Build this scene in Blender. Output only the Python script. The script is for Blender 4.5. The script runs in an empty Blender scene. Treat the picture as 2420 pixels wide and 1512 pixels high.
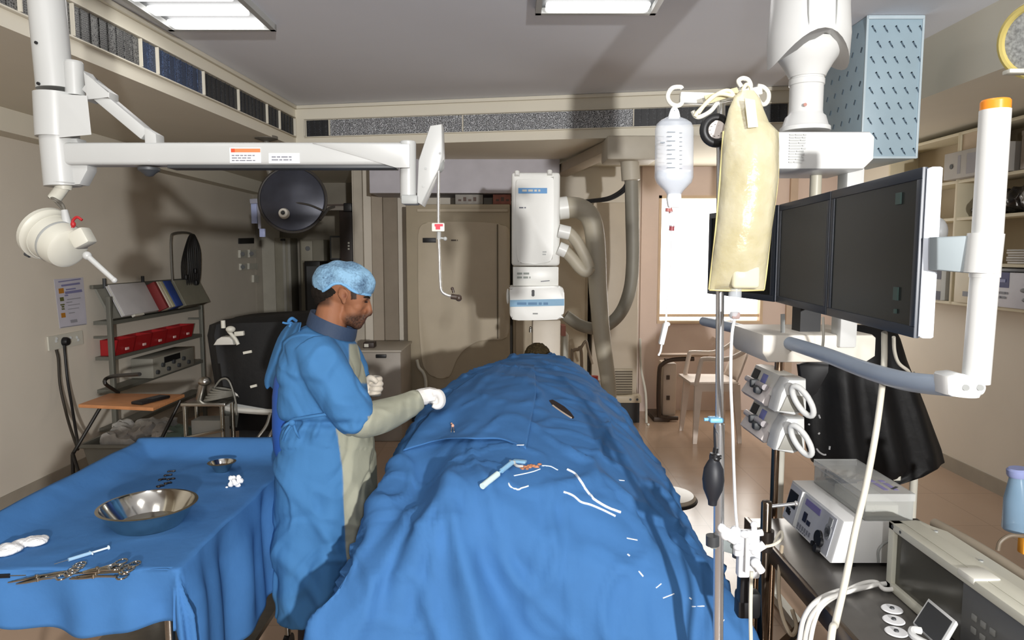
import bpy, bmesh, math, random
from mathutils import Vector, Matrix, noise
from mathutils.bvhtree import BVHTree
SC = bpy.context.scene
COL = SC.collection
V = Vector
PI = math.pi
random.seed(7)

# ------------------------------------------------------------------ camera
F, CH, PITCH = 1650.0, 1.72, math.radians(5.4)
cam_d = bpy.data.cameras.new('camera'); cam = bpy.data.objects.new('camera', cam_d); COL.objects.link(cam)
cam.location = (0, 0, CH); cam.rotation_euler = (PI/2 - PITCH, 0, 0)
cam_d.sensor_width = 36.0; cam_d.lens = F/2420*36.0; cam_d.clip_start = 0.02; cam_d.clip_end = 60
SC.camera = cam
CP = V((0, 0, CH))

def ray(px, py):
    a, b = (px-1210)/F, (756-py)/F
    return V((a, math.cos(PITCH)+b*math.sin(PITCH), -math.sin(PITCH)+b*math.cos(PITCH)))
def P(px, py, Y):                      # point seen at that pixel at forward distance Y
    d = ray(px, py); return CP + d*(Y/d.y)
def PZ(px, py, z):
    d = ray(px, py); return CP + d*((z-CH)/d.z)
def PX(px, py, x):
    d = ray(px, py); return CP + d*(x/d.x)
def on(bvh, px, py, lift=0.0):         # where that line of sight meets a built surface
    h, n, i, dist = bvh.ray_cast(CP, ray(px, py).normalized())
    if h is None: return None
    if n.dot(ray(px, py)) > 0: n = -n
    return h + n*lift

# ------------------------------------------------------------------ materials
def lin(c):
    return tuple(((x/255.0)/12.92 if x/255.0 <= 0.04045 else ((x/255.0+0.055)/1.055)**2.4) for x in c)
MATS = {}
def mat(name, rgb, rough=0.5, metal=0.0, bump=0.0, bscale=60.0, var=0.06, vscale=6.0, alpha=1.0, trans=0.0, emit=None, estr=0.0, spec=0.5, sss=0.0, sheen=0.0, coat=0.0, ior=1.45, stretch=None):
    if name in MATS: return MATS[name]
    m = bpy.data.materials.new(name); m.use_nodes = True
    nt = m.node_tree; N = nt.nodes; L = nt.links
    b = N['Principled BSDF']
    base = lin(rgb)
    tc = N.new('ShaderNodeTexCoord')
    src = tc.outputs['Object']
    if stretch:
        mp = N.new('ShaderNodeMapping'); mp.inputs['Scale'].default_value = stretch
        L.new(src, mp.inputs['Vector']); src = mp.outputs['Vector']
    nz = N.new('ShaderNodeTexNoise'); nz.inputs['Scale'].default_value = vscale; nz.inputs['Detail'].default_value = 4
    L.new(src, nz.inputs['Vector'])
    rp = N.new('ShaderNodeValToRGB')
    rp.color_ramp.elements[0].position = 0.3; rp.color_ramp.elements[1].position = 0.7
    rp.color_ramp.elements[0].color = tuple(x*(1-var) for x in base)+(1,)
    rp.color_ramp.elements[1].color = tuple(min(1, x*(1+var)) for x in base)+(1,)
    L.new(nz.outputs['Fac'], rp.inputs['Fac']); L.new(rp.outputs['Color'], b.inputs['Base Color'])
    b.inputs['Roughness'].default_value = rough; b.inputs['Metallic'].default_value = metal
    b.inputs['Specular IOR Level'].default_value = spec; b.inputs['IOR'].default_value = ior
    if alpha < 1: b.inputs['Alpha'].default_value = alpha
    if trans: b.inputs['Transmission Weight'].default_value = trans
    if sss:
        b.inputs['Subsurface Weight'].default_value = sss; b.inputs['Subsurface Radius'].default_value = (0.02, 0.01, 0.006); b.inputs['Subsurface Scale'].default_value = 0.3
    if sheen: b.inputs['Sheen Weight'].default_value = sheen
    if coat: b.inputs['Coat Weight'].default_value = coat
    if emit:
        b.inputs['Emission Color'].default_value = lin(emit)+(1,); b.inputs['Emission Strength'].default_value = estr
    if bump:
        n2 = N.new('ShaderNodeTexNoise'); n2.inputs['Scale'].default_value = bscale; n2.inputs['Detail'].default_value = 5
        L.new(src, n2.inputs['Vector'])
        bp = N.new('ShaderNodeBump'); bp.inputs['Strength'].default_value = bump; bp.inputs['Distance'].default_value = 0.01
        L.new(n2.outputs['Fac'], bp.inputs['Height']); L.new(bp.outputs['Normal'], b.inputs['Normal'])
    MATS[name] = m
    return m

def mesh_mat(name, dark, light, scale, mort=0.18, rough=0.5, metal=0.0, sq=0.5):   # woven wire: bright wires over dark openings
    m = bpy.data.materials.new(name); m.use_nodes = True; N = m.node_tree.nodes; L = m.node_tree.links; b = N['Principled BSDF']
    tc = N.new('ShaderNodeTexCoord'); vo = N.new('ShaderNodeTexVoronoi'); vo.feature = 'DISTANCE_TO_EDGE'; vo.inputs['Scale'].default_value = scale; vo.inputs['Randomness'].default_value = sq
    nz = N.new('ShaderNodeTexNoise'); nz.inputs['Scale'].default_value = 5.0
    L.new(tc.outputs['Object'], vo.inputs['Vector']); L.new(tc.outputs['Object'], nz.inputs['Vector'])
    rp = N.new('ShaderNodeValToRGB'); rp.color_ramp.elements[0].position = mort*0.5; rp.color_ramp.elements[1].position = mort
    rp.color_ramp.elements[0].color = lin(light)+(1,); rp.color_ramp.elements[1].color = lin(dark)+(1,)
    L.new(vo.outputs['Distance'], rp.inputs['Fac']); L.new(rp.outputs['Color'], b.inputs['Base Color'])
    b.inputs['Roughness'].default_value = rough; b.inputs['Metallic'].default_value = metal
    MATS[name] = m; return m

# ------------------------------------------------------------------ mesh building
def catmull(pts, sub=6):
    pts = [V(p) for p in pts]
    if len(pts) < 3 or sub <= 1: return pts
    out = []
    n = len(pts)
    for i in range(n-1):
        p0 = pts[i-1] if i > 0 else pts[0]*2-pts[1]
        p1, p2 = pts[i], pts[i+1]
        p3 = pts[i+2] if i+2 < n else pts[-1]*2-pts[-2]
        for k in range(sub):
            t = k/sub
            out.append(0.5*((2*p1)+(p2-p0)*t+(2*p0-5*p1+4*p2-p3)*t*t+(3*p1-p0-3*p2+p3)*t**3))
    out.append(pts[-1]); return out
def interp(vals, sub):
    out = []
    for i in range(len(vals)-1):
        for k in range(sub): out.append(vals[i]+(vals[i+1]-vals[i])*k/sub)
    out.append(vals[-1]); return out
def frame(d):
    d = d.normalized(); up = V((0, 0, 1)) if abs(d.z) < 0.9 else V((0, 1, 0))
    x = d.cross(up).normalized(); y = x.cross(d).normalized(); return x, y, d

class MB:
    def __init__(s): s.bm = bmesh.new()
    def _ring(s, c, x, y, rx, ry, n): return [s.bm.verts.new(c + x*(rx*math.cos(2*PI*i/n)) + y*(ry*math.sin(2*PI*i/n))) for i in range(n)]
    def _skin(s, rings, cap=True, closed=False):
        n = len(rings[0])
        for a, b in zip(rings, rings[1:]+([rings[0]] if closed else [])):
            for i in range(n):
                try: s.bm.faces.new((a[i], a[(i+1) % n], b[(i+1) % n], b[i]))
                except ValueError: pass
        if cap and not closed:
            try:
                s.bm.faces.new(list(reversed(rings[0]))); s.bm.faces.new(rings[-1])
            except ValueError: pass
        return s
    def box(s, c, size, R=None, bev=0.0, seg=2):
        R = R or Matrix.Identity(3); c = V(c)
        vs = [s.bm.verts.new(c + R @ V((sx*size[0]/2, sy*size[1]/2, sz*size[2]/2))) for sx in (-1, 1) for sy in (-1, 1) for sz in (-1, 1)]
        fs = [s.bm.faces.new([vs[i] for i in f]) for f in ((0,1,3,2),(4,6,7,5),(0,4,5,1),(2,3,7,6),(0,2,6,4),(1,5,7,3))]
        if bev:
            es = list({e for f in fs for e in f.edges})
            bmesh.ops.bevel(s.bm, geom=es, offset=bev, segments=seg, affect='EDGES', profile=0.5)
        return s
    def bb(s, p0, p1, bev=0.0, seg=2):
        p0, p1 = V(p0), V(p1)
        return s.box((p0+p1)/2, [abs(a) for a in (p1-p0)], None, bev, seg)
    def bar(s, a, b, w, h, bev=0.0, up=V((0,0,1))):      # a rectangular bar from a to b, w across, h along up
        a, b = V(a), V(b); d = (b-a); L = d.length; d.normalize()
        x = d.cross(up)
        if x.length < 1e-4: x = V((1,0,0))
        x.normalize(); u = x.cross(d)
        R = Matrix((x, d, u)).transposed()
        return s.box((a+b)/2, (w, L, h), R, bev)
    def cyl(s, a, b, r, r2=None, n=20):
        a, b = V(a), V(b); x, y, d = frame(b-a); r2 = r if r2 is None else r2
        return s._skin([s._ring(a, x, y, r, r, n), s._ring(b, x, y, r2, r2, n)])
    def tube(s, pts, r, n=10, sub=6, closed=False):
        P_ = catmull(pts, sub)
        rs = [r]*len(P_) if not isinstance(r, (list, tuple)) else interp(list(r), max(1, sub if len(pts) > 2 else 1))
        rings = []; x = None
        for i, p in enumerate(P_):
            d = (P_[min(i+1, len(P_)-1)]-P_[max(i-1, 0)])
            if d.length < 1e-9: d = V((0,0,1))
            d.normalize()
            if x is None: x, y, _ = frame(d)
            else:
                x = (x - d*x.dot(d)).normalized()
            y = d.cross(x)
            rings.append(s._ring(p, x, y, rs[i], rs[i], n))
        return s._skin(rings, True, closed)
    def torus(s, c, axis, R, r, n=28, m=10, sx=1.0, sy=1.0):
        x, y, d = frame(V(axis)); c = V(c); rings = []
        for i in range(n):
            a = 2*PI*i/n; dr = (x*math.cos(a)*sx+y*math.sin(a)*sy)
            rings.append([s.bm.verts.new(c+dr*R+dr.normalized()*(r*math.cos(2*PI*k/m))+d*(r*math.sin(2*PI*k/m))) for k in range(m)])
        return s._skin(rings, False, True)
    def lathe(s, o, axis, prof, n=32, cap=True):
        x, y, d = frame(V(axis)); o = V(o)
        return s._skin([s._ring(o+d*h, x, y, max(r, 1e-4), max(r, 1e-4), n) for r, h in prof], cap)
    def ell(s, c, r, R=None, n=20, m=12):
        R = R or Matrix.Identity(3); c = V(c); rings = []
        for j in range(1, m):
            t = PI*j/m
            rings.append([s.bm.verts.new(c+R @ V((r[0]*math.sin(t)*math.cos(2*PI*i/n), r[1]*math.sin(t)*math.sin(2*PI*i/n), r[2]*math.cos(t)))) for i in range(n)])
        s._skin(rings, False)
        for ring, z in ((rings[0], r[2]), (rings[-1], -r[2])):
            v = s.bm.verts.new(c+R @ V((0, 0, z)))
            for i in range(n): s.bm.faces.new((ring[i], ring[(i+1) % n], v))
        return s
    def prism(s, pts, ex, bev=0.0):
        ex = V(ex)
        a = [s.bm.verts.new(V(p)) for p in pts]; b = [s.bm.verts.new(V(p)+ex) for p in pts]
        n = len(a); fs = [s.bm.faces.new(a), s.bm.faces.new(list(reversed(b)))]
        for i in range(n): fs.append(s.bm.faces.new((a[i], b[i], b[(i+1) % n], a[(i+1) % n])))
        if bev:
            es = list({e for f in fs[:2] for e in f.edges})
            bmesh.ops.bevel(s.bm, geom=es, offset=bev, segments=2, affect='EDGES', profile=0.5)
        return s
    def loft(s, rings, cap=True):
        return s._skin([[s.bm.verts.new(V(p)) for p in r] for r in rings], cap)
    def sheet(s, rows):                                   # open grid
        g = [[s.bm.verts.new(V(p)) for p in r] for r in rows]
        for a, b in zip(g, g[1:]):
            for i in range(len(a)-1): s.bm.faces.new((a[i], a[i+1], b[i+1], b[i]))
        return s
    def mesh(s, name, recalc=True):
        if recalc: bmesh.ops.recalc_face_normals(s.bm, faces=s.bm.faces)
        me = bpy.data.meshes.new(name); s.bm.to_mesh(me); s.bm.free(); return me
    def build(s, name, m, parent=None, label=None, angle=38, recalc=True):
        return finish(s.mesh(name, recalc), name, m, parent, label, angle)

def root_loc(o):
    while o.parent: o = o.parent
    return o.location
def finish(me, name, m, parent=None, label=None, angle=38):
    for p in me.polygons: p.use_smooth = True
    me.set_sharp_from_angle(angle=math.radians(angle))
    for mm in (m if isinstance(m, (list, tuple)) else [m]): me.materials.append(mm)
    me.name = name
    o = bpy.data.objects.new(name, me); COL.objects.link(o)
    if parent is not None:
        off = root_loc(parent); o.parent = parent
    else:
        xs = [v.co for v in me.vertices]
        lo = V([min(c[i] for c in xs) for i in range(3)]); hi = V([max(c[i] for c in xs) for i in range(3)])
        off = V(((lo.x+hi.x)/2, (lo.y+hi.y)/2, lo.z)); o.location = off
    me.transform(Matrix.Translation(-off))
    if label: o['label'] = label
    return o
def thing(name, label, cat, loc, group=None):
    o = bpy.data.objects.new(name, None); COL.objects.link(o); o.empty_display_size = 0.05
    o.location = loc; o['label'] = label; o['category'] = cat
    if group: o['group'] = group
    return o
def tag(o, label, cat, group=None):
    o['label'] = label; o['category'] = cat
    if group: o['group'] = group
    return o
def struct(o):
    o['kind'] = 'structure'; return o
def dup(root, delta, label=None, group=None, rz=0.0):
    r = root.copy(); COL.objects.link(r); r.location = root.location + V(delta); r.rotation_euler = (0, 0, rz)
    if label: r['label'] = label
    if group: r['group'] = group
    for ch in list(root.children):
        c = ch.copy(); COL.objects.link(c); c.parent = r
        for g in list(ch.children):
            d = g.copy(); COL.objects.link(d); d.parent = c
    return r
def remesh(mb, voxel, smooth=4, fac=0.5):
    me = mb.mesh('tmp'); o = bpy.data.objects.new('tmp', me); COL.objects.link(o)
    r = o.modifiers.new('r', 'REMESH'); r.mode = 'VOXEL'; r.voxel_size = voxel
    if smooth:
        k = o.modifiers.new('s', 'SMOOTH'); k.iterations = smooth; k.factor = fac
    bpy.context.view_layer.update()
    dg = bpy.context.evaluated_depsgraph_get()
    out = bpy.data.meshes.new_from_object(o.evaluated_get(dg))
    bpy.data.objects.remove(o); bpy.data.meshes.remove(me)
    return out
def bvh_of(objs):
    vs, fs = [], []
    for o in objs:
        off = root_loc(o) if o.parent else o.location
        b = len(vs); vs += [v.co+off for v in o.data.vertices]; fs += [[b+i for i in p.vertices] for p in o.data.polygons]
    return BVHTree.FromPolygons(vs, fs)
def nz(p, s, seed=0.0): return noise.noise(V(p)*s+V((seed, seed*1.7, -seed)))
def ridge(p, s, seed=0.0): return 1-abs(noise.noise(V(p)*s+V((seed, seed*1.3, seed*0.7))))*2
def Rz(a): return Matrix.Rotation(a, 3, 'Z')
def axes(x, z):
    x = V(x).normalized(); z = V(z); z = (z-x*z.dot(x)).normalized(); return Matrix((x, z.cross(x), z)).transposed()
def script_rows(mb, o, u, v, w, h, rows, seed, th=0.0006, fill=0.9, words=(2, 5)):   # fine print too small to read: rows of short dashes
    rnd = random.Random(seed); u = V(u).normalized(); v = V(v).normalized(); n = u.cross(v)
    R = Matrix((u, v, n)).transposed(); lh = h/rows
    for r in range(rows):
        x = 0.0; end = w*(fill-0.25*rnd.random())
        while x < end:
            l = lh*rnd.uniform(*words)*0.5; l = min(l, end-x)
            if l > lh*0.2: mb.box(V(o)+u*(x+l/2)+v*(h-lh*(r+0.5)), (l, lh*0.5, th), R)
            x += l+lh*0.35
    return mb

# palette
WHITE = mat('dim_white_enamel', (174, 175, 173), 0.35, var=0.02)  # toned down: the weaker light at left is put into this white
WHITE2 = mat('lit_white_enamel', (206, 207, 205), 0.35, var=0.02)  # same enamel for the right side, stronger light put into its colour
OFFWH = mat('warm_white_plastic', (204, 202, 190), 0.45, var=0.04)
GREYP = mat('grey_plastic', (150, 152, 150), 0.5)
DGREY = mat('dark_grey_plastic', (60, 62, 64), 0.5)
BLACK = mat('black_plastic', (22, 22, 24), 0.45)
CHROME = mat('chrome', (215, 216, 218), 0.22, 0.85, var=0.02)
STEEL = mat('brushed_steel', (170, 168, 162), 0.28, 1.0, var=0.08, vscale=30, stretch=(1, 1, 12))
DSTEEL = mat('dark_steel', (92, 88, 84), 0.3, 1.0, var=0.12)
WALLM = mat('wall_paint_beige', (218, 210, 196), 0.75, bump=0.04, bscale=220, var=0.03, vscale=2)
SOFM = mat('soffit_paint_cream', (222, 216, 200), 0.8, bump=0.03, bscale=200, var=0.02, vscale=2)
CEILM = mat('ceiling_paint_white', (234, 237, 245), 0.85, bump=0.03, bscale=200, var=0.015, vscale=1.5)
PINKM = mat('wall_paint_pinkish', (214, 194, 182), 0.7, bump=0.04, bscale=200, var=0.03, vscale=2)
def cloth(name, rgb, sc=4.5, dist=0.022, stren=0.55):      # woven cloth: creases from ridged noise plus a fine weave
    m = mat(name, rgb, 0.82, var=0.05, vscale=9, spec=0.2); N = m.node_tree.nodes; L = m.node_tree.links; b = N['Principled BSDF']
    tc = [n for n in N if n.type == 'TEX_COORD'][0]
    wn = N.new('ShaderNodeTexNoise'); wn.inputs['Scale'].default_value = 3.0; L.new(tc.outputs['Object'], wn.inputs['Vector'])
    mx = N.new('ShaderNodeVectorMath'); mx.operation = 'MULTIPLY_ADD'; mx.inputs[1].default_value = (0.35, 0.35, 0.35)
    L.new(wn.outputs['Color'], mx.inputs[0]); L.new(tc.outputs['Object'], mx.inputs[2])
    r = N.new('ShaderNodeTexNoise'); r.noise_type = 'RIDGED_MULTIFRACTAL'; r.normalize = True
    r.inputs['Scale'].default_value = sc; r.inputs['Detail'].default_value = 2.0; r.inputs['Roughness'].default_value = 0.45
    L.new(mx.outputs[0], r.inputs['Vector'])
    b1 = N.new('ShaderNodeBump'); b1.inputs['Strength'].default_value = stren; b1.inputs['Distance'].default_value = dist
    L.new(r.outputs['Fac'], b1.inputs['Height'])
    f = N.new('ShaderNodeTexNoise'); f.inputs['Scale'].default_value = 45.0; f.inputs['Detail'].default_value = 4; L.new(tc.outputs['Object'], f.inputs['Vector'])
    b2 = N.new('ShaderNodeBump'); b2.inputs['Strength'].default_value = 0.10; b2.inputs['Distance'].default_value = 0.01
    L.new(f.outputs['Fac'], b2.inputs['Height']); L.new(b1.outputs['Normal'], b2.inputs['Normal']); L.new(b2.outputs['Normal'], b.inputs['Normal'])
    return m
BLUE = cloth('blue_drape_cloth', (63, 110, 163))
INK = mat('grey_print', (120, 122, 130), 0.6)
INKB = mat('blue_print', (60, 70, 130), 0.6)
# ================================================================== THE ROOM
XL, XR, YB, YN = -3.4, 3.5, 7.6, -4.4
ZC, ZS = 3.0, 2.65
def slab(name, p0, p1, m): return struct(MB().bb(p0, p1).build(name, m))

fl = bpy.data.materials.new('floor_vinyl'); fl.use_nodes = True
N = fl.node_tree.nodes; L = fl.node_tree.links; b = N['Principled BSDF']
tc = N.new('ShaderNodeTexCoord'); br = N.new('ShaderNodeTexBrick'); br.offset = 0.0
br.inputs['Scale'].default_value = 1.0; br.inputs['Brick Width'].default_value = 0.6; br.inputs['Row Height'].default_value = 0.6; br.inputs['Mortar Size'].default_value = 0.004
br.inputs['Color1'].default_value = lin((186, 160, 138))+(1,); br.inputs['Color2'].default_value = lin((182, 156, 134))+(1,); br.inputs['Mortar'].default_value = lin((170, 146, 126))+(1,)
L.new(tc.outputs['Object'], br.inputs['Vector']); L.new(br.outputs['Color'], b.inputs['Base Color'])
nn = N.new('ShaderNodeTexNoise'); nn.inputs['Scale'].default_value = 14; L.new(tc.outputs['Object'], nn.inputs['Vector'])
rr = N.new('ShaderNodeMapRange'); rr.inputs['To Min'].default_value = 0.16; rr.inputs['To Max'].default_value = 0.26
L.new(nn.outputs['Fac'], rr.inputs['Value']); L.new(rr.outputs['Result'], b.inputs['Roughness'])
slab('floor', (XL-0.1, YN, -0.1), (XR+0.1, 9.4, 0), fl)
slab('ceiling', (XL-0.1, YN, ZC), (XR+0.1, 9.4, ZC+0.1), CEILM)
slab('wall_left', (XL-0.1, YN, 0), (XL, 9.4, ZC), WALLM)
slab('wall_right', (XR, YN, 0), (XR+0.1, 9.4, ZC), WALLM)
slab('wall_near', (XL-0.1, YN-0.1, 0), (XR+0.1, YN, ZC), mat('near_wall_bounce_cut', (104, 98, 92), 0.8))  # unseen wall, its colour darkened to cut bounced light
slab('wall_far', (XL-0.1, 9.3, 0), (-1.6, 9.4, ZC), mat('recess_paint_grey', (140, 134, 122), 0.8))
slab('baseboard_left', (XL, YN, 0), (XL+0.012, 9.3, 0.11), mat('skirting_beige', (160, 152, 138), 0.6))
slab('baseboard_right', (XR-0.012, YN, 0), (XR, YB, 0.11), mat('skirting_beige', (160, 152, 138), 0.6))
# back wall with a bright window opening on the right
wx0, wx1 = PX(1557, 600, 1).x, 0
wa, wb = P(1557, 462, YB), P(1800, 764, YB)
slab('wall_back', (-1.72, YB, 0), (1.38, YB+0.12, ZC), WALLM)
pb = MB()
pb.bb((1.38, YB, 0), (wa.x, YB+0.12, ZC)); pb.bb((wb.x, YB, 0), (XR, YB+0.12, ZC))
pb.bb((wa.x, YB, wa.z), (wb.x, YB+0.12, ZC)); pb.bb((wa.x, YB, 0), (wb.x, YB+0.12, wb.z))
struct(pb.build('wall_back_right', PINKM))
slab('wall_return', (-1.72, YB, 0), (-1.6, 9.4, ZC), WALLM)
wf = MB(); t = 0.03
for p0, p1 in (((wa.x, YB-0.02, wa.z-t), (wb.x, YB+0.1, wa.z)), ((wa.x, YB-0.03, wb.z), (wb.x, YB+0.1, wb.z+t)), ((wa.x, YB-0.02, wb.z), (wa.x+t, YB+0.1, wa.z)), ((wb.x-t, YB-0.02, wb.z), (wb.x, YB+0.1, wa.z))): wf.bb(p0, p1)
wf.bb((wa.x, YB+0.02, wb.z+0.07), (wb.x, YB+0.05, wb.z+0.1))
struct(wf.build('window_1', mat('window_frame_tan', (205, 180, 150), 0.5)))
wp = MB().bb((wa.x-.02, YB+0.07, wb.z-.02), (wb.x+.02, YB+0.08, wa.z+.02)).build('window_2', mat('bright_daylit_pane', (255, 255, 255), 0.3, emit=(255, 253, 248), estr=3.2))
struct(wp)
for x0, x1, nm in ((1515, 1557, 'trim_1'),):
    a, c = P(x0, 480, YB), P(x1, 480, YB)
    slab(nm, (a.x, YB-0.05, 0), (c.x-0.01, YB, ZS), PINKM)
slab('trim_2', (wb.x+0.25, YB-0.04, 0), (wb.x+0.33, YB, ZS), mat('corner_bead_tan', (190, 168, 148), 0.6))
# piers on the back wall's left part; the darkest paints a shadow stripe
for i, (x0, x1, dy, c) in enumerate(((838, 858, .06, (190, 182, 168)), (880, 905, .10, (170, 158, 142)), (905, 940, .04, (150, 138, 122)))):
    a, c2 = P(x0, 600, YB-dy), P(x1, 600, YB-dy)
    slab('trim_%d' % (3+i), (a.x, YB-dy, 0), (c2.x, YB, ZS), mat('pier_and_shadow_%d' % i, c, 0.7))

# recessed ceiling: soffits round a raised tray
ca = PZ(697, 250, ZC); cb = PZ(1840, 205, ZC); dv = (cb-ca); cb = ca + dv*((2.47-ca.x)/dv.x)
cl = PZ(255, 0, ZC); dl = (cl-ca); cl = ca + dl*((YN-ca.y)/dl.y)
def soffit(name, pts): return struct(MB().prism([(p[0], p[1], ZS) for p in pts], (0, 0, ZC-ZS)).build(name, SOFM))
soffit('trim_6', [(XL, YN), (cl.x, YN), (ca.x, ca.y), (XL, ca.y)])
soffit('trim_7', [(XL, ca.y), (ca.x, ca.y), (cb.x, cb.y), (XR, cb.y), (XR, YB), (-1.72, YB), (-1.72, 9.3), (XL, 9.3)])
soffit('trim_8', [(2.47, YN), (XR, YN), (XR, cb.y), (2.47, cb.y)])
# small cove mouldings along the tray edge and soffit foot
def mould(name, a, c, z, inward, w=0.025, h=0.03):
    a, c = V((a[0], a[1], z)), V((c[0], c[1], z)); iv = V(inward).normalized()*w*0.5
    return struct(MB().bar(a+iv, c+iv, w, h, 0.006).build(name, SOFM))
nl = V((dl.y, -dl.x, 0)).normalized(); nl = nl if nl.x > 0 else -nl
nb = V((dv.y, -dv.x, 0)).normalized(); nb = nb if nb.y < 0 else -nb
mould('trim_9', cl, ca, ZC-0.016, nl); mould('trim_10', ca, cb, ZC-0.016, nb)
# dropped beam on the left wall and boxing above the cabinets
slab('trim_11', (XL, YN, 2.5), (XL+0.16, 9.3, ZS), SOFM)
lilac = mat('lilac_grey_panel', (190, 187, 194), 0.6)
a, c = P(872, 350, 7.0), P(1322, 456, 7.0)
slab('trim_12', (a.x, 7.0, c.z), (c.x, YB, ZS), lilac)

# ---------------------------------------------------------------- slot vents in the soffit faces
MESHG = mesh_mat('vent_wire_lit', (40, 40, 42), (118, 118, 116), 95, 0.16)  # paler wire: reflected light put into the colour of the near panels
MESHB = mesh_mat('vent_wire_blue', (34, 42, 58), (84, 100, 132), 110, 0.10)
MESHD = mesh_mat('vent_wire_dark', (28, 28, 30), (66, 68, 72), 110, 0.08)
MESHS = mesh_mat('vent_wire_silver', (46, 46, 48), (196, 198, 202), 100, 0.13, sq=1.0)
def vent(label, a, d, n, s0, s1, z0, z1, divs, mats):
    d = d.normalized(); n = n.normalized(); t = thing('air_vent', label, 'vent', a+d*((s0+s1)/2)+V((0, 0, z0-a.z)))
    R = Matrix((d, n.cross(d)*-1 if n.cross(d).z < 0 else n.cross(d), n)).transposed()
    R = Matrix((d, V((0, 0, 1)), d.cross(V((0, 0, 1))))).transposed()
    h = z1-z0
    fr = MB()
    for z in (z0-0.008, z1+0.008): fr.box(a+d*((s0+s1)/2)+V((0, 0, z-a.z))+n*0.012, (s1-s0+0.02, 0.008, 0.026), R, 0.002)
    for s in (s0-0.008, s1+0.008): fr.box(a+d*s+V((0, 0, (z0+z1)/2-a.z))+n*0.012, (0.010, h, 0.026), R, 0.002)
    fr.build('frame', SOFM, t)
    for s in divs: MB().box(a+d*s+V((0, 0, (z0+z1)/2-a.z))+n*0.012, (0.008, h, 0.022), R).build('divider', SOFM, t)
    ed = [s0]+list(divs)+[s1]
    for i in range(len(ed)-1):
        mm = mats[min(i, len(mats)-1)]
        g = MB(); g.box(a+d*((ed[i]+ed[i+1])/2)+V((0, 0, (z0+z1)/2-a.z))+n*0.004, (ed[i+1]-ed[i]-0.01, h, 0.004), R)
        k = int((ed[i+1]-ed[i])/0.06)
        for j in range(1, k): g.box(a+d*(ed[i]+(ed[i+1]-ed[i])*j/k)+V((0, 0, (z0+z1)/2-a.z))+n*0.008, (0.003, h, 0.008), R)
        g.build('grille', mm, t)
    return t
dn = -dl.normalized()
if dn.y > 0: dn = -dn
def sL(px, py):                       # distance along the left face for a sight line
    d = ray(px, py); nn = nl
    tt = (ca-CP).dot(nn)/d.dot(nn); return (CP+d*tt-ca).dot(dn)
sl = [sL(x, y) for x, y in ((676, 295), (657, 283), (627, 268), (559, 232), (476, 190), (367, 155), (327, 130), (165, 60), (40, 20))]
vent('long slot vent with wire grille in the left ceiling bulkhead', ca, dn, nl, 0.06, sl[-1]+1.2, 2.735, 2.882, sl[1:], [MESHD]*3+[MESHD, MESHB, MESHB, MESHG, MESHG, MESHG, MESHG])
vent('long slot vent with silvery mesh in the far ceiling bulkhead', ca, dv.normalized(), nb, 0.10, dv.normalized().dot(cb-ca)-0.35, 2.735, 2.87, [0.32, 1.5, 2.9], [MESHD, MESHS, MESHS, MESHD])

# ---------------------------------------------------------------- ceiling lights
TUBE = mat('lit_tube_diffuser', (255, 255, 255), 0.4, emit=(255, 253, 250), estr=6)
def troffer(label, x0, x1, y0, y1, strips):
    t = thing('ceiling_light', label, 'ceiling light', ((x0+x1)/2, (y0+y1)/2, ZC-0.05), 'fluorescent ceiling lights')
    f = MB(); w = 0.03
    f.bb((x0, y0, ZC-0.035), (x1, y0+w, ZC)); f.bb((x0, y1-w, ZC-0.035), (x1, y1, ZC)); f.bb((x0, y0, ZC-0.035), (x0+w, y1, ZC)); f.bb((x1-w, y0, ZC-0.035), (x1, y1, ZC))
    f.build('frame', WHITE, t)
    MB().bb((x0+w, y0+w, ZC-0.006), (x1-w, y1-w, ZC-0.001)).build('reflector', mat('reflector_grey', (84, 86, 88), 0.5), t)
    for ys in strips: MB().bb((x0+0.05, ys-0.048, ZC-0.04), (x1-0.05, ys+0.048, ZC-0.012), 0.012).build('tube', TUBE, t)
    return t
q0, q1 = PZ(380, 62, ZC), PZ(615, 50, ZC)
troffer('bright twin tube ceiling light beside the left bulkhead', q0.x+0.06, q0.x+0.66, q0.y-0.66, q0.y-0.02, (q0.y-0.12, q0.y-0.33, q0.y-0.54))
q2, q3 = PZ(1265, 20, ZC), PZ(1552, 14, ZC)
troffer('ceiling light cut by the top of the picture, above the middle', q2.x, q3.x, q2.y-0.62, q2.y, (q2.y-0.1, q2.y-0.3, q2.y-0.5))
for i, (x, y) in enumerate(((-1.35, 1.1), (0.45, 1.2), (-1.35, -1.2), (0.9, -1.3))):
    pass
# ================================================================== PATIENT TABLE, PATIENT, DRAPES
# hidden bed under the sheet
bed = thing('operating_table', 'operating table under the blue patient drape, only its pale base showing', 'operating table', (0.05, 3.2, 0))
MB().bb((-0.24, 2.2, 0.74), (0.42, 4.4, 0.80), 0.02).build('mattress_top', BLACK, bed)
MB().bb((-0.2, 2.25, 0.68), (0.36, 4.4, 0.74)).build('table_frame', STEEL, bed)
MB().bb((-0.06, 2.75, 0.1), (0.22, 3.5, 0.68), 0.03).build('pedestal', OFFWH, bed)
MB().bb((-0.42, 2.0, 0.0), (0.40, 3.6, 0.1), 0.03).build('floor_base', mat('base_grey', (150, 150, 140), 0.5), bed)
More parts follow.
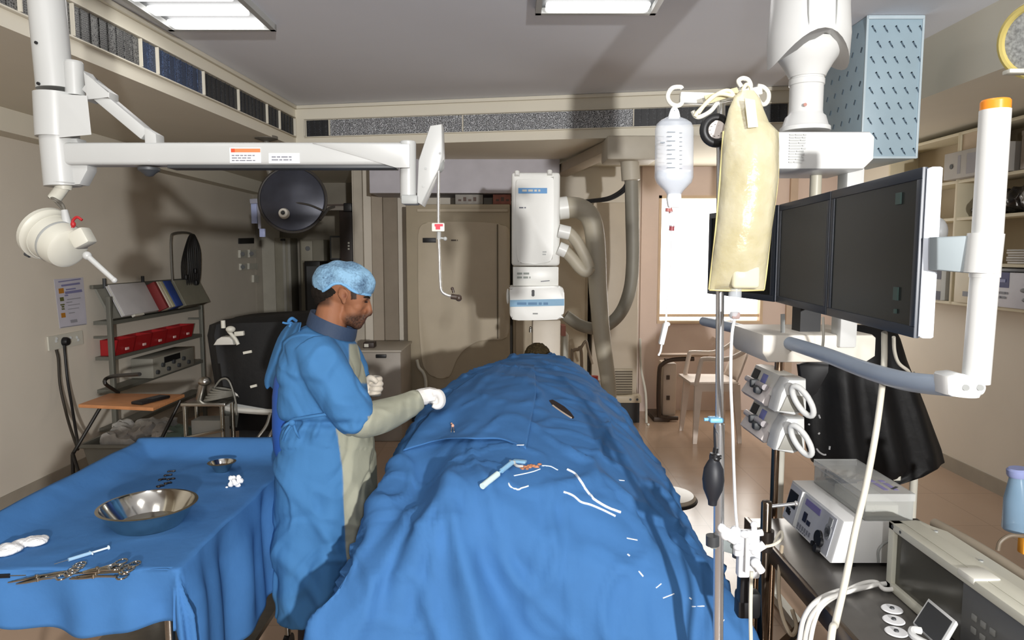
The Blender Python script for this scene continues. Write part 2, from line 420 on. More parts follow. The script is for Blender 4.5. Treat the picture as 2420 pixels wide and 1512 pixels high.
# patient
SKIN = mat('skin_brown', (158, 104, 76), 0.55, sss=0.12, bump=0.05, bscale=150, var=0.05, vscale=12)
HAIR = mat('dark_hair', (30, 25, 21), 0.85, bump=0.3, bscale=120, var=0.3, vscale=40, spec=0.15)
hd = P(1270, 850, 4.62)
pt = thing('person', 'patient lying under the blue drape with only dark hair showing', 'person', (0.12, 3.4, 0.80))
m = MB()
m.ell((hd.x, 4.60, hd.z-0.005), (0.085, 0.115, 0.105)); m.cyl((hd.x, 4.5, 0.93), (0.12, 4.25, 0.90), 0.055)
m.loft([[(0.12+rx*math.cos(2*PI*i/20), y, 0.90+zo+rz*math.sin(2*PI*i/20)) for i in range(20)] for y, rx, rz, zo in
        ((4.36, .10, .055, 0), (4.28, .21, .075, 0), (4.1, .23, .09, .01), (3.8, .20, .095, .01), (3.5, .18, .09, .01), (3.2, .20, .09, 0))])
for sx in (-1, 1):
    m.tube([(0.11+sx*0.09, 3.24, .88), (0.10+sx*.09, 2.8, .88), (0.08+sx*.09, 2.4, .86)], [.085, .06, .045]); m.tube([(.08+sx*.09, 2.42, .86), (.07+sx*.1, 2.34, .92)], [.04, .03])
me = remesh(m, 0.014, 3)
finish(me, 'body', SKIN, pt)
h = MB().ell((hd.x, 4.605, hd.z+0.004), (0.094, 0.122, 0.112), n=28, m=18)
hm = remesh(h, 0.006, 1)
for v in hm.vertices:
    k = 0.006*nz(v.co, 60)+0.004*nz(v.co, 150); v.co += (v.co-V((hd.x, 4.6, hd.z))).normalized()*k
finish(hm, 'hair', mat('olive_brown_hair', (62, 52, 34), .9, bump=.4, bscale=110, var=.35, vscale=60, spec=.15), pt)

ROWS = [
 (4.45, [(-.10,.72),(-.09,.88),(-.03,1.03),(.06,1.068),(.15,1.075),(.25,1.07),(.36,1.045),(.45,.92),(.47,.72)]),
 (4.10, [(-.29,.62),(-.27,.84),(-.21,1.0),(-.06,1.08),(.13,1.10),(.32,1.07),(.47,.97),(.53,.80),(.55,.62)]),
 (3.50, [(-.43,.55),(-.41,.80),(-.35,1.02),(-.12,1.12),(.12,1.13),(.36,1.085),(.53,.955),(.585,.78),(.60,.55)]),
 (3.00, [(-.47,.5),(-.45,.80),(-.395,1.03),(-.13,1.125),(.10,1.13),(.35,1.08),(.545,.93),(.60,.74),(.61,.5)]),
 (2.60, [(-.51,.45),(-.48,.77),(-.42,.99),(-.17,1.085),(.08,1.10),(.34,1.05),(.56,.90),(.62,.70),(.635,.45)]),
 (2.30, [(-.54,.42),(-.51,.72),(-.46,.93),(-.2,1.025),(.06,1.055),(.30,1.0),(.56,.845),(.63,.64),(.65,.42)]),
 (2.08, [(-.54,.40),(-.51,.66),(-.46,.865),(-.212,1.02),(.05,1.005),(.30,.955),(.58,.80),(.645,.6),(.67,.4)]),
 (1.98, [(-.58,.38),(-.55,.60),(-.50,.78),(-.265,.92),(.03,.905),(.30,.87),(.61,.74),(.67,.56),(.70,.38)]),
 (1.92, [(-.64,.34),(-.61,.52),(-.56,.675),(-.31,.74),(0,.73),(.30,.71),(.65,.66),(.71,.5),(.74,.34)]),
 (1.87, [(-.70,.30),(-.68,.40),(-.63,.50),(-.34,.52),(0,.51),(.31,.50),(.70,.50),(.76,.4),(.79,.3)]),
 (1.84, [(-.75,.26),(-.73,.27),(-.68,.30),(-.37,.30),(0,.28),(.32,.28),(.75,.30),(.80,.28),(.83,.26)])]
NU, NV = 150, 190
DZ = [.012, .012, .012, .010, -.01, -.045, -.065, -.07, -.05, -.02, 0]
rows9 = []
for (Y, pts), dz in zip(ROWS, DZ):                     # a sharp cloth ridge runs down from the raised toes
    q = [V((x, Y, z)) for x, z in pts]; a = q[2].lerp(q[3], .62)+V((0, .015 if dz < -.04 else 0, dz)); c = q[3].lerp(q[4], .22)+V((0, 0, .008))
    rows9.append(q[:3]+[a, q[3], c]+q[4:])
def crow(vs, n):                       # resample a control polyline smoothly
    p = catmull(vs, 24); d = [0]
    for a, b_ in zip(p, p[1:]): d.append(d[-1]+(b_-a).length)
    out = []; j = 0
    for i in range(n):
        t = d[-1]*i/(n-1)
        while j < len(d)-2 and d[j+1] < t: j += 1
        f = (t-d[j])/max(1e-9, d[j+1]-d[j]); out.append(p[j].lerp(p[j+1], min(1, f)))
    return out
wide = [crow(r, NU) for r in rows9]
cols = [crow([wide[r][i] for r in range(len(wide))], NV) for i in range(NU)]
PEAK = V((-.205, 2.07, 1.02))
def wrinkle(p):
    q = V((p.x*1.0, p.y*0.8, p.z))
    w = 0.010*nz(q, 3.2, 2)+0.004*nz(q, 8.0, 5)
    r1 = max(0, ridge(V((p.x*1.6+p.y*.4, p.y*.9, p.z)), 3.1, 9)-0.72)*0.060
    r2 = max(0, ridge(V((p.x*.8-p.y*1.0, p.y*1.3+p.x, p.z)), 4.3, 21)-0.78)*0.045
    return w+r1+r2
rowsg = []
for j in range(NV):
    r = []
    for i in range(NU):
        p = cols[i][j].copy()
        iu, jv = max(1, min(NU-2, i)), max(1, min(NV-2, j))
        n = (cols[iu+1][jv]-cols[iu-1][jv]).cross(cols[iu][jv+1]-cols[iu][jv-1]).normalized()
        if n.z < -0.2 or (abs(n.z) <= 0.2 and n.y > 0.3): n = -n
        k = wrinkle(p)
        # fan of hanging folds radiating from the raised toe peak
        d = p-PEAK; fall = max(0.0, min(1.0, (PEAK.z-0.02-p.z)/0.35)) if p.y < 2.14 else 0.0
        fall *= max(0, min(1, (p.x+.56)/.16))*max(0, min(1, (.74-p.x)/.12))
        if fall > 0:
            ang = math.atan2(d.x, max(0.03, PEAK.z-p.z+0.05))
            k += fall**0.7*(0.034*math.sin(ang*8.0+1.2*nz(p, 2, 3))+0.020*(1-2*abs(math.sin(ang*7.5+1.0+1.3*nz(p, 2.5, 8))))+0.008*math.sin(ang*21+2.0+1.5*nz(p, 3, 8)))
        # hanging sides: soft vertical folds
        e = min(i, NU-1-i)/NU
        if e < 0.26 and 2.1 < p.y: k += (0.26-e)*0.055*math.sin(p.y*9+1.7*nz(p, 2, 6)+(0 if i < NU/2 else 2))
        r.append(p+n*k)
    rowsg.append(r)
dr = MB().sheet(rowsg)
dme = dr.mesh('patient_drape')
dro = finish(dme, 'patient_drape', BLUE, None, None, 180)
so = dro.modifiers.new('thick', 'SOLIDIFY'); so.thickness = 0.003; so.offset = -1
tag(dro, 'wide blue surgical drape spread over the patient, hanging in folds at the near end', 'surgical drape')
DB = bvh_of([dro])

# second sheet over the trunk: its near edge lifts a little over the first
def qmap(u, v, q):                     # bilinear on the picture plane then dropped on the first drape
    a = V(q[0]).lerp(V(q[1]), u); c = V(q[3]).lerp(V(q[2]), u); return a.lerp(c, v)
left = catmull([(1180,862,0),(1100,905,0),(1052,945,0),(1008,990,0),(975,1030,0),(952,1070,0)], 8)
right = catmull([(1262,866,0),(1266,905,0),(1266,945,0),(1258,985,0),(1250,1030,0),(1243,1068,0)], 8)
nr, nc = 46, 50
sh = []
def samp(c, t):
    f = t*(len(c)-1); i = min(int(f), len(c)-2); return c[i].lerp(c[i+1], f-i)
for j in range(nr):
    t = j/(nr-1); row = []
    for i in range(nc):
        u = i/(nc-1); a, c = samp(left, t), samp(right, t); q = a.lerp(c, u)
        q.y -= 26*math.sin(PI*min(1, max(0, (u-0.15)/0.85)))*t**3 + 8*math.sin(u*9)*t**4
        h = on(DB, q.x, q.y, 0)
        if h is None: h = row[-1] if row else sh[-1][i]
        lift = 0.008+0.004*nz((u*4, t*4, 0), 1.0, 3)+0.020*max(0, ridge((u*1.3, t*1.5, 0), 2.2, 13)-0.7)+0.018*max(0, (t-0.8)/0.2)**2*(0.45+0.55*math.sin(u*5.2-0.6))
        row.append(h+V((0, -0.25, 0.97))*lift)
    sh.append(row)
for it_ in range(6):
    new = [[p.copy() for p in r] for r in sh]
    for j in range(nr):
        for i in range(nc):
            if 0 < i < nc-1 and 0 < j < nr-1: new[j][i] = (sh[j][i]*2+sh[j-1][i]+sh[j+1][i]+sh[j][i-1]+sh[j][i+1])/6
            elif 0 < j < nr-1: new[j][i] = (sh[j][i]*2+sh[j-1][i]+sh[j+1][i])/4
            elif 0 < i < nc-1: new[j][i] = (sh[j][i]*2+sh[j][i-1]+sh[j][i+1])/4
    sh = new
for r in sh:
    for p in r:
        h = DB.ray_cast(p+V((0, 0, .5)), V((0, 0, -1)))[0]
        if h is not None and p.z < h.z+.007: p.z = h.z+.007
s2 = finish(MB().sheet(sh).mesh('d2'), 'chest_drape', BLUE, None, None, 180)
so = s2.modifiers.new('thick', 'SOLIDIFY'); so.thickness = 0.004; so.offset = -1
tag(s2, 'smaller blue drape laid over the chest beside the gloved hand, near edge lifted', 'surgical drape')
DB2 = bvh_of([dro, s2])

# fenestration: dark patch paints the shaded slit, pale tube its lit lower lip
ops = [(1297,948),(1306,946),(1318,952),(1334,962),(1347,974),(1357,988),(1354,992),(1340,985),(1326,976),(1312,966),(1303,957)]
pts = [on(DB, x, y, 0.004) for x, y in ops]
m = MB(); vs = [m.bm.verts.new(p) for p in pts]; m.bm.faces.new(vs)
op = m.build('opening', mat('opening_shade', (34, 18, 16), 0.8), dro, 'dark brown patch painting the shaded slit in the blue cloth')
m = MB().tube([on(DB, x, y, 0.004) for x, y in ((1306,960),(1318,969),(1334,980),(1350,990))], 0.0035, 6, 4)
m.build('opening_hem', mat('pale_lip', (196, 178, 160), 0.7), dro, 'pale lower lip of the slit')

def dl_tube(pp, r, bv, lift=None, sub=6):
    pp = [(q.x, q.y) for q in catmull([(x, y, 0) for x, y in pp], 5)]; sub = 2
    pts = [on(bv, x, y, (r*1.1 if lift is None else lift)) for x, y in pp]
    return MB().tube([p for p in pts if p is not None], r, 8, sub)
TUBEW = mat('clear_white_tubing', (214, 226, 236), 0.3)
t = tag(dl_tube([(1282,1102),(1300,1104),(1318,1113)], .0026, DB2).build('tubing', TUBEW), 'short clear tube end leading right from the catheter hub', 'tubing')
t = tag(dl_tube([(1340,1112),(1358,1122),(1372,1140),(1384,1160),(1400,1178),(1425,1195),(1448,1206),(1466,1212)], .0042, DB2).build('tubing', mat('white_catheter', (226, 232, 238), 0.35)), 'long white catheter curving to the right across the blue drape', 'tubing')
t = tag(dl_tube([(1330,1163),(1352,1172),(1372,1187),(1395,1194),(1425,1207),(1453,1221)], .0036, DB2).build('tubing', mat('white_catheter', (226, 232, 238), 0.35)), 'straighter white catheter lying just below the long curved one', 'tubing')
t = tag(dl_tube([(1200,1140),(1208,1152),(1222,1157),(1236,1154),(1248,1150)], .0028, DB2).build('tubing', TUBEW), 'small hook of clear tubing below the syringe kit on the drape', 'tubing')
t = tag(dl_tube([(1214,1126),(1235,1122),(1260,1116),(1276,1110)], .0024, DB2).build('tubing', TUBEW), 'thin clear side tube under the catheter hub on the drape', 'tubing')
# syringe kit
def dbox(bv, px, py, l, w, h, px2, py2):
    a, b_ = on(bv, px, py, h/2), on(bv, px2, py2, h/2); return a, (b_-a).normalized()
sy = thing('syringe', 'clear syringe pointing up the drape in the middle of the blue sheet', 'syringe', on(DB2, 1180, 1130, 0))
a, b_ = on(DB2, 1146, 1155, .018), on(DB2, 1216, 1100, .018)
ax = (b_-a).normalized(); ln = (b_-a).length
MB().cyl(a, a+ax*ln*0.46, .0095, n=16).build('barrel', mat('frosted_barrel', (206, 226, 224), 0.35), sy, 'pale frosted barrel')
MB().cyl(a+ax*ln*.46, a+ax*ln*.6, .0042, n=10).cyl(a+ax*ln*.58, a+ax*ln*.92, .008, n=14).build('plunger', mat('clear_plastic_blue', (150, 196, 226), 0.25, alpha=0.8), sy, 'bluish clear end')
MB().box(a+ax*ln*.93, (.022, .006, .012), axes((ax.y, -ax.x, 0), (0,0,1)), .002).build('flange', WHITE, sy)
ck = thing('catheter_hub', 'clear catheter hub with brownish stained end on the drape', 'catheter', on(DB2, 1250, 1105, 0))
c = on(DB2, 1228, 1094, .006); MB().box(c, (.045, .022, .010), Rz(-0.35), .004).build('wing', mat('clear_plastic_blue', (150, 196, 226), 0.25, alpha=0.8), ck)
m = MB(); rnd = random.Random(3)
for i in range(14):
    x, y = 1232+i*3.3, 1110-i*0.6+rnd.uniform(-4, 4); m.ell(on(DB2, x, y, .004), (rnd.uniform(.004, .008), .005, rnd.uniform(.003, .006)))
m.build('stained_gauze', mat('brown_stain', (176, 118, 84), 0.6, var=0.35, vscale=120), ck, 'brown stained gauze round the hub')
MB().tube([on(DB2, 1212, 1098, .008), on(DB2, 1222, 1106, .008), on(DB2, 1236, 1107, .008)], .005).build('stopcock', WHITE, ck)
# little white bits lying on the sheet
bits = [((1480,1272),(1506,1277)),((1482,1310),(1488,1315)),((1508,1350),(1520,1362)),((1549,1388),(1562,1378)),((1566,1412),(1593,1402)),((1634,1432),(1664,1432)),((1698,1475),(1712,1462)),((1628,1412),(1634,1416)),((1462,1136),(1474,1137)),((1221,1053),(1238,1053))]
lab = ['upper right of the drape folds', 'just under the uppermost right strip', 'short pair beside the fold', 'above the longest slanted strip', 'level with the speckled fold', 'near the right drape edge', 'lowest at the right hem', 'tiny speck near the right hem', 'right of the curved catheter', 'at the near edge of the chest drape']
for (p0, p1), l in zip(bits, lab):
    a, b_ = on(DB2, p0[0], p0[1], .003), on(DB2, p1[0], p1[1], .003)
    if a is None or b_ is None: continue
    tag(MB().bar(a, b_, .006, .003, .001).build('tape_strip', mat('white_tape', (225, 232, 238), 0.6)), 'small white tape strip on the blue drape, '+l, 'tape strip', 'white tape strips on the drape')
c = on(DB2, 1071, 1008, .004)
tg = thing('towel_clip', 'small pinkish clip on the chest drape below the gloved hand', 'clip', c)
MB().ell(c, (.006, .006, .007)).ell(on(DB2, 1068, 1003, .004), (.004, .004, .004)).build('clip_head', mat('pink_beige', (214, 164, 140), 0.5), tg)
MB().tube([on(DB2, 1073, 1012, .003), on(DB2, 1074, 1022, .003)], .002).tube([on(DB2, 1068, 1012, .003), on(DB2, 1067, 1022, .003)], .002).build('clip_jaw', STEEL, tg)
# ================================================================== INSTRUMENT TABLE
TX0, TX1, TY0, TY1, TZ = -1.57, -0.91, 1.82, 2.90, 0.87
it = thing('instrument_trolley', 'steel instrument trolley hidden under the blue cloth at left, legs and wheels below', 'trolley', ((TX0+TX1)/2, (TY0+TY1)/2, 0))
MB().bb((TX0+.01, TY0+.01, TZ-.03), (TX1-.01, TY1-.01, TZ-.006), .006).build('tray_top', STEEL, it)
for x in (TX0+.05, TX1-.05):
    for y in (TY0+.05, TY1-.05):
        lg = MB().cyl((x, y, .1), (x, y, TZ-.03), .013).build('leg', STEEL, it)
        MB().cyl((x-.012, y, .05), (x+.012, y, .05), .05, n=18).build('wheel', BLACK, it)
MB().bb((TX0+.04, TY0+.04, .28), (TX1-.04, TY1-.04, .30)).build('lower_shelf', STEEL, it)
r = MB()
for a, c in (((TX0+.0, TY0, 0), (TX0, TY1, 0)), ((TX0, TY1, 0), (TX1, TY1, 0))): r.cyl((a[0], a[1], TZ+.03), (c[0], c[1], TZ+.03), .008)
r.build('guard_rail', STEEL, it)
# cloth: flat cloth coordinates folded over the trolley
nx, ny = 120, 150
HX0, HX1, HY0, HY1 = .30, .42, .17, .32      # overhangs: left, right, near, far
W, D = TX1-TX0, TY1-TY0
rows = []
for j in range(ny):
    v = -HY0+(D+HY0+HY1)*j/(ny-1); row = []
    for i in range(nx):
        u = -HX0+(W+HX0+HX1)*i/(nx-1)
        a = max(0, -u); b_ = max(0, u-W); c = max(0, -v); d = max(0, v-D)
        hn = max(0, v-D) and 1
        x = TX0+min(max(u, 0), W); y = TY0+min(max(v, 0), D); z = TZ+.004
        # raised lip over the left and far guard rails
        lip = .06*math.exp(-((u-0.0)/.06)**2) if a == 0 else .06
        lip2 = .07*math.exp(-((v-D)/.06)**2) if d == 0 else .07
        if u > W-0.02: lip = 0
        z += max(lip if u < .2 else 0, lip2 if v > D-.25 else 0)
        ox = max(a, b_); oy = max(c, d)
        if ox or oy:
            L_ = math.hypot(ox, oy); R_ = .018
            dropf = max(0, L_-R_*.6)
            sx = -1 if a else 1; sy = -1 if c else 1
            corner = (ox > 0 and oy > 0)
            s_along = v if ox and not oy else u
            fold = .016*math.sin(s_along*17+2.2*nz((u, v, 0), 2.5, 4))+.010*math.sin(s_along*37+2*nz((u, v, 1), 3, 7))
            if corner:
                t_ = math.atan2(oy, ox)
                fold = .05*math.sin(2*t_)*min(1, L_/.12)+.012*math.sin(t_*12+L_*9)
            g = min(1, L_/.12); out = .012+.05*L_*(1 if b_ or c else .5)
            if ox: x += sx*(out+fold*g)*(ox/L_)
            if oy: y += sy*(out+fold*g)*(oy/L_)
            z -= dropf
            if c > 0 and ox == 0: z += .02*math.sin(u*9+1)*g
        z += .0028*nz((x, y, 0), 6, 3)+.0045*max(0, ridge((x*1.2+y*.5, y*.8-x*.4, 0), 2.4, 17)-.80)*4*.25
        row.append(V((x, y, z)))
    rows.append(row)
cl_o = finish(MB().sheet(rows).mesh('c'), 'table_drape', BLUE, None, None, 180)
so = cl_o.modifiers.new('thick', 'SOLIDIFY'); so.thickness = 0.003; so.offset = -1
tag(cl_o, 'blue cloth covering the instrument trolley at left, holding the steel basin', 'surgical drape')
TB = bvh_of([cl_o])
def T(px, py, lift=0.0):
    h = on(TB, px, py, 0); return h+V((0, 0, lift))
# basin
POL = mat('polished_steel', (200, 198, 190), 0.13, 1.0, var=0.05, vscale=14, bump=0.02, bscale=14)
def bowl(name, label, c, R, h, r0, wall=.002):
    t = thing(name, label, name.split('_')[-1], c)
    prof = [(0.001, .001), (r0*.9, .001), (r0, .004), (r0+(R-r0)*.45, h*.45), (R*.97, h*.9), (R*.985, h), (R+.008, h+.001), (R+.010, h-.001), (R+.007, h-.003), (R*.99, h-.006), (R*.985-wall*0, h*.88), (r0+(R-r0)*.5, h*.38), (r0+.003, .0), (r0*.8, -.001+.001)]
    # outside then inside, as a closed thin shell
    out = [(r0*.2, .0), (r0, .0), (r0+(R-r0)*.5, h*.40), (R, h*.92), (R+.009, h), (R+.010, h+.002), (R, h+.003), (R-wall, h*.95), (r0+(R-r0)*.5-wall*1.6, h*.42), (r0-wall, .005), (r0*.2, .004)]
    MB().lathe(c, (0, 0, 1), out, 56).build('bowl', POL, t, angle=30); return t
c = T(352, 1238, .001); bowl('steel_basin', 'large shallow steel basin, empty, in the middle of the left blue table', c, .135, .062, .098)
c2 = T(525, 1113, .001); sb = bowl('steel_bowl', 'small steel bowl with brown fluid near the far edge of the left table', c2, .043, .034, .026)
MB().lathe(c2+V((0, 0, .018)), (0, 0, 1), [(.0338, 0), (.034, .002)], 32).build('fluid', mat('brown_fluid', (74, 44, 30), 0.08), sb, 'brown fluid')
# cotton and gauze
COT = mat('white_cotton', (236, 236, 236), 0.95, bump=0.6, bscale=110, var=0.04)
def wad(label, c, rx, ry, rz, seed, rot=0.0, name='cotton_wad', group='cotton wads'):
    m = MB().ell(V(c)+V((0, 0, rz*.75)), (rx, ry, rz), Rz(rot), 28, 18); me = m.mesh('w')
    for v in me.vertices:
        d = (v.co-V(c)).normalized(); v.co += d*(.18*rx*nz(v.co, 30, seed)+.10*rx*nz(v.co, 70, seed))
        v.co.z = max(v.co.z, c[2]+.0005)
    o = finish(me, name, COT); tag(o, label, 'cotton', group); return o
wad('rounded white cotton wad, right hand of the pair at the left table edge', T(84, 1284), .037, .036, .012, 1)
wad('white cotton wad between the rounded wad and the picture edge', T(48, 1292), .026, .026, .011, 2, .4)
wad('larger ragged white cotton wad cut by the left picture edge', T(18, 1306), .036, .040, .013, 3, .2)
gz = thing('gauze_swab', 'crumpled white gauze swab standing beside the small steel bowl', 'gauze', T(556, 1150))
c = T(556, 1151); m = MB(); rnd = random.Random(5)
for i in range(9): m.ell(c+V((rnd.uniform(-.018, .02), rnd.uniform(-.008, .012), .006+.005*i*rnd.uniform(.5, .9))), (rnd.uniform(.006, .012), .008, rnd.uniform(.006, .011)), Rz(rnd.uniform(0, 3)))
m.ell(c+V((.012, .004, .034)), (.009, .008, .011)); gm = remesh(m, .0022, 2)
for v in gm.vertices: v.co += V((nz(v.co, 160, 1), nz(v.co, 160, 2), nz(v.co, 160, 3)))*.0022
finish(gm, 'gauze', COT, gz)
MB().ell(T(536, 1153, .003), (.005, .004, .003)).build('loose_scrap', COT, gz)
# ring-handled forceps
def forceps(a, b_, label, opening=0.0, s=1.0):
    a, b_ = V(a), V(b_); d = (b_-a); ln = d.length; d.normalize(); sd = V((-d.y, d.x, 0)).normalized(); up = V((0, 0, 1))
    t = thing('ring_forceps', label, 'forceps', (a+b_)/2, 'ring handled forceps on the left table')
    for k in (-1, 1):
        r0 = a+sd*k*.016*s+d*.016*s
        ring = MB().torus(r0+up*.004, up, .0135*s, .0028, 20, 8, 1.0, 1.3)
        ring.tube([r0+d*.016*s+up*.004, a+d*ln*.35+sd*k*.008*s+up*.004, a+d*ln*.62+up*.004+up*k*.001], [.0028, .0032, .0035], 8, 5)
        ring.tube([a+d*ln*.62+up*.004-sd*k*.001, a+d*ln*.8-sd*k*.003+up*.004, b_-sd*k*.0008+up*.004], [.0042, .0036, .002], 8, 5)
        ring.build('arm', POL, t)
    MB().cyl(a+d*ln*.62, a+d*ln*.62+up*.010, .0045, n=12).build('pivot_screw', POL, t)
    MB().box(a+d*ln*.24+up*.004, (.016*s, .006, .004), axes(sd, up)).build('ratchet', POL, t)
    return t
fz = [((196,1342),(20,1380),'first set of forceps, its rings highest and nearest the syringe'), ((190,1352),(62,1384),'forceps lying across the middle of the first set'), ((172,1366),(40,1392),'lowest forceps of the first set'),
      ((326,1354),(178,1372),'second set, rings at the far right end of the row'), ((318,1345),(170,1368),'second set, uppermost of the right bundle'), ((312,1362),(165,1376),'second set, lowest of the right bundle'), ((296,1343),(190,1366),'second set, short one leaning over the right bundle')]
for i, (p, q, l) in enumerate(fz):
    lift = .001+.005*(i % 4)
    forceps(T(*p, lift), T(*q, lift), 'steel ring forceps, '+l)
kn = thing('scalpel_handle', 'instrument with a black handle at the left picture edge', 'scalpel', T(10, 1366))
MB().cyl(T(-30, 1368, .007), T(24, 1366, .007), .006).build('handle', BLACK, kn); MB().cyl(T(24, 1366, .007), T(62, 1364, .006), .0016).build('shaft', STEEL, kn)
sy = thing('syringe', 'slim clear syringe lying above the forceps on the left table', 'syringe', T(200, 1320))
a, b_ = T(128, 1338, .006), T(258, 1298, .006); d = (b_-a).normalized(); ln = (b_-a).length
CLR = mat('clear_syringe', (170, 206, 232), 0.2, alpha=0.7)
MB().cyl(a+d*ln*.25, a+d*ln*.66, .005).build('barrel', CLR, sy); MB().cyl(a, a+d*ln*.25, .0009, n=6).build('needle', STEEL, sy)
MB().cyl(a+d*ln*.66, a+d*ln*.98, .0028).cyl(a+d*ln*.98, b_, .0062).build('plunger', mat('white_plunger', (214, 230, 240), 0.4), sy)
MB().box(a+d*ln*.66, (.003, .024, .006), axes(d, (0,0,1)), .001).build('flange', mat('white_plunger', (214, 230, 240), 0.4), sy)
# dark clips
clipsp = [(405,1115),(397,1124),(404,1133),(383,1134),(396,1143),(378,1150)]
cw = ['farthest from the basin', 'second from the far end', 'right hand one in the middle', 'left hand one in the middle', 'second from the basin', 'largest, nearest the basin']
for i, (x, y) in enumerate(clipsp):
    c = T(x, y, .003); t = thing('towel_clip', 'small dark metal clip behind the steel basin, '+cw[i], 'clip', c, 'dark clips behind the basin')
    a_ = .3+.25*i
    MB().torus(c+V((.008*math.cos(a_), .008*math.sin(a_), 0)), (0, 0, 1), .006, .0018, 16, 6).torus(c-V((.009*math.cos(a_), .009*math.sin(a_), 0)), (0, 0, 1), .005, .0018, 16, 6).build('rings', DSTEEL, t)
    MB().bar(c-V((.012, .004, 0)), c+V((.014, .006, 0)), .006, .005, .001).build('jaw', mat('dark_iron', (40, 40, 46), 0.4, 0.6), t)
# ================================================================== THE SURGEON
Y0 = 2.62
def M(px, py, d=0.0): return P(px, py, Y0+d)
S_ = 1.0/630
sg = thing('person', 'surgeon in a blue gown and light blue cap, facing right, gloved hand reaching the drape', 'person', (M(760, 900).x, Y0, 0))
def ringY(py, xl, xr, hd, n=36, sq=2.3, dy=0.0):
    a, b_ = M(xl, py), M(xr, py); c = (a+b_)/2; hx = (b_.x-a.x)/2; out = []
    for i in range(n):
        t = 2*PI*i/n; cs, sn = math.cos(t), math.sin(t)
        out.append(V((c.x+hx*math.copysign(abs(cs)**(2/sq), cs), c.y+dy+hd*math.copysign(abs(sn)**(2/sq), sn), c.z)))
    return out
# ---- body: one continuous skin mesh, posed; clothes are separate children
bm_ = MB()
bm_.ell(M(809, 672), (.094, .075, .083)); bm_.ell(M(778, 690), (.050, .064, .055))
bm_.ell(M(842, 700), (.052, .060, .060)); bm_.ell(M(836, 730), (.040, .050, .062)); bm_.ell(M(826, 748), (.046, .046, .034), Matrix.Rotation(.5, 3, 'Y'))
bm_.ell(M(845, 765), (.020, .026, .022)); bm_.ell(M(838, 757), (.030, .036, .026))
for s in (-1, 1):
    bm_.ell(M(842, 722, s*.030), (.026, .022, .026)); bm_.ell(M(866, 706, s*.026), (.009, .022, .007))
    bm_.ell(M(811, 697, s*.077), (.015, .007, .030), Matrix.Rotation(-.18, 3, 'Y')); bm_.torus(M(811, 695, s*.081), (0.15, 1, 0), .0165, .0042, 22, 8, 1.0, 1.0)
    bm_.ell(M(813, 713, s*.077), (.009, .006, .010))
bm_.tube([M(866, 704), M(871, 722), M(874, 740)], [.010, .011, .0125], 12, 5); bm_.ell(M(872, 741), (.012, .013, .011))
for s in (-1, 1): bm_.ell(M(866, 745, s*.010), (.011, .008, .009))
bm_.ell(M(858, 753), (.012, .024, .008)); bm_.ell(M(858.5, 757), (.010, .021, .0055)); bm_.ell(M(856, 763), (.009, .019, .006))
bm_.tube([M(790, 705), M(783, 745), M(775, 790)], [.052, .058, .070], 20, 5)
bm_.loft([ringY(py, xl, xr, hd) for py, xl, xr, hd in ((790, 735, 815, .10), (815, 705, 825, .17), (900, 690, 830, .165), (1000, 695, 835, .15), (1100, 690, 840, .165), (1160, 695, 835, .17))])
for s in (-1, 1): bm_.tube([M(762, 1150, s*.09), M(758, 1400, s*.095), M(745, 1640, s*.10)], [.088, .062, .046], 16, 5)
bm_.tube([M(755, 838, -.15), M(838, 985, -.15), M(935, 965, -.02), M(988, 942, .07)], [.055, .045, .038, .030], 14, 5)
bm_.tube([M(775, 835, .16), M(835, 945, .22), M(866, 916, .205)], [.055, .040, .026], 14, 5)
for k in range(4): bm_.tube([M(988, 942, .07), M(1014, 934, .10+.012*k), M(1034, 940, .12+.012*k)], [.024, .010, .006], 8, 4)
bm_.ell(M(878, 911, .205), (.016, .016, .022))
bme = remesh(bm_, .0042, 5, .5)
def proj(p):                            # picture coordinates are only used to read distances off the drawing
    q = p-CP; f = V((0, math.cos(PITCH), -math.sin(PITCH))); u = V((0, math.sin(PITCH), math.cos(PITCH)))
    k = q.dot(f); return 1210+F*q.x/k, 756-F*q.dot(u)/k
def g(p, c, r): return math.exp(-((p-c).length/r)**2)
eyes = [M(865, 713, s*.034) for s in (-1, 1)]
for v in bme.vertices:
    p = v.co
    for e in eyes: p += V((-.9, 0, 0))*.006*g(p, e, .012)
    p += V((-1, 0, 0))*.006*g(p, M(870, 748, 0), .006)
    p += V((-1, 0, 0))*.004*g(p, M(862, 756.5, 0), .006)
    for s in (-1, 1): p += V((0, -s, 0))*.005*g(p, M(815, 699, s*.080), .008)
ca_ = bme.color_attributes.new('Col', 'FLOAT_COLOR', 'POINT')
sk, be, ha, li, ea = V(lin((146, 98, 71))), V(lin((44, 32, 26))), V(lin((20, 17, 16))), V(lin((112, 66, 56))), V(lin((104, 58, 42)))
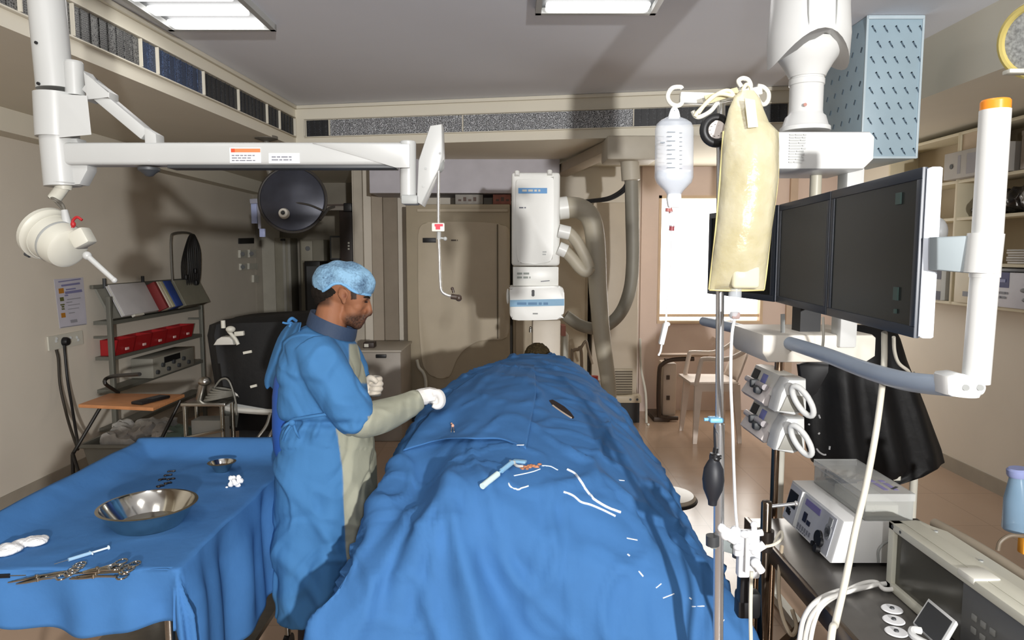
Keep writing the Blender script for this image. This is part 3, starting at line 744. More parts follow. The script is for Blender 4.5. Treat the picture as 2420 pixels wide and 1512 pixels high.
for i, v in enumerate(bme.vertices):
    p = v.co; c = sk.copy(); x, y = proj(p); c = c*(1+.10*nz(p, 22, 4))
    if 735 < x < 885 and 640 < y < 800:
        d = abs(p.y-Y0)
        b1 = max(0, min(1, (y-733+(x-855)*.15)/14))*max(0, min(1, (x-806-(790-y)*.0)/14))*(1 if x > 800 else 0)
        if y > 733 and x > 806: c = c.lerp(be, min(1, .93*b1*(.9+.35*nz(p, 260, 3))))
        for s in (-1, 1):
            c = c.lerp(ha, .95*g(p, M(871, 702.5, s*.028), .011)); c = c.lerp(ha, .8*g(p, M(864, 703, s*.038), .009))
            c = c.lerp(ha, .92*g(p, M(866, 714, s*.034), .0075)); c = c.lerp(ea, .8*g(p, M(815, 700, s*.082), .009))
        c = c.lerp(li, .8*g(p, M(863, 756, 0), .010)); c = c.lerp(be, .9*g(p, M(863, 751.5, 0), .007)); c = c.lerp(ha, .9*g(p, M(869, 747, -.008), .0045))
        if 829 < x < 843 and 672 < y < 708 and d > .03: c = c.lerp(ha, .9)
        c = c.lerp(be, .75*max(0, min(1, (728-y)/10))*max(0, min(1, (790-x)/14)))
    ca_.data[i].color = (c.x, c.y, c.z, 1)
sm = bpy.data.materials.new('surgeon_skin'); sm.use_nodes = True; N = sm.node_tree.nodes; L = sm.node_tree.links; b = N['Principled BSDF']
at = N.new('ShaderNodeAttribute'); at.attribute_name = 'Col'; L.new(at.outputs['Color'], b.inputs['Base Color']); b.inputs['Roughness'].default_value = .6; b.inputs['Specular IOR Level'].default_value = .25
b.inputs['Subsurface Weight'].default_value = .1; b.inputs['Subsurface Radius'].default_value = (.012, .006, .004); b.inputs['Subsurface Scale'].default_value = .3
n2 = N.new('ShaderNodeTexNoise'); n2.inputs['Scale'].default_value = 180; bp = N.new('ShaderNodeBump'); bp.inputs['Strength'].default_value = .08; bp.inputs['Distance'].default_value = .01
L.new(n2.outputs['Fac'], bp.inputs['Height']); L.new(bp.outputs['Normal'], b.inputs['Normal'])
finish(bme, 'body', sm, sg, None, 180)
# hair below the cap
hm = MB().ell(M(786, 688), (.078, .077, .066)).ell(M(774, 706), (.048, .060, .042)); hme = remesh(hm, .004, 2)
hb = bmesh.new(); hb.from_mesh(hme)
kill = []
for v in hb.verts:
    x, y = proj(v.co)
    lim = 724-(x-745)*.60
    if not (y < lim and x < 797): kill.append(v)
bmesh.ops.delete(hb, geom=kill, context='VERTS'); hb.to_mesh(hme); hb.free()
for v in hme.vertices: v.co += V((nz(v.co, 90, 1), nz(v.co, 90, 2), nz(v.co, 90, 3)))*.002
finish(hme, 'hair', HAIR, sg, 'short dark hair below the cap')
for s in (-1, 1):
    MB().tube([M(874, 704.5, s*.012), M(870, 701.5, s*.028), M(860, 702.5, s*.046)], [.0022, .0042, .0016], 8, 5).build('eyebrow', HAIR, sg)
    MB().ell(M(865.5, 713.5, s*.034), (.0062, .010, .0036)).build('eye', mat('eye_dark', (40, 28, 24), .25), sg)
# cap
cm = bpy.data.materials.new('cap_gauze'); cm.use_nodes = True; N = cm.node_tree.nodes; L = cm.node_tree.links; b = N['Principled BSDF']
tc = N.new('ShaderNodeTexCoord'); nz1 = N.new('ShaderNodeTexNoise'); nz1.inputs['Scale'].default_value = 120; nz1.inputs['Detail'].default_value = 6; nz1.inputs['Roughness'].default_value = .75
nz2 = N.new('ShaderNodeTexNoise'); nz2.inputs['Scale'].default_value = 13; mx = N.new('ShaderNodeMath'); mx.operation = 'ADD'; mm_ = N.new('ShaderNodeMath'); mm_.operation = 'MULTIPLY'; mm_.inputs[1].default_value = .5
rp = N.new('ShaderNodeValToRGB'); rp.color_ramp.elements[0].position = .38; rp.color_ramp.elements[1].position = .58
rp.color_ramp.elements[0].color = lin((58, 84, 112))+(1,); rp.color_ramp.elements[1].color = lin((140, 182, 212))+(1,)
L.new(tc.outputs['Object'], nz1.inputs['Vector']); L.new(tc.outputs['Object'], nz2.inputs['Vector']); L.new(nz1.outputs['Fac'], mx.inputs[0]); L.new(nz2.outputs['Fac'], mx.inputs[1]); L.new(mx.outputs[0], mm_.inputs[0])
L.new(mm_.outputs[0], rp.inputs['Fac']); L.new(rp.outputs['Color'], b.inputs['Base Color']); b.inputs['Roughness'].default_value = .85
cpm = MB().ell(M(812, 668), (.117, .092, .082), Matrix.Rotation(.10, 3, 'Y'), 72, 48).mesh('cap')
cb_ = bmesh.new(); cb_.from_mesh(cpm); kill = []
def rim(x):                            # lower edge of the cap seen from the side
    pts = [(735, 699), (750, 697), (770, 694), (790, 684), (803, 674), (815, 671), (826, 675), (838, 686), (850, 693), (870, 697), (895, 699)]
    for (x0, y0), (x1, y1) in zip(pts, pts[1:]):
        if x0 <= x <= x1: return y0+(y1-y0)*(x-x0)/(x1-x0)
    return 698
for v in cb_.verts:
    x, y = proj(v.co); d = (v.co.y-Y0)
    y_ = 756-(756-y)*(Y0+d)/Y0; x_ = 1210+(x-1210)*(Y0+d)/Y0     # as seen in the plane of symmetry
    if y_ > rim(x_)+3: kill.append(v)
bmesh.ops.delete(cb_, geom=kill, context='VERTS')
be_ = [e for e in cb_.edges if e.is_boundary]
rimv = list({v for e in be_ for v in e.verts})
cen = M(812, 690)
bv = [v.co.copy() for v in rimv]; cb_.to_mesh(cpm); cb_.free()
for v in cpm.vertices:
    n = (v.co-M(812, 668)).normalized(); v.co += n*(.005*nz(v.co, 16, 2)+.003*nz(v.co, 40, 6)+.003*math.sin(v.co.x*90+v.co.y*40))
co = finish(cpm, 'cap', cm, sg, 'light blue gauzy cap', 180)
so = co.modifiers.new('t', 'SOLIDIFY'); so.thickness = .002
bv.sort(key=lambda p: math.atan2(p.y-cen.y, p.x-cen.x))
th = []
for k in range(44):
    a = -PI+2*PI*(k+.5)/44; q = [p for p in bv if abs(math.atan2(math.sin(math.atan2(p.y-cen.y, p.x-cen.x)-a), math.cos(math.atan2(p.y-cen.y, p.x-cen.x)-a))) < PI/30]
    if q: th.append(sum(q, V())/len(q)+V((0, 0, .002)))
MB().tube(th+[], .0055, 8, 2, True).build('cap_band', mat('cap_elastic', (128, 180, 220), .8, bump=.4, bscale=200), co, 'bright blue elastic edge')
# collar: lead thyroid collar
def ring3(c, ax_, rx, ry, n=32):
    x, y, d = frame(V(ax_)); return [V(c)+x*(rx*math.cos(2*PI*i/n))+y*(ry*math.sin(2*PI*i/n)) for i in range(n)]
def collar_ring(pl, pr, hd, n=36):
    c = (pl+pr)/2; h_ = (pr-pl)/2
    return [c+h_*math.cos(2*PI*i/n)+V((0, hd*math.sin(2*PI*i/n), 0)) for i in range(n)]
cr = MB().loft([collar_ring(M(726, 762), M(838, 806), .102), collar_ring(M(729, 750), M(841, 795), .098), collar_ring(M(733, 738), M(843, 784), .092), collar_ring(M(736, 731), M(844, 777), .088), collar_ring(M(741, 734), M(840, 780), .080), collar_ring(M(741, 752), M(836, 796), .080)], cap=False)
cr.build('collar', mat('collar_navy', (44, 60, 84), .7, bump=.15, bscale=60), sg, 'dark slate blue neck collar', 60)
# gown
GB = cloth('gown_blue_cloth', (66, 117, 166), 6.0, .018, .5)
OLV = cloth('gown_olive_grey', (158, 158, 140), 7.0, .018, .55)
gm = MB()
gm.loft([collar_ring(M(731, 766), M(833, 804), .098), collar_ring(M(714, 772), M(838, 813), .13), collar_ring(M(698, 785), M(841, 822), .17), collar_ring(M(683, 803), M(843, 834), .198)]+[ringY(*r) for r in ((860, 666, 850, .21), (905, 663, 856, .205), (950, 664, 862, .20), (985, 670, 872, .195), (1005, 672, 878, .193), (1040, 668, 884, .20), (1100, 662, 888, .21), (1180, 659, 886, .22), (1260, 661, 880, .225), (1340, 665, 872, .225), (1422, 673, 858, .22))])
gm.tube([M(742, 828, -.12), M(765, 868, -.165), M(803, 930, -.185), M(838, 978, -.18), M(856, 992, -.17)], [.080, .086, .083, .080, .071], 22, 5)
gm.tube([M(770, 812, .12), M(812, 845, .19), M(838, 895, .22), M(846, 925, .22)], [.085, .080, .070, .058], 20, 5)
gme = remesh(gm, .0068, 4, .5)
for v in gme.vertices:
    p = v.co; x, y = proj(p); n = V((p.x-M(765, 900).x, p.y-Y0, 0))
    n = n.normalized() if n.length > 1e-4 else V((0, 0, 1))
    k = .007*nz(p, 6, 1)+.004*nz(p, 14, 2)
    if 965 < y < 1060: k -= .020*math.exp(-((y-1003+(.0*x))/9)**2)*(1 if x < 830 else .3); k += .012*max(0, math.sin(x*.16+y*.05+2*nz(p, 5, 4)))*math.exp(-((y-1018)/26)**2)*(1 if x < 760 else .4)
    # long oblique drag folds in the skirt
    if y > 1060:
        w_ = (x-660)*.72-(y-1160)*.55+18*nz(p, 3, 7); k += .011*max(0, math.sin(w_*.060))**3*min(1, (y-1060)/120)
        k += .010*math.sin((p.x*40+p.y*22)+2*nz(p, 3, 9))*min(1, (y-1060)/260)
    else:
        w_ = (x-680)*.5-(y-820)*.35; k += .004*math.sin(w_*.13+2*nz(p, 6, 5))
    k += -.003+.022*max(0, ridge(V((p.x*1.3+p.z*.5, p.y*1.1, p.z*.75-p.x*.4)), 6.0, 31)-.62)-.020*max(0, ridge(V((p.x*.8-p.z*.7, p.y*1.2, p.z*.9+p.x*.5)), 5.0, 47)-.70)
    p += n*k
GC = cloth('gown_two_tone_cloth', (66, 117, 166), 6.0, .018, .5); _n = GC.node_tree; _a = _n.nodes.new('ShaderNodeAttribute'); _a.attribute_name = 'Col'
for l_ in list(_n.links):
    if l_.to_socket.name == 'Base Color': _n.links.remove(l_)
_n.links.new(_a.outputs['Color'], _n.nodes['Principled BSDF'].inputs['Base Color'])
gme.materials.append(GC); gca = gme.color_attributes.new('Col', 'FLOAT_COLOR', 'POINT')
gtx = [(760, 829), (815, 822), (870, 828), (905, 832), (990, 800), (1010, 795), (1100, 808), (1200, 813), (1300, 818), (1430, 832)]
def gbx(y):
    for (y0, x0), (y1, x1) in zip(gtx, gtx[1:]):
        if y0 <= y <= y1: return x0+(x1-x0)*(y-y0)/(y1-y0)
    return 835
gb_, go_ = V(lin((66, 117, 166))), V(lin((158, 158, 140)))
def ss(a, b_, x): t_ = max(0, min(1, (x-a)/(b_-a))); return t_*t_*(3-2*t_)
for i, v in enumerate(gme.vertices):
    c = v.co; d = c.y-Y0; x, y = proj(c); w_ = 0.0
    x0 = 1210+(x-1210)*(Y0+d)/(Y0-.12)
    if y > 980 and d < .30 and not (y < 1025 and d < -.2 and x < 870): w_ = ss(-1.5, 1.5, x-gbx(y)-2*nz(c, 8, 1))*ss(980, 986, y)
    if 805 < y < 912 and x < 870 and -.12 < d < .11: w_ = max(w_, ss(823, 827, x)*ss(810, 815, y)*ss(908, 903, y) if y < 908 else 0)
    c = gb_.lerp(go_, w_)*(1+.05*nz(c, 9, 6)); gca.data[i].color = (c.x, c.y, c.z, 1)
for p in gme.polygons: p.use_smooth = True
gme.name = 'gown'; go = bpy.data.objects.new('gown', gme); COL.objects.link(go); off = root_loc(sg); go.parent = sg; gme.transform(Matrix.Translation(-off)); go['label'] = 'blue wraparound surgical gown with an olive grey front panel'
# forearm sleeves
fm = MB().tube([M(832, 985, -.17), M(858, 992, -.165), M(905, 982, -.09), M(955, 962, .01), M(984, 946, .065), M(994, 942, .075)], [.056, .066, .062, .052, .044, .036], 22, 5)
fme = remesh(fm, .006, 3)
for v in fme.vertices:
    p = v.co; x, y = proj(p); ax_ = (x-850)/140.0
    k = .005*nz(p, 9, 3)+.022*max(0, ridge(V((p.x*1.2+p.z*.9, p.y, p.z*.8-p.x*.5)), 8.0, 5)-.6)+.006*math.sin((x*.55+y*.9)*.11+2*nz(p, 8, 1))*(.4+ax_)+.004*math.sin(x*.28)*max(0, ax_-.55)*2
    p += (p-M(x, y, -.06)).normalized()*0+V((0, -1, .35)).normalized()*k
finish(fme, 'sleeve', OLV, sg, 'olive grey forearm sleeve of the reaching arm', 180)
fm = MB().tube([M(838, 925, .225), M(852, 930, .22), M(868, 916, .195)], [.050, .045, .034], 18, 5)
finish(remesh(fm, .006, 3), 'sleeve', OLV, sg, 'olive grey sleeve of the folded arm', 180)
# gloves
GLV = mat('white_latex_glove', (228, 224, 218), .5, bump=.12, bscale=90, var=.03)
GLV2 = mat('ivory_latex_glove', (206, 196, 180), .5, bump=.15, bscale=90, var=.05)
hnd = MB()
hnd.tube([M(982, 942, .06), M(996, 938, .08), M(1006, 936, .09)], [.033, .034, .034], 16, 4); hnd.ell(M(1028, 944, .104), (.020, .034, .020))
hnd.loft([[M(x, y, d) for x, y, d in r] for r in (
  ((996, 922, .065), (996, 918, .09), (996, 922, .125), (998, 950, .125), (998, 956, .09), (998, 950, .062)),
  ((1014, 918, .062), (1014, 914, .10), (1014, 919, .145), (1016, 946, .145), (1016, 953, .10), (1016, 948, .060)),
  ((1030, 921, .065), (1030, 917, .105), (1030, 922, .152), (1031, 944, .152), (1030, 950, .105), (1030, 946, .064)))])
for k in range(4):
    d = .072+.026*k; e = (0, 3, 3, 0)[k]
    hnd.tube([M(1022, 930, d), M(1034+e, 928, d+.004), M(1042+e, 939, d+.005), M(1042+e, 953, d+.003), M(1033+e, 961, d-.002), M(1022+e, 957, d-.006)], [.0150, .0150, .0138, .0128, .0118, .0095], 12, 4)
hnd.tube([M(1004, 938, .135), M(1018, 948, .165), M(1034, 954, .158), M(1043, 960, .140)], [.014, .0135, .011, .008], 12, 4)
gl = finish(remesh(hnd, .0028, 3), 'glove', GLV, sg, 'white latex glove on the reaching hand', 180)
MB().torus(M(984, 943, .063), (M(996, 938, .08)-M(982, 944, .06)), .0345, .003, 24, 8).build('cuff_roll', GLV, gl)
fst = MB().ell(M(874, 911, .20), (.030, .030, .040)).tube([M(850, 922, .205), M(860, 917, .20), M(870, 913, .20)], .040, 16, 3)
for k in range(4):
    y = 893+k*11.5; sx_ = (0, 2, 1, -3)[k]
    fst.tube([M(882+sx_, y, .235), M(895+sx_, y+1, .215), M(897+sx_, y+3, .180), M(886+sx_, y+4, .163), M(874+sx_, y+4, .172)], [.012, .0125, .0118, .0105, .0085], 12, 4)
fst.tube([M(866, 902, .172), M(874, 893, .158), M(884, 897, .152), M(891, 904, .156)], [.014, .0135, .0115, .009], 12, 4)
finish(remesh(fst, .0028, 2), 'glove', GLV2, sg, 'ivory latex glove, fist held before the chest', 180)
# untied back panel of the gown, apron edge and ties
rows = []
for j, (y, x0, x1) in enumerate(((760, 686, 712), (782, 662, 706), (815, 648, 698), (845, 638, 692), (875, 629, 684), (900, 621, 676), (918, 627, 668))):
    rows.append([M(x0+(x1-x0)*i/14, y+(4*math.sin(i*1.3) if j == 6 else 0), (.13-.20*(i/14))+.011*math.sin(i*1.1+j*.7)+.006*nz((i*.5, j*.8, 0), 1.0, 3)) for i in range(15)])
fo = finish(MB().sheet(rows).mesh('f'), 'gown_back_panel', GB, sg, 'loose blue back panel hanging off the shoulder', 180)
so = fo.modifiers.new('t', 'SOLIDIFY'); so.thickness = .004; fo.modifiers.new('s', 'SUBSURF').render_levels = 1
MB().loft([ringY(py, xl, xr, hd, 28) for py, xl, xr, hd in ((850, 672, 760, .13), (890, 656, 765, .13), (930, 651, 770, .13), (1000, 650, 780, .13), (1050, 653, 780, .13), (1110, 680, 780, .14))]).build('apron', mat('apron_royal_blue', (36, 82, 160), .6, bump=.1, bscale=30), sg, 'darker blue apron showing behind the gown')
MB().tube([M(653, 890, .03), M(649, 930, .03), M(648, 1000, .03), M(652, 1050, .03)], .005).build('apron_binding', mat('binding_beige', (190, 170, 140), .7), sg, 'beige edge binding')
tm = MB()
tm.tube([M(675, 1000, -.10), M(690, 992, -.17), M(730, 985, -.207), M(775, 978, -.21)], .006)
for a, c in (((690, 1000), (668, 1040)), ((694, 1002), (712, 1040)), ((688, 996), (668, 1012))): tm.tube([M(*a, -.178), M((a[0]+c[0])/2-3, (a[1]+c[1])/2, -.19), M(*c, -.165)], .005)
tm.ell(M(690, 999, -.182), (.013, .010, .012)); tm.build('waist_tie', GB, sg)
tm = MB().tube([M(700, 758, -.03), M(690, 752, -.05), M(682, 760, -.05), M(690, 764, -.04)], .006).tube([M(690, 762, -.05), M(678, 764, -.05), M(668, 762, -.05)], .004).tube([M(688, 764, -.05), M(684, 772, -.05)], .005)
tm.build('neck_tie', GB, sg)
# trousers and shoes under the hem
tr = MB()
for s in (-1, 1): tr.tube([M(762, 1330, s*.09), M(755, 1480, s*.10), M(748, 1610, s*.105), M(746, 1648, s*.105)], [.092, .078, .070, .068], 16, 4)
tr.build('trousers', mat('trousers_dark', (44, 38, 42), .85), sg)
for s in (-1, 1):
    c = V((M(746, 1640, s*.105).x+.04, Y0+s*.105, 0)); sh = MB().ell(c+V((.02, 0, .035)), (.135, .048, .045)).box(c+V((.02, 0, .011)), (.25, .085, .022), None, .01)
    shm = remesh(sh, .006, 3)
    for v in shm.vertices: v.co.z = max(v.co.z, .001)
    finish(shm, 'shoe', mat('shoe_white', (190, 186, 180), .5), sg)
# ================================================================== LEFT SIDE
# ceiling mounted arm with the horizontal beam
LY = 2.06
def A(px, py, d=0.0): return P(px, py, LY+d)
t = thing('equipment_boom', 'white ceiling mounted column at left with long horizontal beam and warning stickers', 'equipment boom', V((A(150, 440).x, LY, 2.0)))
top, mid, bot = A(104, -70), A(133, 222), A(152, 436)
topc = V((top.x, LY, ZC)) if top.z > ZC else top
up = (A(110, 0)-bot).normalized(); topc = bot+up*((ZC-bot.z)/up.z)
MB().cyl(topc, bot+up*.27, .0475, n=32).lathe(topc, -up, [(.10, 0), (.10, .02), (.06, .05), (.0475, .07)], 32).build('column', WHITE, t)
MB().cyl(A(136, 325), A(131, 222), .056, n=32).build('collar', WHITE, t)
MB().loft([[A(x, y, d) for x, y, d in r] for r in (((140, 222, -.05), (206, 226, -.035), (206, 226, .04), (140, 222, .05)), ((140, 325, -.05), (216, 318, -.035), (216, 318, .04), (140, 325, .05)))]).build('collar_block', WHITE, t)
MB().cyl(A(149, 440), A(138, 322), .0485, n=32).lathe(bot+V((0, 0, .004)), V((0, 0, -1)), [(.0485, 0), (.044, .006), (.001, .007)], 32).build('lower_column', WHITE, t)
MB().prism([A(180, 326, -.02), A(206, 392, -.02), A(206, 402, -.02), A(188, 436, -.02), A(165, 436, -.02), A(165, 326, -.02)], (0, .05, 0), .004).build('bracket', WHITE, t)
hubc, hub2 = A(178, 226), A(174, 150)
MB().cyl(hubc, hub2, .0255, n=24).lathe(hub2, (hub2-hubc), [(.0255, 0), (.022, .006), (.001, .008)], 24).build('hub', WHITE, t)
MB().prism([A(196, 166, -.03), A(206, 180, -.03), A(258, 217, -.03), A(258, 232, -.03), A(232, 230, -.03), A(204, 238, -.03)], (0, .05, 0), .003).build('hub_plate', WHITE, t)
MB().bar(A(212, 205), A(352, 322), .05, .034, .004, V((0, 0, 1))).build('strut', WHITE, t)
MB().prism([A(340, 300, -.03), A(354, 308, -.03), A(368, 316, -.03), A(370, 342, -.03), A(342, 342, -.03)], (0, .05, 0), .003).build('strut_foot', WHITE, t)
# beam
bz0, bz1 = A(500, 396).z, A(500, 340).z
bx0, bx1 = A(160, 370).x, A(955, 370).x
MB().bb((bx0, LY-.035, bz0+.004), (bx1, LY+.035, bz1), .010, 3).build('beam', WHITE, t)
MB().bb((bx0+.30, LY-.028, bz0-.005), (bx1-.02, LY+.028, bz0+.006), .002).build('beam_channel', DGREY, t, 'dark channel under the beam')
MB().prism([A(738, 338, -.037), A(790, 340, -.037), A(968, 340, -.037), A(968, 396, -.037), A(935, 396, -.037)], (0, .006, 0), .001).build('beam_gusset', WHITE, t)
MB().cyl(A(352, 379, -.036), A(352, 379, -.030), .003, n=10).build('screw', GREYP, t)
MB().lathe(A(352, 396), (0, 0, -1), [(.03, 0), (.03, .008), (.018, .016), (.010, .024), (.001, .026)], 20).build('under_knob', DGREY, t)
for x, y in ((92, 113), (97, 207)):
    c = A(x+6, y); MB().cyl(c+V((.018, -.052, 0)), c+V((.018, -.040, 0)), .0042, n=12).build('bolt', BLACK, t)
ym = -.0365
a, c = A(544, 385, ym), A(616, 349, ym)
lb = MB().bb((a.x, a.y-.001, a.z), (c.x, a.y+.001, c.z), 0).build('warning_label', mat('label_white', (226, 226, 228), .6), t, 'white warning sticker with an orange top band')
o1, o2 = A(546, 360, ym-.0015), A(615, 351, ym-.0015)
MB().bb((o1.x, o1.y-.0006, o1.z), (o2.x, o1.y+.0006, o2.z)).build('orange_band', mat('label_orange', (214, 118, 72), .6), lb)
MB().bb((o1.x, o1.y-.0011, o1.z), (o1.x+.011, o1.y, o2.z)).build('red_square', mat('label_red', (198, 70, 36), .6), lb)
script_rows(MB(), A(548, 382, ym-.0015), (1, 0, 0), (0, 0, 1), .078, .021, 3, 4).build('lettering', INK, lb)
a, c = A(636, 386, ym), A(708, 362, ym)
lb = MB().bb((a.x, a.y-.001, a.z), (c.x, a.y+.001, c.z), 0).build('name_label', mat('label_white', (226, 226, 228), .6), t, 'second white sticker with grey print')
script_rows(MB(), A(642, 381, ym-.0015), (1, 0, 0), (0, 0, 1), .074, .016, 2, 9).build('lettering', INK, lb)
# end pivot and spring arm
MB().cyl(A(965, 470), A(964, 336), .0235, n=28).lathe(A(964, 337), (0, 0, 1), [(.0235, 0), (.020, .004), (.001, .005)], 28).build('end_pivot', WHITE, t)
MB().bb((A(951, 484).x, LY-.03, A(951, 484).z), (A(990, 462).x, LY+.03, A(951, 462).z), .006).build('pivot_foot', GREYP, t)
MB().prism([A(1016, 296, -.02), A(1044, 292, -.02), A(1047, 372, -.02), A(1036, 400, -.02), A(998, 486, -.02), A(984, 478, -.02), A(988, 380, -.02)], (0, .07, 0), .006).build('spring_arm', WHITE, t)
MB().ell(A(1036, 388, .012), (.018, .03, .026)).build('arm_cap', GREYP, t, 'grey rounded end cap')
for x, y in ((1040, 362), (1006, 398), (1000, 440)): MB().cyl(A(x, y, -.022), A(x, y, -.014), .0035, n=10).build('screw', GREYP, t)
# hanging hook rod
t2 = thing('hook_rod', 'thin metal rod hanging from the beam end, with a red and white tag', 'rod', A(1036, 540))
MB().tube([A(1037, 398), A(1036, 460), A(1036, 540), A(1038, 600), A(1040, 660), A(1043, 686), A(1056, 697), A(1074, 700)], .0042, 12, 6).build('rod', mat('satin_rod', (200, 198, 192), .3, .8), t2)
tg = MB().box(A(1035.5, 537, -.012), (.037, .012, .025), None, .003).build('tag', OFFWH, t2, 'small white tag with a red mark')
m = MB().box(A(1037, 532, -.019), (.024, .002, .007)).box(A(1035, 538, -.019), (.013, .002, .010)); m.build('red_mark', mat('tag_red', (200, 40, 60), .5), tg)
MB().cyl(A(1037, 548), A(1037, 566), .0062, n=14).cyl(A(1040, 562), A(1052, 564), .003).ell(A(1052, 564), (.006, .006, .006)).build('clamp', GREYP, t2)
MB().cyl(A(1066, 700), A(1084, 703), .008, n=14).ell(A(1084, 704), (.010, .010, .010)).cyl(A(1072, 692), A(1070, 684), .004).ell(A(1069, 682), (.005, .005, .005)).build('end_knob', mat('dark_knob', (56, 44, 36), .4), t2, 'dark knob at the rod end')

# hanging procedure lamp
t = thing('procedure_lamp', 'grey drum shaped procedure lamp with white handle hanging below the left column', 'lamp', A(150, 570))
LG = mat('lamp_shell_grey', (188, 186, 174), .45, var=.04)
MB().cyl(A(152, 428), A(150, 446), .022, n=18).cyl(A(150, 440), A(128, 470), .018, n=18).build('swivel', LG, t)
MB().tube([A(118, 466, -.01), A(132, 472, -.02), A(146, 482), A(154, 500)], .0045).tube([A(124, 468, .01), A(140, 486, .01), A(156, 502, .01)], .0035).cyl(A(116, 464), A(146, 466), .006).build('cable', mat('cable_grey', (96, 92, 84), .6), t)
MB().tube([A(152, 496), A(157, 522), A(160, 546), A(163, 566)], [.009, .012, .0135, .010], 14, 4).build('yoke', WHITE, t)
axd = (A(205, 607, -.07)-A(118, 545)).normalized()
c0 = A(112, 553, .02)
MB().lathe(c0, axd, [(.001, -.016), (.074, -.016), (.080, -.010), (.080, .004), (.074, .008), (.071, .016), (.071, .024)], 40).build('rim', LG, t)
MB().lathe(c0, axd, [(.070, .022), (.067, .030), (.064, .085), (.058, .104), (.046, .112), (.001, .114)], 40).build('drum', LG, t)
MB().lathe(c0, axd, [(.0655, .055), (.0668, .060), (.0655, .065)], 40, False).build('drum_seam', GREYP, t)
MB().box(c0+axd*.10+V((.045, 0, .030)), (.05, .05, .05), axes((1, 0, .5), (0, 0, 1)), .008).build('rear_box', LG, t)
hs = A(206, 604, -.09); he = A(270, 662, -.10)
MB().cyl(hs, he, .0078, .0068, 16).ell(hs, (.012, .012, .012)).ell(he, (.0078, .0078, .0078)).build('handle', WHITE, t, 'slim white handle')
MB().tube([A(172, 538, -.03), A(172, 522, -.03), A(182, 513, -.03), A(194, 520, -.03)], .004).ell(A(173, 530, -.03), (.007, .007, .009)).build('clip', mat('red_clip', (160, 30, 34), .5), t, 'red clip')
MB().cyl(A(62, 597, .05), A(72, 602, .05), .010).build('knob', DGREY, t)

# ---------------------------------------------------------------- left wall fittings
WX = XL+.004
def W(px, py, off=0.0): return PX(px, py, XL+.002+off)
def wallpanel(m, corners, off, th): m.prism([W(x, y, off) for x, y in corners], (th, 0, 0)); return m
ps = wallpanel(MB(), [(127, 660), (196, 655), (205, 766), (141, 776)], 0, .002).build('poster', mat('poster_paper', (196, 194, 206), .7), None)
tag(ps, 'white instruction poster with blue headings and coloured symbols on the left wall', 'poster')
def wm(lst, m, nm, par):
    b_ = MB()
    for q in lst: wallpanel(b_, q, .003, .0006)
    return b_.build(nm, m, par)
def quad(x0, y0, x1, y1, s=-.14): return [(x0, y0), (x1, y0+s*(x1-x0)), (x1+1.5, y1+s*(x1-x0)), (x0+1.5, y1)]
wm([quad(137, 665, 190, 667.5), quad(144, 673, 188, 677.5), quad(155, 683, 178, 686), quad(153, 689, 193, 695), quad(152, 697, 160, 700)], mat('poster_blue', (126, 126, 166), .7), 'heading', ps)
wm([quad(138, 682, 150, 694), quad(144, 740, 154, 751)], mat('poster_orange', (178, 120, 36), .7), 'symbol', ps)
wm([quad(141, 703, 150, 712), quad(142, 719, 152, 722), quad(145, 723, 151, 727), quad(145, 729, 152, 732)], mat('poster_green', (96, 98, 48), .7), 'symbol', ps)
wm([quad(158, 707, 190, 709), quad(156, 714, 170, 716), quad(160, 721, 188, 722.5), quad(160, 730, 186, 731.5), quad(162, 739, 176, 741), quad(166, 756, 182, 763), quad(143, 773, 203, 775)], mat('poster_grey', (150, 150, 158), .7), 'small_print', ps)
t = thing('socket_plate', 'white multi socket plate low on the left wall with black plug inserted', 'socket', W(150, 828))
wallpanel(MB(), [(110, 796), (191, 781), (194, 812), (113, 829)], 0, .012).build('plate', OFFWH, t)
for x, y in ((132, 806), (133, 800), (166, 798), (181, 797), (184, 803)): MB().cyl(W(x, y, .010), W(x, y, .016), .011, n=14).build('outlet', GREYP, t)
pl = thing('plug', 'round black plug pushed into the left wall socket', 'plug', W(151, 808, .01))
MB().lathe(W(151, 807, .013), (1, 0, 0), [(.034, 0), (.034, .02), (.026, .035), (.001, .036)], 24).build('plug_body', BLACK, pl)
MB().tube([W(152, 815, .03), W(154, 840, .03), W(160, 900, .05), W(170, 960, .12), W(178, 1010, .25), W(186, 1058, .45)], .010, 8, 6).build('cord', BLACK, pl)
c2 = MB().tube([W(133, 826, .02), W(138, 850, .03), W(142, 910, .05), W(155, 970, .10), W(166, 1010, .22), W(184, 1062, .42)], .010, 8, 6).build('cord', mat('cord_dark', (48, 42, 34), .6)); tag(c2, 'dark cord hanging beside the plug down the left wall', 'cord')
# gas outlets at the far end of the left wall
t = thing('gas_outlet_panel', 'row of small pipeline gas outlets at the far end of the left wall', 'gas outlet', W(582, 670))
wallpanel(MB(), [(563, 563), (597, 562), (597, 575), (563, 576)], 0, .02).build('name_plate', BLACK, t, 'black name plate')
for x0, y0, x1, y1 in ((563, 591, 580, 609), (585, 590, 600, 608), (565, 623, 579, 638), (584, 622, 604, 636), (595, 650, 605, 667)):
    wallpanel(MB(), [(x0, y0), (x1, y0), (x1, y1), (x0, y1)], 0, .03).build('outlet_plate', OFFWH, t)
    if x1 < 602: MB().cyl(W((x0+x1)/2+2, (y0+y1)/2, .03), W((x0+x1)/2+2, (y0+y1)/2, .08), .026, n=16).build('outlet_ring', DGREY, t)

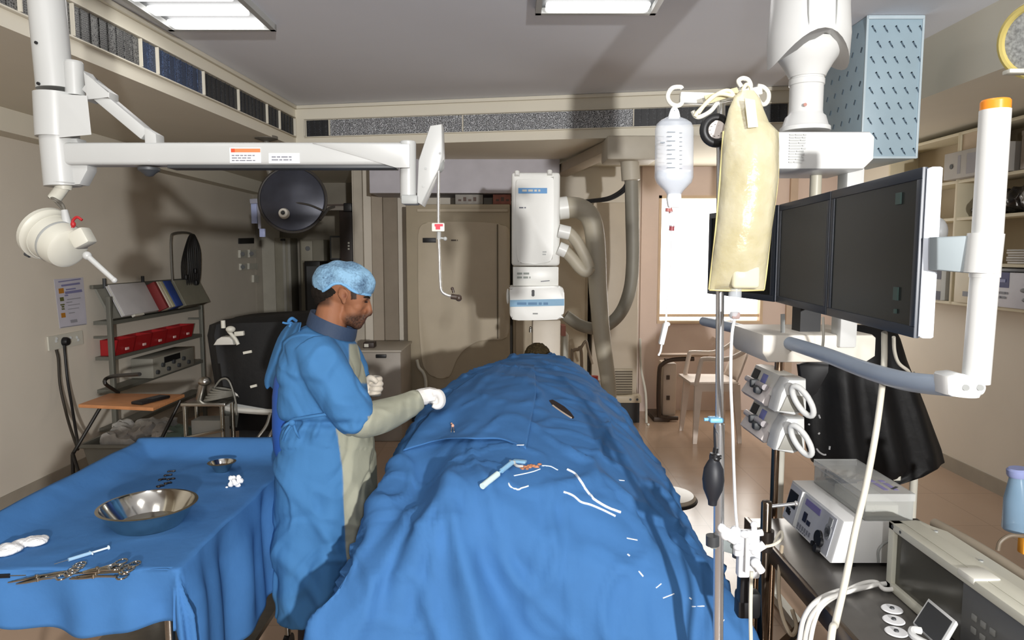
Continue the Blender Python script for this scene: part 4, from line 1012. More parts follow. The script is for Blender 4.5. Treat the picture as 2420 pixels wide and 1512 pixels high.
# ---------------------------------------------------------------- storage rack along the left wall
def shp(px, py, x=-2.9): return PX(px, py, x)
RX0, RX1 = -3.375, -3.24
RYa, RYb = 5.6, 7.25
t = thing('storage_rack', 'grey metal storage rack along the left wall carrying red bins and files', 'rack', ((RX0+RX1)/2, (RYa+RYb)/2, 0))
RK = mat('rack_grey', (112, 112, 104), .45, .3)
for x in (RX1,):
    for y in (RYa, RYb): MB().bb((x-.018, y-.018, 0), (x+.018, y+.018, 1.38), .003).build('post', RK, t)
for z, nm in ((1.18, 'top_shelf'), (.89, 'shelf'), (.62, 'shelf'), (.3, 'shelf')): MB().bb((RX0, RYa, z-.03), (RX1+.01, RYb, z)).build(nm, RK, t)
MB().prism([(RX1+.02, RYa, 1.20), (RX0+.04, RYa, 1.44), (RX0+.02, RYa, 1.44), (RX1-.0, RYa, 1.19)], (0, RYb-RYa, 0)).build('sloped_board', mat('rack_board', (126, 126, 118), .5), t)
MB().bar((RX0, RYa, 1.455), (RX0, RYb, 1.455), .03, .03, .004).build('top_rail', RK, t)
for y in (RYa+.15, RYa+.75): MB().cyl((RX0+.02, y, 1.44), (RX0+.02, y, 1.52), .014).build('peg', DGREY, t)
for y in (RYa, RYb): MB().bar((RX0, y, 1.05), (RX1, y, 1.05), .02, .02).build('side_rail', RK, t)
sn = (V((RX0+.04, 0, 1.44))-V((RX1+.02, 0, 1.20)))
def onslope(y, k, off=0.0): p = V((RX1+.02, y, 1.20))+sn*k; nrm = V((-sn.z, 0, sn.x)); nrm = -nrm if nrm.z < 0 else nrm; return p+nrm.normalized()*off
slR = axes((0, 1, 0), (lambda q: q if q.z > 0 else -q)(V((-sn.z, 0, sn.x))))
f = thing('document_file', 'large white file leaning on top of the grey rack', 'file', onslope(6.0, .1))
MB().box(onslope(6.0, .52, .035), (.56, .28, .012), slR, .002).box(onslope(6.0, .52, .012), (.56, .28, .010), slR, .002).build('covers', mat('file_white', (190, 188, 190), .6), f)
MB().box(onslope(6.0, .52, .024), (.54, .27, .014), slR).build('pages', OFFWH, f)
MB().box(onslope(5.95, -.03, .02), (.15, .02, .03), slR).build('clip', OFFWH, f)
bk = [(6.335, .05, (120, 40, 40), 'narrow dark red book beside the white file on the rack'), (6.39, .05, (206, 196, 180), 'cream book between the red and blue ones on the rack'), (6.45, .06, (182, 180, 150), 'pale yellow book next to the blue box on the rack'), (6.56, .14, (44, 70, 140), 'blue box file near the right end of the rack')]
for y, w_, c, l in bk:
    b_ = thing('book', l, 'book', onslope(y, .05), 'books on top of the rack')
    MB().box(onslope(y, .46, .055), (w_-.006, .26, .09), slR, .003).build('cover', mat('book_%d' % int(y*1000), c, .6), b_); MB().box(onslope(y, .92, .055), (w_-.016, .006, .08), slR).build('pages', OFFWH, b_)
b_ = thing('cardboard_box', 'long greenish grey box at the right end of the rack top', 'box', onslope(6.95, .05)); MB().box(onslope(6.95, .44, .05), (.52, .26, .08), slR, .004).build('box_body', mat('box_greygreen', (108, 106, 92), .7), b_); MB().box(onslope(6.95, .44, .094), (.52, .265, .008), slR).build('lid', mat('box_greygreen2', (124, 122, 108), .7), b_)
# five red bins
RED = mat('red_bin_plastic', (158, 30, 34), .4)
bn = None
for i in range(5):
    y0 = RYa+.05+i*.275
    if bn is None:
        bn = thing('storage_bin', 'x', 'bin', (RX1-.14, y0+.13, .891), 'red storage bins on the rack')
        z0, z1 = .892, 1.02; x0, x1 = RX1-.12, RX1+.03
        m = MB(); ou = [(x0, y0, z1), (x0, y0, z0), (x1-.03, y0, z0), (x1, y0, z1)]
        for yy in (y0, y0+.262): m.prism([(p[0], yy, p[2]) for p in ou], (0, .006, 0))
        m.prism([(x1-.03, y0, z0), (x1, y0, z1), (x1-.006, y0, z1), (x1-.036, y0, z0)], (0, .268, 0)); m.bb((x0, y0, z0), (x1-.03, y0+.268, z0+.006)); m.bb((x0, y0, z0), (x0+.006, y0+.268, z1))
        m.build('tub', RED, bn)
        MB().box((x1-.008, y0+.14, z0+.042), (.010, .050, .022), None, .002).build('label_tab', mat('tab_pale', (214, 180, 176), .6), bn, 'small pale label tab')
        bn['label'] = 'red storage bin on the rack, nearest the wall socket end'; b0 = bn
    else: dup(b0, (0, i*.275, 0), 'red storage bin on the rack, '+('second from the left', 'middle of the row', 'fourth from the left', 'last at the right end')[i-1])
d = thing('recorder', 'pale grey box shaped recorder with knobs under the red bins', 'device', (-3.2, 6.5, .621))
MB().bb((-3.37, 6.1, .622), (-3.17, 6.9, .80), .01).build('case', mat('device_greybeige', (140, 138, 128), .5), d)
for i in range(7): MB().cyl((-3.17, 6.16+.10*i, .67+.05*(i % 2)), (-3.15, 6.16+.10*i, .67+.05*(i % 2)), .02, n=12).build('knob', DGREY, d)
MB().bb((-3.172, 6.3, .73), (-3.165, 6.6, .785)).build('display', BLACK, d)
# cable hook rack on top
t = thing('cable_stand', 'thin wire stand holding a bundle of black cables on the rack', 'stand', (-3.3, 6.9, 1.40))
ws = [PX(409, 690, -3.3), PX(405, 620, -3.3), PX(404, 565, -3.3), PX(412, 551, -3.3), PX(448, 551, -3.3), PX(462, 570, -3.3), PX(467, 640, -3.3), PX(470, 690, -3.3)]
MB().tube(ws, .011, 8, 4).build('wire_frame', mat('wire_grey', (90, 86, 78), .5), t)
MB().bb((-3.37, 6.7, 1.40), (-3.24, 7.25, 1.425)).build('foot', RK, t)
CB = mat('cable_black', (24, 22, 22), .55)
t3 = thing('cable_bundle', 'bundle of looped black cables hung over the wire stand', 'cables', PX(450, 690, -3.24))
for i in range(7):
    x = 436+i*4.6; MB().tube([PX(x-4, 676, -3.26), PX(x-6, 620, -3.26), PX(444+i*2, 566, -3.28), PX(452+i*1.2, 556, -3.24), PX(x+8, 590, -3.22), PX(x+9, 640, -3.22), PX(x+4, 680, -3.22)], .009, 6, 5).build('cable', CB, t3)
for x, y in ((440, 655), (462, 640), (464, 668)): MB().box(PX(x, y, -3.2), (.03, .05, .05), None, .008).build('connector', BLACK, t3)

# ---------------------------------------------------------------- folding side table with wooden top, bin below
t = thing('side_table', 'folding side table with light wooden top and black tube legs at left', 'table', (-2.4, 4.4, 0))
pts = [(P(185, 956, 4.20)), (P(362, 966, 4.12)), (P(436, 932, 4.55)), (P(258, 930, 4.62))]
zt = .80
pl4 = [PZ(x, y, zt) for x, y in ((185, 955), (362, 963), (436, 931), (258, 929))]
MB().prism([p for p in pl4], (0, 0, -.022), .004).build('table_top', mat('light_wood', (186, 128, 84), .45, var=.14, vscale=9, stretch=(1, 8, 1)), t)
BT = mat('black_tube', (30, 27, 24), .45)
a0, a1, a2, a3 = [p+V((0, 0, -.03)) for p in pl4]
for q, e in ((a3*.85+a0*.15, V((-2.80, 4.35, .45))), (a2*.85+a1*.15, V((-2.38, 4.25, .2)))): MB().tube([q, e], .011).build('leg', BT, t)
MB().tube([V((-2.80, 4.35, .45)), V((-2.79, 4.3, .0))], .012).tube([V((-2.80, 4.35, .46)), V((-2.62, 4.2, .15)), V((-2.55, 4.1, .0))], .010).tube([V((-2.79, 4.33, .32)), V((-2.70, 4.28, .34))], .010).build('leg', BT, t)
MB().tube([V((-2.38, 4.25, .2)), V((-2.40, 4.35, 0))], .011).build('leg', BT, t)
MB().tube([a3+V((.05, .02, .03)), PX(248, 905, a3.x+.06), PX(262, 890, a3.x+.08), PX(330, 884, a3.x+.45)], .012, 8, 5).build('back_bow', BT, t)
k = thing('remote_control', 'flat black remote lying across the wooden side table', 'remote', PZ(352, 946, zt+.001))
a, c = PZ(322, 953, zt+.012), PZ(390, 936, zt+.012)
MB().bar(a, c, .085, .018, .005).build('case', BLACK, k)
MB().bar(a.lerp(c, .45)+V((0, 0, .010)), a.lerp(c, .9)+V((0, 0, .010)), .05, .003).build('key_pad', DGREY, k)
t = thing('plastic_tub', 'grey plastic waste tub on the floor below the wooden side table', 'tub', (-2.5, 4.75, 0))
u = [[(-2.5+sx*w_, 4.75+sy*dp, z) for sx, sy in ((-1, -1), (1, -1), (1, 1), (-1, 1))] for z, w_, dp in ((.0, .26, .18), (.44, .33, .24), (.45, .355, .265), (.47, .355, .265), (.47, .335, .245), (.02, .25, .17))]
MB().loft(u, True).build('tub_body', mat('tub_grey', (112, 112, 104), .5), t)
pm = MB(); rnd = random.Random(8)
for i in range(16): pm.ell((-2.5+rnd.uniform(-.28, .2), 4.72+rnd.uniform(-.18, .15), .45+rnd.uniform(0, .09)), (rnd.uniform(.05, .10), .07, rnd.uniform(.04, .07)))
pme = remesh(pm, .018, 1)
for v in pme.vertices: v.co += V((nz(v.co, 22, 1), nz(v.co, 22, 2), nz(v.co, 22, 3)))*.03
for v in pme.vertices: v.co.z = max(v.co.z, .40); v.co.x = min(max(v.co.x, -2.80), -2.22); v.co.y = min(max(v.co.y, 4.53), 4.97)
o = finish(pme, 'plastic_bags', mat('bag_grey_film', (160, 158, 154), .35, bump=.4, bscale=30, var=.15, vscale=20)); tag(o, 'crumpled translucent plastic bags heaped in the grey tub', 'plastic bags')
gb = wad('green grey cloth lying on the right side of the tub heap', V((-2.28, 4.62, .46)), .12, .09, .06, 4, .3, 'cloth', 'cloths in the tub'); gb.data.materials.clear(); gb.data.materials.append(mat('cloth_greengrey', (92, 108, 98), .9)); gb['category'] = 'cloth'
# chrome drawer trolley
t = thing('drawer_trolley', 'chrome framed trolley with pale panels between the wooden table and black machine', 'trolley', (-2.1, 4.75, 0))
for x, y in ((435, 0), (522, 0)):
    xx = P(x, 1000, 4.28).x
    for yy in (4.28, 4.44): MB().cyl((xx+.01, yy, .0), (xx+.01, yy, .80), .014).build('post', mat('chrome_dull', (150, 148, 140), .25, 1.0), t)
xa, xb = P(441, 1000, 4.28).x, P(519, 1000, 4.28).x
for z in (.52, .38, .60): MB().bar((xa, 4.262, z-.02), (xb+.03, 4.262, z+.03), .02, .02, .003).build('rail', mat('chrome_dull', (150, 148, 140), .25, 1.0), t)
for z0, z1 in ((.40, .50), (.54, .68), (.2, .36)): MB().bb((xa+.02, 4.30, z0), (xb, 4.43, z1)).build('drawer', mat('drawer_pale', (150, 150, 144), .5), t)
MB().bb((xa-.02, 4.25, .78), (xb+.05, 4.47, .80), .004).build('top', STEEL, t)
k = thing('coiled_tubing', 'coil of clear tubing and steel parts on the chrome trolley top', 'tubing', (-1.9, 4.37, .80))
m = MB()
for i in range(5): m.torus((-1.86+.006*i, 4.37, .812+.012*i), (.1*i-.2, .1, 1), .085-.006*i, .009, 28, 6)
m.build('coil', mat('tubing_smoky', (112, 110, 102), .3), k)
m = MB().cyl((-1.98, 4.36, .80), (-1.95, 4.35, .90), .025).ell((-1.94, 4.35, .92), (.04, .04, .03)); m.build('cup', STEEL, k)
MB().tube([(-1.90, 4.37, .86), (-1.84, 4.36, .93), (-1.79, 4.36, .92), (-1.755, 4.36, .80), (-1.75, 4.36, .7)], .006).build('hose', mat('tubing_smoky', (112, 110, 102), .3), k)

# ---------------------------------------------------------------- black covered machine
t = thing('covered_machine', 'bulky machine under a black cover, white rimmed tray in front, behind the surgeon', 'machine', (-1.7, 4.75, 0))
BC = mat('black_cover_cloth', (11, 11, 12), .7, bump=.2, bscale=24)
rr_ = []
for z, x0, x1, y0, y1 in ((.55, -1.95, -1.18, 4.55, 5.25), (.75, -1.99, -1.18, 4.52, 5.25), (1.0, -2.03, -1.16, 4.55, 5.25), (1.2, -2.06, -1.15, 4.58, 5.2), (1.27, -2.05, -1.16, 4.60, 5.2), (1.30, -1.98, -1.2, 4.70, 5.1)):
    row = []
    for i in range(56):
        a = 2*PI*i/56; cs, sn_ = math.cos(a), math.sin(a); ex = 2/5
        row.append(V(((x0+x1)/2+(x1-x0)/2*math.copysign(abs(cs)**ex, cs)+.012*math.sin(a*9+z*3), (y0+y1)/2+(y1-y0)/2*math.copysign(abs(sn_)**ex, sn_)+.018*math.sin(a*11+z*4), z+(.03*cs if z > 1.1 else 0))))
    rr_.append(row)
MB().loft(rr_).build('cover', BC, t, 'matt black cloth cover')
MB().bb((-1.85, 4.62, .12), (-1.25, 5.15, .55), .02).build('body', DGREY, t)
for x in (-1.85, -1.3):
    for y in (4.6, 5.1): MB().cyl((x-.015, y, .06), (x+.015, y, .06), .06, n=16).build('caster', BLACK, t)
def C(px, py, d=0.0): return P(px, py, 4.5+d)
m = MB(); m.tube([C(548, 925), C(528, 940), C(524, 957), C(545, 966), C(600, 972), C(650, 974)], .020, 8, 5).tube([C(548, 927, .05), C(575, 940, .05), C(620, 950, .05), C(668, 953, .05)], .016, 8, 5)
m.build('tray_rim', mat('tray_white', (196, 194, 186), .4), t, 'white rounded tray rim')
MB().prism([C(535, 950), C(640, 968), C(690, 968, .3), C(560, 940, .4)], (0, 0, -.02)).build('tray', GREYP, t)
for i in range(2): MB().tube([C(640+i*16, 975, -.02), C(630+i*20, 1005, -.03), C(612+i*26, 1030, -.05), C(600+i*30, 1046, -.05)], .012, 8, 5).build('leg_bracket', STEEL, t)
MB().loft([[C(x, y, d) for x, y, d in q] for q in (((530, 968, 0), (565, 974, 0), (565, 974, .2), (530, 968, .2)), ((538, 1005, 0), (560, 1010, 0), (560, 1010, .15), (538, 1005, .15)))]).build('basket', mat('basket_clear', (120, 122, 116), .3), t)
m = MB(); m.prism([C(503, 816), C(552, 815), C(549, 803), C(541, 796), C(522, 796), C(512, 802)], (0, .1, 0), .008); m.build('white_hood', mat('tray_white', (196, 194, 186), .4), t, 'small white hood')
MB().cyl(C(527, 757), C(528, 775), .014).ell(C(545, 778), (.03, .03, .022)).bar(C(555, 789), C(577, 787), .03, .03, .005).tube([C(540, 782), C(556, 800), C(563, 814)], .012).build('clamp', OFFWH, t)
for x, y, x2, y2 in ((575, 834, 595, 830), (592, 914, 607, 910)): MB().bar(C(x, y, -.05), C(x2, y2, -.05), .01, .016).build('tape_mark', OFFWH, t)
# ================================================================== BACK OF THE ROOM
BG = mat('cabinet_beige', (188, 176, 154), .5, var=.03)
BG2 = mat('cabinet_beige_dark', (172, 160, 138), .5, var=.03)
CY = 7.0
def B(px, py, Y=CY): return P(px, py, Y)
def rrect(pts): return pts
t = thing('generator_cabinet', 'tall beige equipment cabinet with a rounded raised door behind the patient', 'cabinet', (B(1090, 900).x, 7.28, 0))
a, c = B(958, 482), B(1205, 482)
MB().bb((a.x, 7.02, .32), (c.x, 7.56, a.z), .01).build('cabinet_body', BG2, t)
MB().bb((a.x+.02, 7.06, 0), (c.x-.02, 7.54, .32)).build('plinth', DGREY, t, 'dark plinth')
dp = catmull([B(x, y) for x, y in ((988, 560), (990, 540), (1003, 527), (1040, 524), (1110, 524), (1165, 527), (1195, 534), (1204, 556), (1204, 660), (1203, 770), (1199, 795), (1185, 802), (1150, 803), (1125, 808), (1098, 826), (1080, 848), (1070, 872), (1062, 890), (1040, 894), (1018, 888), (1004, 872), (996, 840), (990, 760), (988, 660))], 3)
dr_ = MB().prism(dp, (0, .045, 0), .010).build('door', BG, t, 'rounded raised door panel')
MB().bb(B(999, 573, 6.985), tuple(B(1030, 562, 6.985)+V((0, .012, 0))), .002).build('name_plate', BLACK, t, 'dark name plate')
script_rows(MB(), B(1066, 571, 6.99), (1, 0, 0), (0, 0, 1), .08, .028, 1, 3, .004).build('lettering', mat('dark_print', (80, 70, 60), .6), t)
for x in (1176,): MB().bb(B(x-1.2, 800, 6.992), tuple(B(x+1.2, 530, 6.992)+V((0, .01, 0)))).build('door_seam', mat('seam_dark', (98, 88, 72), .7), t)
MB().bb(B(986, 500, 6.995), tuple(B(1200, 494, 6.995)+V((0, .03, 0)))).build('top_strip', BG, t)
MB().tube([B(985, 850, 6.95), B(990, 868, 6.93), B(1000, 880, 6.93), B(1006, 900, 6.93), B(1006, 940, 6.93)], .016, 8, 5).build('cable', OFFWH, t)
# boxes on the cabinet
for x0, x1, y0, y1, c, l in ((1076, 1141, 459, 485, (150, 146, 140), 'pale printed carton on the generator cabinet'), (1165, 1207, 458, 482, (150, 96, 84), 'reddish brown carton at the right end of the cabinet top')):
    p, q = B(x0, y1, 7.06), B(x1, y0, 7.06)
    z0 = a.z+.002; b_ = thing('carton', l, 'box', ((p.x+q.x)/2, 7.15, z0))
    MB().bb((p.x, 7.06, z0), (q.x, 7.3, z0+.098), .003).build('carton_body', mat('carton_%d' % x0, c, .75, var=.12, vscale=18), b_)
    m = MB()
    for k in range(4): m.bb((p.x+.03+.05*k, 7.056, z0+.03), (p.x+.06+.05*k, 7.059, z0+.03+.02*(1+k % 2)))
    m.build('print', mat('print_dark', (96, 80, 74), .7), b_)
t = thing('wall_cabinet', 'second beige cabinet behind the x-ray arm', 'cabinet', (B(1300, 900).x, 7.35, 0))
p, q = B(1212, 1000, 7.15), B(1392, 476, 7.15)
MB().bb((p.x, 7.15, 0), (q.x, 7.56, q.z), .01).build('cabinet_body', BG2, t)
MB().bb((p.x+.03, 7.135, .2), (q.x-.03, 7.15, q.z-.05), .006).build('door', BG, t)
t = thing('ventilated_cabinet', 'pale beige cabinet with a louvred grille and dark base left of the pink wall', 'cabinet', (B(1455, 900).x, 7.3, 0))
p, q = B(1398, 940, 7.1), B(1513, 478, 7.1)
MB().bb((p.x, 7.12, .17), (q.x, 7.54, q.z), .01).build('cabinet_body', mat('cabinet_pale', (196, 184, 166), .5, var=.03), t)
g0, g1 = B(1447, 930, 7.09), B(1496, 872, 7.09)
gr = MB().bb((g0.x, 7.09, g0.z), (g1.x, 7.115, g1.z), .002).build('grille', BG2, t)
for k in range(9): MB().bb((g0.x+.008, 7.078, g0.z+.012+.0265*k), (g1.x-.008, 7.095, g0.z+.024+.0265*k)).build('louvre', mat('louvre_dark', (88, 78, 64), .6), gr)
l0, l1 = B(1436, 952, 6.98), B(1516, 936, 6.98)
MB().bb((l0.x, 6.98, l0.z), (l1.x, 7.12, l1.z), .005).build('ledge', BG, t)
MB().bb((B(1455, 990, 7.02).x, 7.02, .0), (l1.x-.01, 7.5, l0.z-.002)).build('dark_base', mat('base_black', (34, 32, 30), .5), t, 'dark open base')
MB().bb((p.x, 7.2, 0), (B(1455, 990, 7.02).x, 7.5, .17)).build('plinth', BG2, t)
for x in (1490, 1506): MB().cyl(B(x, 944, 6.975), B(x, 944, 6.985), .012).build('screw', DGREY, t)
MB().tube([B(1513, 800, 7.08), B(1515, 870, 7.08), B(1526, 930, 7.05), B(1528, 1000, 7.0), V((B(1528, 1000, 7).x, 6.9, .012))], .012, 8, 4).build('cord', OFFWH, t)
# low white unit left
t = thing('low_cabinet', 'low pale grey cabinet standing behind the surgeon', 'cabinet', (B(905, 900, 6.3).x, 6.6, 0))
p, q = B(838, 832, 6.3), B(947, 832, 6.3)
MB().bb((p.x, 6.3, 0), (q.x, 6.95, p.z), .012).build('cabinet_body', mat('lowcab_grey', (160, 152, 142), .5), t)
MB().bb((p.x-.02, 6.28, p.z), (q.x+.01, 6.97, p.z+.02), .006).build('top', mat('lowcab_top', (172, 164, 152), .45), t)
MB().bb(B(888, 846, 6.27), tuple(B(912, 838, 6.27)+V((0, .03, 0))), .002).build('name_plate', BLACK, t, 'small black name plate')
k = thing('small_device', 'little dark device on the low grey cabinet', 'device', B(872, 830, 6.5)); z0 = p.z+.021; x0 = B(860, 820, 6.45).x; x1 = B(885, 820, 6.45).x
MB().bb((x0, 6.42, z0), (x1, 6.55, z0+.05), .004).build('case', mat('device_brown', (52, 40, 34), .5), k); MB().bb((x0+.01, 6.415, z0+.01), (x0+.05, 6.422, z0+.04)).build('dial', OFFWH, k)
# recess at the far left: cabinets, door, dark post with bracket
def Rr(px, py): return P(px, py, 9.0)
MB_ = mat('recess_greygreen', (136, 132, 118), .6)
d = MB().bb((Rr(606, 600).x, 9.2, 0), (Rr(650, 600).x, 9.29, 2.3)).build('door_1', mat('recess_white', (166, 162, 150), .6)); struct(d)
t = thing('metal_locker', 'grey green metal locker in the dim far left recess', 'locker', (Rr(668, 600).x, 9.1, 0))
MB().bb((Rr(652, 600).x, 8.95, 0), (Rr(690, 600).x, 9.25, Rr(652, 562).z), .01).build('locker_body', MB_, t)
for x in (672, 684): MB().bb((Rr(x, 600).x, 8.94, .1), (Rr(x+6, 600).x, 8.955, Rr(652, 568).z)).build('door_strip', mat('strip_grey', (150, 148, 140), .5), t)
MB().bb((Rr(640, 0).x+.06, 8.9, Rr(0, 569).z), (Rr(660, 0).x, 8.96, Rr(0, 564).z)).build('name_plate', BLACK, t)
t = thing('metal_locker', 'narrower locker with a small round lock, right in the recess', 'locker', (Rr(735, 600).x, 9.1, 0))
MB().bb((Rr(712, 600).x, 8.95, 0), (Rr(768, 600).x, 9.25, Rr(712, 566).z), .01).build('locker_body', mat('recess_greygreen2', (124, 120, 106), .6), t)
MB().bb((Rr(716, 600).x, 8.93, Rr(0, 616).z), (Rr(742, 600).x, 8.95, Rr(0, 570).z), .004).build('panel', mat('panel_pale', (150, 146, 132), .6), t)
MB().cyl(P(727, 587, 8.92), P(727, 587, 8.9), .03).build('lock', DGREY, t)
t = thing('dark_cabinet', 'black upright cabinet just behind the surgeon head', 'cabinet', (P(738, 700, 8.2).x, 8.3, 0))
p, q = P(722, 750, 8.2), P(756, 617, 8.2)
MB().bb((p.x, 8.2, 0), (q.x, 8.6, q.z), .01).build('cabinet_body', mat('near_black', (20, 20, 20), .4), t)
MB().bb((p.x+.03, 8.19, .9), (q.x-.03, 8.2, q.z-.06)).build('front_panel', DGREY, t)
t = thing('wall_monitor', 'grey framed monitor hung high in the recess beside the dark post', 'monitor', P(795, 610, 8.0))
p, q = P(780, 614, 8.0), P(814, 557, 8.0)
MB().bb((p.x, 8.0, p.z), (q.x, 8.06, q.z), .008).build('frame', DGREY, t); MB().bb((p.x+.02, 7.993, p.z+.02), (q.x-.0, 8.0, q.z-.02)).build('screen', mat('screen_greygreen', (104, 100, 88), .3), t); MB().bb((p.x+.05, 8.06, p.z+.1), (q.x-.05, 9.29, p.z+.14)).build('wall_bracket', DGREY, t)
t = thing('door_post', 'dark brown upright post with a small bracket arm above the surgeon', 'post', P(823, 700, 7.75))
p, q = P(813, 1000, 7.75), P(835, 497, 7.75)
MB().bb((p.x, 7.75, 0), (q.x, 7.86, q.z), .006).build('post', mat('post_darkbrown', (44, 34, 30), .45), t)
MB().bar(P(757, 492, 7.7), P(842, 492, 7.7), .05, .05, .006).build('bracket_arm', mat('arm_grey', (120, 114, 106), .5), t); MB().box(P(823, 490, 7.68), (.09, .07, .09), None, .008).build('bracket_block', BLACK, t); MB().tube([P(842, 496, 7.7), P(848, 493, 7.7)], .012).build('hook', GREYP, t)
MB().bar(P(758, 486, 7.72), P(822, 484, 7.72), .03, .02).build('bracket_rail', mat('rail_brown', (70, 56, 50), .5), t)
m = MB()
for k in range(3): m.bb(P(822, 590-k*7, 7.742), tuple(P(826, 586-k*7, 7.742)+V((0, .006, 0))))
m.build('lettering', OFFWH, t)
# surgical lamp dome in the shade at the back left
t = thing('surgical_lamp', 'dim bluish domed surgical lamp hanging at the far left, bright hub in the middle', 'surgical lamp', P(680, 505, 5.6))
c = P(690, 470, 5.6); axd = V((.12, -1, .10)).normalized()
DM = mat('dome_bluegrey', (58, 60, 70), .3, .3, var=.25, vscale=6)
MB().lathe(c, -axd, [(.001, -.01), (.14, -.005), (.245, .015), (.262, .035), (.255, .05), (.20, .11), (.10, .15), (.001, .16)], 44).build('dome', DM, t)
MB().torus(c-axd*.03, axd, .260, .012, 44, 8).build('dome_rim', mat('rim_dark', (52, 48, 44), .5), t)
ch = P(672, 505, 5.56); hb_ = MB().lathe(ch, axd, [(.042, .0), (.042, .02), (.034, .05), (.018, .055), (.016, .03)], 24).build('hub', mat('hub_white', (220, 216, 206), .4), t, 'white hub')
MB().ell(ch+axd*.05, (.014, .014, .014)).build('hub_cap', DGREY, t)
m = MB().tube([c-axd*.15, c-axd*.22+V((-.05, 0, .08)), c+V((-.22, .15, .22)), V((c.x-.24, c.y+.15, ZS-.02))], .022, 10, 6); m.lathe((c.x-.24, c.y+.15, ZS+.015), (0, 0, -1), [(.09, 0), (.09, .02), (.03, .04)], 24)
m.build('suspension_arm', mat('arm_dim', (110, 106, 98), .5), t)
m = MB().tube([P(756, 520, 5.6), P(775, 495, 5.65), P(790, 488, 5.7)], .012, 8, 5).tube([P(690, 478, 5.6), P(730, 484, 5.6), P(765, 498, 5.6)], .008); m.build('cable', mat('rim_dark', (52, 48, 44), .5), t)
for x0, y0, x1, y1 in ((594, 480, 606, 528), (613, 540, 625, 560)):
    m = MB().bb(P(x0, y1, 5.75), tuple(P(x1, y0, 5.75)+V((0, .03, 0))), .004)
    m.build('lit_strip', mat('strip_bluewhite', (150, 160, 196), .3), t)  # light on these lamp strips is put into their bluish-white colour
MB().bar(P(592, 476, 5.75), P(626, 474, 5.75), .04, .04, .006).bar(P(610, 470, 5.75), P(614, 540, 5.77), .02, .02).build('side_handle', mat('handle_greyblue', (140, 142, 156), .4), t)

# ---------------------------------------------------------------- X-ray arm (tube column with hoses)
XY = 4.95
def X(px, py, d=0.0): return P(px, py, XY+d)
XW = mat('xray_white', (236, 236, 231), .35, var=.02)
t = thing('x_ray_arm', 'white x-ray arm head standing over the patient end, with blue labels and hoses', 'x-ray machine', (X(1268, 900).x, 5.1, 0))
p, q = X(1209, 628), X(1324, 407)
MB().bb((p.x, XY, p.z), (q.x, XY+.30, q.z), .02, 3).build('housing', XW, t)
MB().prism(catmull([X(x, y, -.012) for x, y in ((1222, 424), (1300, 420), (1308, 426), (1308, 520), (1307, 600), (1302, 615), (1288, 622), (1240, 624), (1228, 618), (1221, 606), (1219, 520), (1219, 430))], 2), (0, .02, 0), .006).build('front_cover', XW, t)
for x, y in ((1222, 408), (1299, 406)): MB().cyl(X(x, y-2, .01), X(x, y+8, -.005), .018, n=16).build('lug', XW, t)
bl = MB().bb(X(1225, 457, -.016), tuple(X(1293, 444, -.016)+V((0, .004, 0)))).build('blue_label', mat('label_skyblue', (92, 150, 204), .5), t, 'sky blue label strip')
script_rows(MB(), X(1234, 455, -.0172), (1, 0, 0), (0, 0, 1), .16, .028, 1, 12, .001, .95, (1, 3)).build('lettering', OFFWH, bl)
script_rows(MB(), X(1227, 494, -.0135), (1, 0, 0), (0, 0, 1), .07, .02, 1, 2, .001, .95, (1, 3)).build('lettering', INK, t)
script_rows(MB(), X(1282, 604, -.0135), (1, 0, 0), (0, 0, 1), .04, .035, 2, 6, .001).build('lettering', mat('faint_print', (176, 178, 176), .6), t)
p, q = X(1212, 676, .01), X(1320, 630, .01)
MB().bb((p.x, XY+.01, p.z), (q.x, XY+.28, q.z), .008).build('neck', XW, t)
script_rows(MB(), X(1222, 660, .004), (1, 0, 0), (0, 0, 1), .115, .055, 2, 17, .002, .9, (1, 3)).build('lettering', mat('faint_print2', (150, 156, 150), .6), t)
MB().bar(X(1278, 665, .006), X(1299, 663, .006), .002, .006).build('arrow_mark', INK, t)
cp_ = catmull([X(x, y, -.06) for x, y in ((1204, 690), (1206, 680), (1216, 678), (1300, 676), (1322, 676), (1332, 684), (1334, 710), (1333, 735), (1328, 750), (1316, 755), (1225, 757), (1210, 754), (1204, 740))], 3)
co_ = MB().prism(cp_, (0, .34, 0), .015).build('collimator', XW, t)
p, q = X(1205, 725, -.064), X(1333, 708, -.064)
bs = MB().prism([X(1205, 725, -.064), X(1333.5, 722, -.064), X(1333.5, 706, -.064), X(1205, 709, -.064)], (0, .004, 0)).build('blue_stripe', mat('stripe_blue', (134, 176, 206), .5), co_, 'pale blue stripe with print')
script_rows(MB(), X(1222, 723, -.0655), (1, 0, 0), (0, 0, 1), .29, .034, 1, 23, .001, .98, (1, 4)).build('lettering', mat('stripe_print', (84, 128, 168), .5), co_)
MB().cyl(X(1260, 688, -.072), X(1260, 688, -.05), .010).cyl(X(1260, 697, -.072), X(1260, 697, -.05), .010).bb(X(1257, 697, -.07), tuple(X(1263, 688, -.055))).build('button', BLACK, co_, 'black button')
MB().bar(X(1259, 741, -.062), X(1271, 741, -.062), .002, .010).build('mark', GREYP, co_)
MB().ell(X(1200, 700, .02), (.012, .05, .055)).build('side_knob', XW, t)
p, q = X(1258, 900, .05), X(1325, 756, .05)
MB().bb((p.x, XY+.05, 0.05), (q.x, XY+.25, q.z), .015).build('pillar', mat('pillar_beige', (202, 192, 176), .45), t)
MB().bb((p.x-.12, XY-.05, 0), (q.x+.15, XY+.5, .06), .015).build('floor_base', GREYP, t)
MB().cyl(X(1254, 785, .06), X(1254, 776, .06), .012).ell(X(1254, 774, .06), (.010, .010, .010)).build('pin', STEEL, t)
